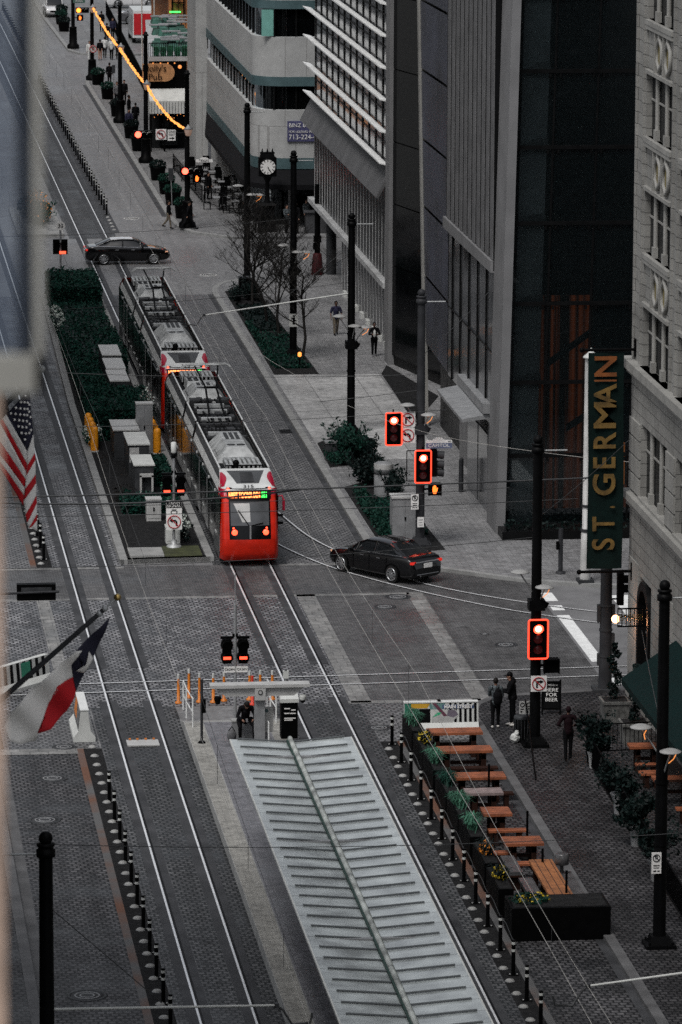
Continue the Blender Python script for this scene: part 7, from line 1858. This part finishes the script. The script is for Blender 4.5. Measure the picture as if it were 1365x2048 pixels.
    if bag:
        bt = thing('backpack', bag, 'backpack', (x,y,z), rz); bt.scale = (k,k,k); c = sh_(up((-.10,.22,.26))); mb = MB(); chain(mb,[c-Vector((0,0,.2)),c,c+Vector((0,0,.14))],[.16,.17,.11],12); o = mb.build('pack', M['cl_black'], bt); remesh(o,.015,4)
        mb = MB()
        for s in (-1,1): mb.tube([sh_(up((s*.10,.15,.45))),sh_(up((s*.12,.0,.555))),sh_(up((s*.12,-.15,.40))),sh_(up((s*.14,-.05,.15)))],.02,5)
        mb.build('strap', M['cl_black'], bt)
    if phone:
        p = (sh_(arm[-1][2])+sh_(arm[1][2]))/2 + arm[1][3]*.09 if phone == 2 else sh_(arm[1][2])+arm[1][3]*.10
        ph = MB(); ph.box(tuple(p+Vector((0,0,.02))),(.07,.012,.14),0,R(-40)); po = ph.build('phone', M['cl_grey'], None); po.matrix_world = Matrix.Translation((x,y,z)) @ Matrix.Rotation(rz,4,'Z') @ Matrix.Scale(k,4)
        tag(po, 'small phone held by the ' + label.split(' with ')[0].split(',')[0], 'phone')
    return t
DN = dict(near=True)
person('person in dark red top and black trousers, seen from behind on the pavement', 24.3,152.9,PI,1.70,top='cl_wine',skin='skin_dark',sh=(-6,-6),ab=(32,32),el=(75,75),inw=(.35,.35),thigh=(6,-3),hair='cl_wine')
person('person with dark backpack and patterned shirt, seen from behind at the kerb', 22.6,157.5,PI-.25,1.66,top='cl_print',shoes='shoe_white',sh=(15,20),el=(60,65),inw=(.3,.3),bag='big dark backpack worn by the person in the patterned shirt')
person('person in black hooded jacket and cap, facing left beside the backpack wearer', 23.2,157.75,-PI/2-.15,1.80,skin='skin',shoes='shoe_white',cap=True,hood=True,sh=(20,25),el=(70,75),inw=(.2,.2),lean=5,nod=12)
person('person in black bending over a phone, seated at the platform end', 14.15,155.6,.1,1.70,.35,lean=22,nod=40,thigh=(66,66),knee=(66,66),sh=(35,35),el=(55,55),inw=(.45,.45),ab=(22,22),hood=True,phone=2,split=.35,shoes='cl_grey')
t = thing('leaning_block','low grey block the bending person sits on at the platform end','seat block',(14.15,155.9,.35)); MB().bx(-.4,.4,-.1,.25,0,.55).build('block', M['cab_grey'], t); MB().bx(-.42,.42,-.12,.27,.55,.6).build('top_slab', M['concrete'], t)
t = thing('backpack','dark grey bag on the ground beside the bending person','bag',(13.7,155.4,.35)); MB().sph((0,0,.2),.2,10,7,(.8,.6,1)).build('bag_body', M['cl_grey'], t); MB().tube([(-.1,0,.35),(0,0,.5),(.1,0,.35)],.02,5).build('handle', M['cl_black'], t)
person('person in navy shirt and khaki trousers walking on the wide pavement', 26.95,245.8,.05,1.72,top='cl_navy',legs='cl_khaki',skin='skin_dark',bare=True,ab=(20,20),el=(25,25),thigh=(12,-10),knee=(6,16))
pw = person('person in black open jacket and white shirt walking by the window base', 28.05,238.6,.0,1.66,top='cl_black',skin='skin_dark',sh=(25,25),ab=(18,18),el=(70,70),inw=(.5,.5),thigh=(6,-6),shoes='cl_grey')
mb = MB(); mb.sph((0,-.115,1.20),.12,10,8,(.72,.6,1.7)); mb.build('shirt', M['cl_white'], pw)
person('person in dark jacket and light trousers crossing at the far kerb', 21.85,290.3,PI/2-.3,1.66,.0,top='cl_black',legs='cl_khaki',thigh=(14,-16),knee=(5,22),near=False)
person('person in black striding across the corner by the street clock', 22.95,289.0,PI/2,1.72,.13,thigh=(30,-24),knee=(4,14),near=False,sh=(-20,20))
person('person in black with pale collar standing left of the street clock', 26.8,286.95,PI-.3,1.75,.13,near=False,sh=(15,15),el=(60,60),inw=(.4,.4))
person('person in patterned jacket right of the street clock', 28.5,286.6,.4,1.65,.13,top='cl_print',near=False,sh=(25,25),el=(70,70),inw=(.4,.4))
person('person in long black coat half hidden by the notice pole near the clock', 29.0,286.3,-.4,1.80,.13,long_coat=True,near=False)
person('person in white hooded clothes at the start of string lights', 23.55,397.0,.1,1.7,.0,top='cl_white',legs='cl_white',near=False,thigh=(10,-8))
person('person in dark clothes with bare legs beside the white-clad one', 24.5,398.6,PI,1.66,.0,legs='skin',near=False)
person('person in white shirt, left of the pair walking away', 25.0,400.5,PI,1.72,.0,top='cl_white',near=False,thigh=(12,-10))
person('person in white shirt, right of the pair walking away', 25.45,399.0,PI-.2,1.75,.0,top='cl_white',near=False,thigh=(-10,12))
person('person in dark coat walking just right of the white-shirted pair', 26.0,399.6,PI,1.7,.0,near=False)
person('person in grey top with dark shorts, left of the couple', 23.4,361,.1,1.75,.13,top='cl_grey',near=False,thigh=(8,-8))
person('person in dark top beside the grey-topped one', 24.0,362,-.1,1.78,.13,near=False,thigh=(-8,8))
person('person in dark coat behind the grey couple', 23.85,376.5,PI,1.7,.13,near=False)
person('person in dark clothes with a pale collar by the mast arm', 22.95,341.2,.0,1.75,.13,top='cl_navy',near=False,thigh=(8,-8))
person('person in black near the pole before the pub sign', 23.7,345.5,PI,1.75,.13,near=False)
person('person in black by the pole under the string lights, facing the pub', 23.6,351,PI/2,1.75,.13,near=False)
person('person in dark jacket under the upper part of the string lights', 25.9,412,PI,1.72,.13,near=False,thigh=(10,-10))
person('person in dark coat beyond the white-shirted pair', 26.7,417,.2,1.72,.13,near=False,top='cl_navy')
person('person in black next to the far dark fence', 26.2,424,PI,1.72,.13,near=False)
for i,(x,y,lb,tp) in enumerate(((26.9,294.9,'person seated among the far patio tables, pale top','cl_grey'),(27.6,290.0,'person in black under the awning behind the clock','cl_black'),(29.9,289.2,'person in black with white print under the dark awning','cl_print'),(25.3,303.5,'person in dark top at the near patio railing','cl_black'))):
    person(lb,x,y,.3*i,1.66,.13,top=tp,near=False)

# ------------------------------------------------------------------ flags
import bmesh
def PX(px,py): return (5.18+(px-238)*.0083+(py-1193)*.00003, 20.48-(py-1193)*.00823+(px-238)*.00008)
def cloth(name, poly, m, parent, fy, cuts=3):
    bm = bmesh.new(); vs = [bm.verts.new((x,0,z)) for x,z in (PX(*p) for p in poly)]; bm.faces.new(vs)
    bmesh.ops.triangulate(bm, faces=bm.faces)
    for _ in range(cuts): bmesh.ops.subdivide_edges(bm, edges=[e for e in bm.edges if e.calc_length() > .06], cuts=1, use_grid_fill=True); bmesh.ops.triangulate(bm, faces=bm.faces)
    for v in bm.verts: v.co.y = fy(v.co.x,v.co.z)
    me = bpy.data.meshes.new(name); bm.to_mesh(me); bm.free(); me.materials.append(m)
    for p in me.polygons: p.use_smooth = True
    o = bpy.data.objects.new(name, me); C.objects.link(o); o.parent = parent
    so_ = o.modifiers.new('cloth','SOLIDIFY'); so_.thickness = .006; return o
def fpole(label, a, b, m, ball, knob):
    t = thing('flag_pole', label, 'flag pole'); MB().tube([a,b],[.055,.04],10).build('shaft', m, t)
    MB().sph(ball,.062,12,8).build('finial', knob, t); d = (Vector(b)-Vector(a)).normalized()
    mb = MB(); mb.tube([b,ball],.02,6)
    for q in (.0,.12): mb.sph(tuple(Vector(b)-d*q),.055,8,6)
    mb.build('fitting', M['steel'], t); MB().cyl((1.55,a[1],a[2]),tuple(Vector(a)+d*.4),.09).build('bracket', M['black'], t); return t
tb = (5.16,80,20.47); fpole('dark flag pole with a gold ball above the three-coloured flag', (1.55,80,17.32), (4.95,80,20.28), M['pole_grey'], tb, M['brass'])
ub = (3.96,80.5,24.22); fpole('dark flag pole with a pale ball above the striped flag', (1.55,80.5,21.87), (3.83,80.5,24.09), M['pole_grey'], ub, M['offwhite'])
F1 = thing('state_flag', 'flag with dark starred field, white band and red band hanging from the lower pole', 'flag')
def fy1(x,z):
    q = (x-3.3)*.62+(20.2-z)*.78; return 80.02+.10*math.sin(q*4.2+.6)*min(1,max(0,(x-3.0)*.9))+.05*math.sin((x+z)*7)
cloth('dark_field',[(221,1231),(152,1300),(164,1300),(143,1330),(146,1359),(152,1388),(170,1350),(173,1330),(178,1305),(187,1319),(205,1275)],M['flag_navy'],F1,fy1)
cloth('dark_field',[(143,1330),(152,1346),(170,1348),(168,1354),(152,1388)],M['flag_navy'],F1,lambda x,z:fy1(x,z)-.01)
cloth('white_star',[(178,1304),(187,1319),(176,1338),(168,1350),(152,1345),(172,1331)],M['flag_white'],F1,lambda x,z:fy1(x,z)-.014,2)
cloth('white_band',[(152,1300),(164,1300),(143,1330),(146,1359),(130,1365),(114,1374),(98,1410),(84,1445),(74,1471),(70,1487),(40,1492),(18,1484),(8,1455),(18,1430),(50,1392),(89,1355)],M['flag_white'],F1,fy1)
cloth('red_band',[(146,1359),(152,1388),(148,1401),(134,1426),(101,1462),(74,1471),(84,1445),(98,1410),(114,1374),(130,1365)],M['flag_red'],F1,fy1)
F2 = thing('striped_flag', 'red and white striped flag with a starred dark canton hanging from the upper pole', 'flag')
def fy2(x,z): return 80.5+.07*math.sin((x-3.2)*9)+.02*math.sin(z*4)
def fy2r(x,z): return 80.5+.07*math.sin((x-3.2)*9)+.02*math.sin(z*4)-.02
cloth('canton',[(67,776),(22,829),(40,862),(62,902),(74,868),(71,830)],M['flag_navy'],F2,fy2)
Ls = [(22,829),(14,837),(8,842),(-2,866),(-4,892),(2,915),(7,935)]; Fs = [(62,902),(62,928),(60,945),(59,960),(57,977),(55,992),(53,1012)]
for i in range(6): cloth('white_stripe' if i%2==0 else 'red_stripe',[Ls[i],Fs[i],Fs[i+1],Ls[i+1]],M['flag_white' if i%2==0 else 'flag_red'],F2,fy2,3)
Fr = [(62,902),(62,930),(59,952),(57,978),(54,1002),(57,1030),(60,1047),(63,1057),(68,1056),(76,1062)]; Rr = [(74,868),(77,905),(78,920),(78,950),(79,968),(79,993),(80,1008),(80,1030),(80,1043),(80,1066)]
for i in range(9): cloth('white_stripe' if i%2==0 else 'red_stripe',[Fr[i],Rr[i],Rr[i+1],Fr[i+1]],M['flag_white' if i%2==0 else 'flag_red'],F2,fy2r,3)
mb = MB()
for sx_,sy_ in ((300,248),(255,312),(290,312),(320,315),(205,372),(248,375),(286,378),(317,378),(155,430),(200,433),(245,436),(283,438),(313,440),(190,492),(235,495),(272,497),(308,500),(228,556),(265,560),(302,562),(256,620),(297,625),(288,685),(332,407),(345,460),(348,590),(335,335),(335,530),(330,620)):
    X_,Z_ = PX(sx_/4.993,740+sy_/4.993); mb.sph((X_,fy2(X_,Z_)-.015,Z_),.021,6,4,(1,.4,1))
mb.build('stars', M['flag_white'], F2)

# ------------------------------------------------------------------ overhead wires
def wire(label, pts, r=.012, m='wire', n=5):
    return tag(MB().tube(pts, r, n).build('overhead_wire', M[m]), label, 'wire')
def span(x0,z0,x1,z1,y0,y1,sag,k=16):
    return [(x0+(x1-x0)*i/k, y0+(y1-y0)*i/k, z0+(z1-z0)*i/k-4*sag*(i/k)*(1-i/k)) for i in range(k+1)]
def along(x,z,sag,per=45.,amp=0.0):
    o = []; y = 60
    while y < 470: o.append((x+amp*math.sin(y/per*PI),y,z-sag*abs(math.sin(y/per*PI)))); y += 5
    return o
wire('contact wire running above the left rails', along(10.9,5.6,0,45,.12), .006,'wire_light')
wire('contact wire running above the right rails and the canopy', along(17.15,5.6,0,45,.12), .007,'wire_light')
wire('carrier wire sagging above the contact wire of the right rails', along(17.15,6.9,.5), .006,'wire_light')
wire('carrier wire sagging above the contact wire of the left rails', along(10.9,6.9,.5), .006,'wire')
mb = MB()
for y in rng(65,460,9):
    for x in (10.9,17.15):
        zt = 6.9-.5*abs(math.sin(y/45*PI)); mb.cyl((x,y,5.6),(x,y,zt),.006,n=4)
tag(mb.build('wire_droppers', M['wire']), 'thin droppers joining the carrier wires to the contact wires above both tracks', 'wire')
wire('heavy dark cable spanning the street just behind the train signal boards', span(-2,6.55,27.5,6.85,166.0,166.5,.12), .03)
wire('drooping dark feeder cable above the left rails below the striped flag', span(4,6.6,17,6.6,166,166.4,.35), .035)
wire('thin span wire crossing above the lower crossing band', span(1,6.7,26,6.9,161.8,162.2,.15), .013)
wire('thin span wire crossing above the black car', span(4,6.6,24,6.9,164.2,164.5,.2), .011)
wire('thin span wire crossing above the middle of the front tram car', span(5,6.5,24.1,6.8,181,181.6,.2), .011)
wire('thin span wire crossing above the grey island cabinets', span(5.5,6.5,24.1,6.9,196,189.6,.25), .011)
wire('thin span wire crossing above the island hedge', span(5.5,6.6,24.3,6.9,210,216.2,.3), .011)
wire('thin span wire crossing above the rear tram car', span(5.5,6.6,24.1,6.9,236,239.2,.3), .011)
wire('thin span wire from the black pole at the chalkboard to the left', span(2,6.7,23.4,7.0,153,154.9,.3), .011)
wire('thin span wire from the lower left pole across the canopy', span(5.2,6.9,23.2,6.6,117,118,.25), .010)
wire('thin wire slanting from the chalkboard pole to the stone building', span(23.5,7.6,27.7,9.0,154.9,161.8,.08), .012)
wire('thin wire slanting from the right-hand pole to the stone building', span(23.3,6.4,27.7,3.0,130.5,159,.1), .012)
wire('thin wire slanting from the corner pole to the glass tower canopy', span(24.1,7.6,27.5,9.6,189.5,194,.08), .012)
wire('curved contact wire above the rails turning right', [(p.x+.75,p.y+.2,5.6) for p in up], .007,'wire_light')
wire('guy wire pulling the curved contact wire toward the corner pole', span(20.3,5.65,24.1,6.3,191,189.5,.02), .012)
def bracket(label, base, tip, up_z):
    t = thing('wire_bracket', label, 'wire bracket'); MB().tube([base,tip],[.036,.026],8).build('arm', M['offwhite'], t)
    d = 1 if tip[0] < base[0] else -1
    MB().tube([tip,(tip[0]-d*.15,tip[1],tip[2]-.12),(tip[0]-d*.35,tip[1],tip[2]-.45),(tip[0]-d*.75,tip[1],tip[2]-.42),(tip[0]-d*.8,tip[1],tip[2]-.2)],.03,6).build('hook', M['wire'], t)
    MB().cyl((tip[0],tip[1],tip[2]-.05),(tip[0],tip[1],tip[2]+.05),.06,n=8).build('insulator', M['cab_dark'], t)
    MB().tube([(base[0],base[1],up_z),((base[0]+tip[0])/2,tip[1],(base[2]+tip[2])/2)],.012,4).build('stay', M['wire'], t); return t
bracket('white wire bracket arm above the rear tram car, fixed to the middle pole', (24.3,216.2,6.4), (17.85,216.2,5.5), 8.5)
bracket('white wire bracket arm at the bottom left, fixed to the corner pole', (5.2,104.8,6.25), (10.3,105.5,6.0), 8.6)
bracket('white wire bracket arm at the bottom right over the dark lane', (23.3,106.6,6.6), (17.4,106.2,6.05), 8.6)
t = thing('hanging_signal', 'dark rectangular signal box hanging from a rod over the left lane', 'signal box', (7.65,160,4.45))
mb = MB(); mb.bx(-.64,.64,.0,.3,-.27,.27); mb.build('case', M['black'], t); mb = MB(); mb.bx(-.5,.5,-.02,0,.0,.17); mb.build('window', M['cab_dark'], t)
mb = MB(); mb.tube([(-5.5,.0,-.12),(.75,-.06,.03)],.045,6); mb.build('rod', M['pole_grey'], t)
tag(MB().cyl((2.1,160,.13),(2.1,160,6.5),.16,n=12).build('mast_pole', M['pole']), 'dark mast pole beyond the left edge carrying the hanging signal box', 'pole')
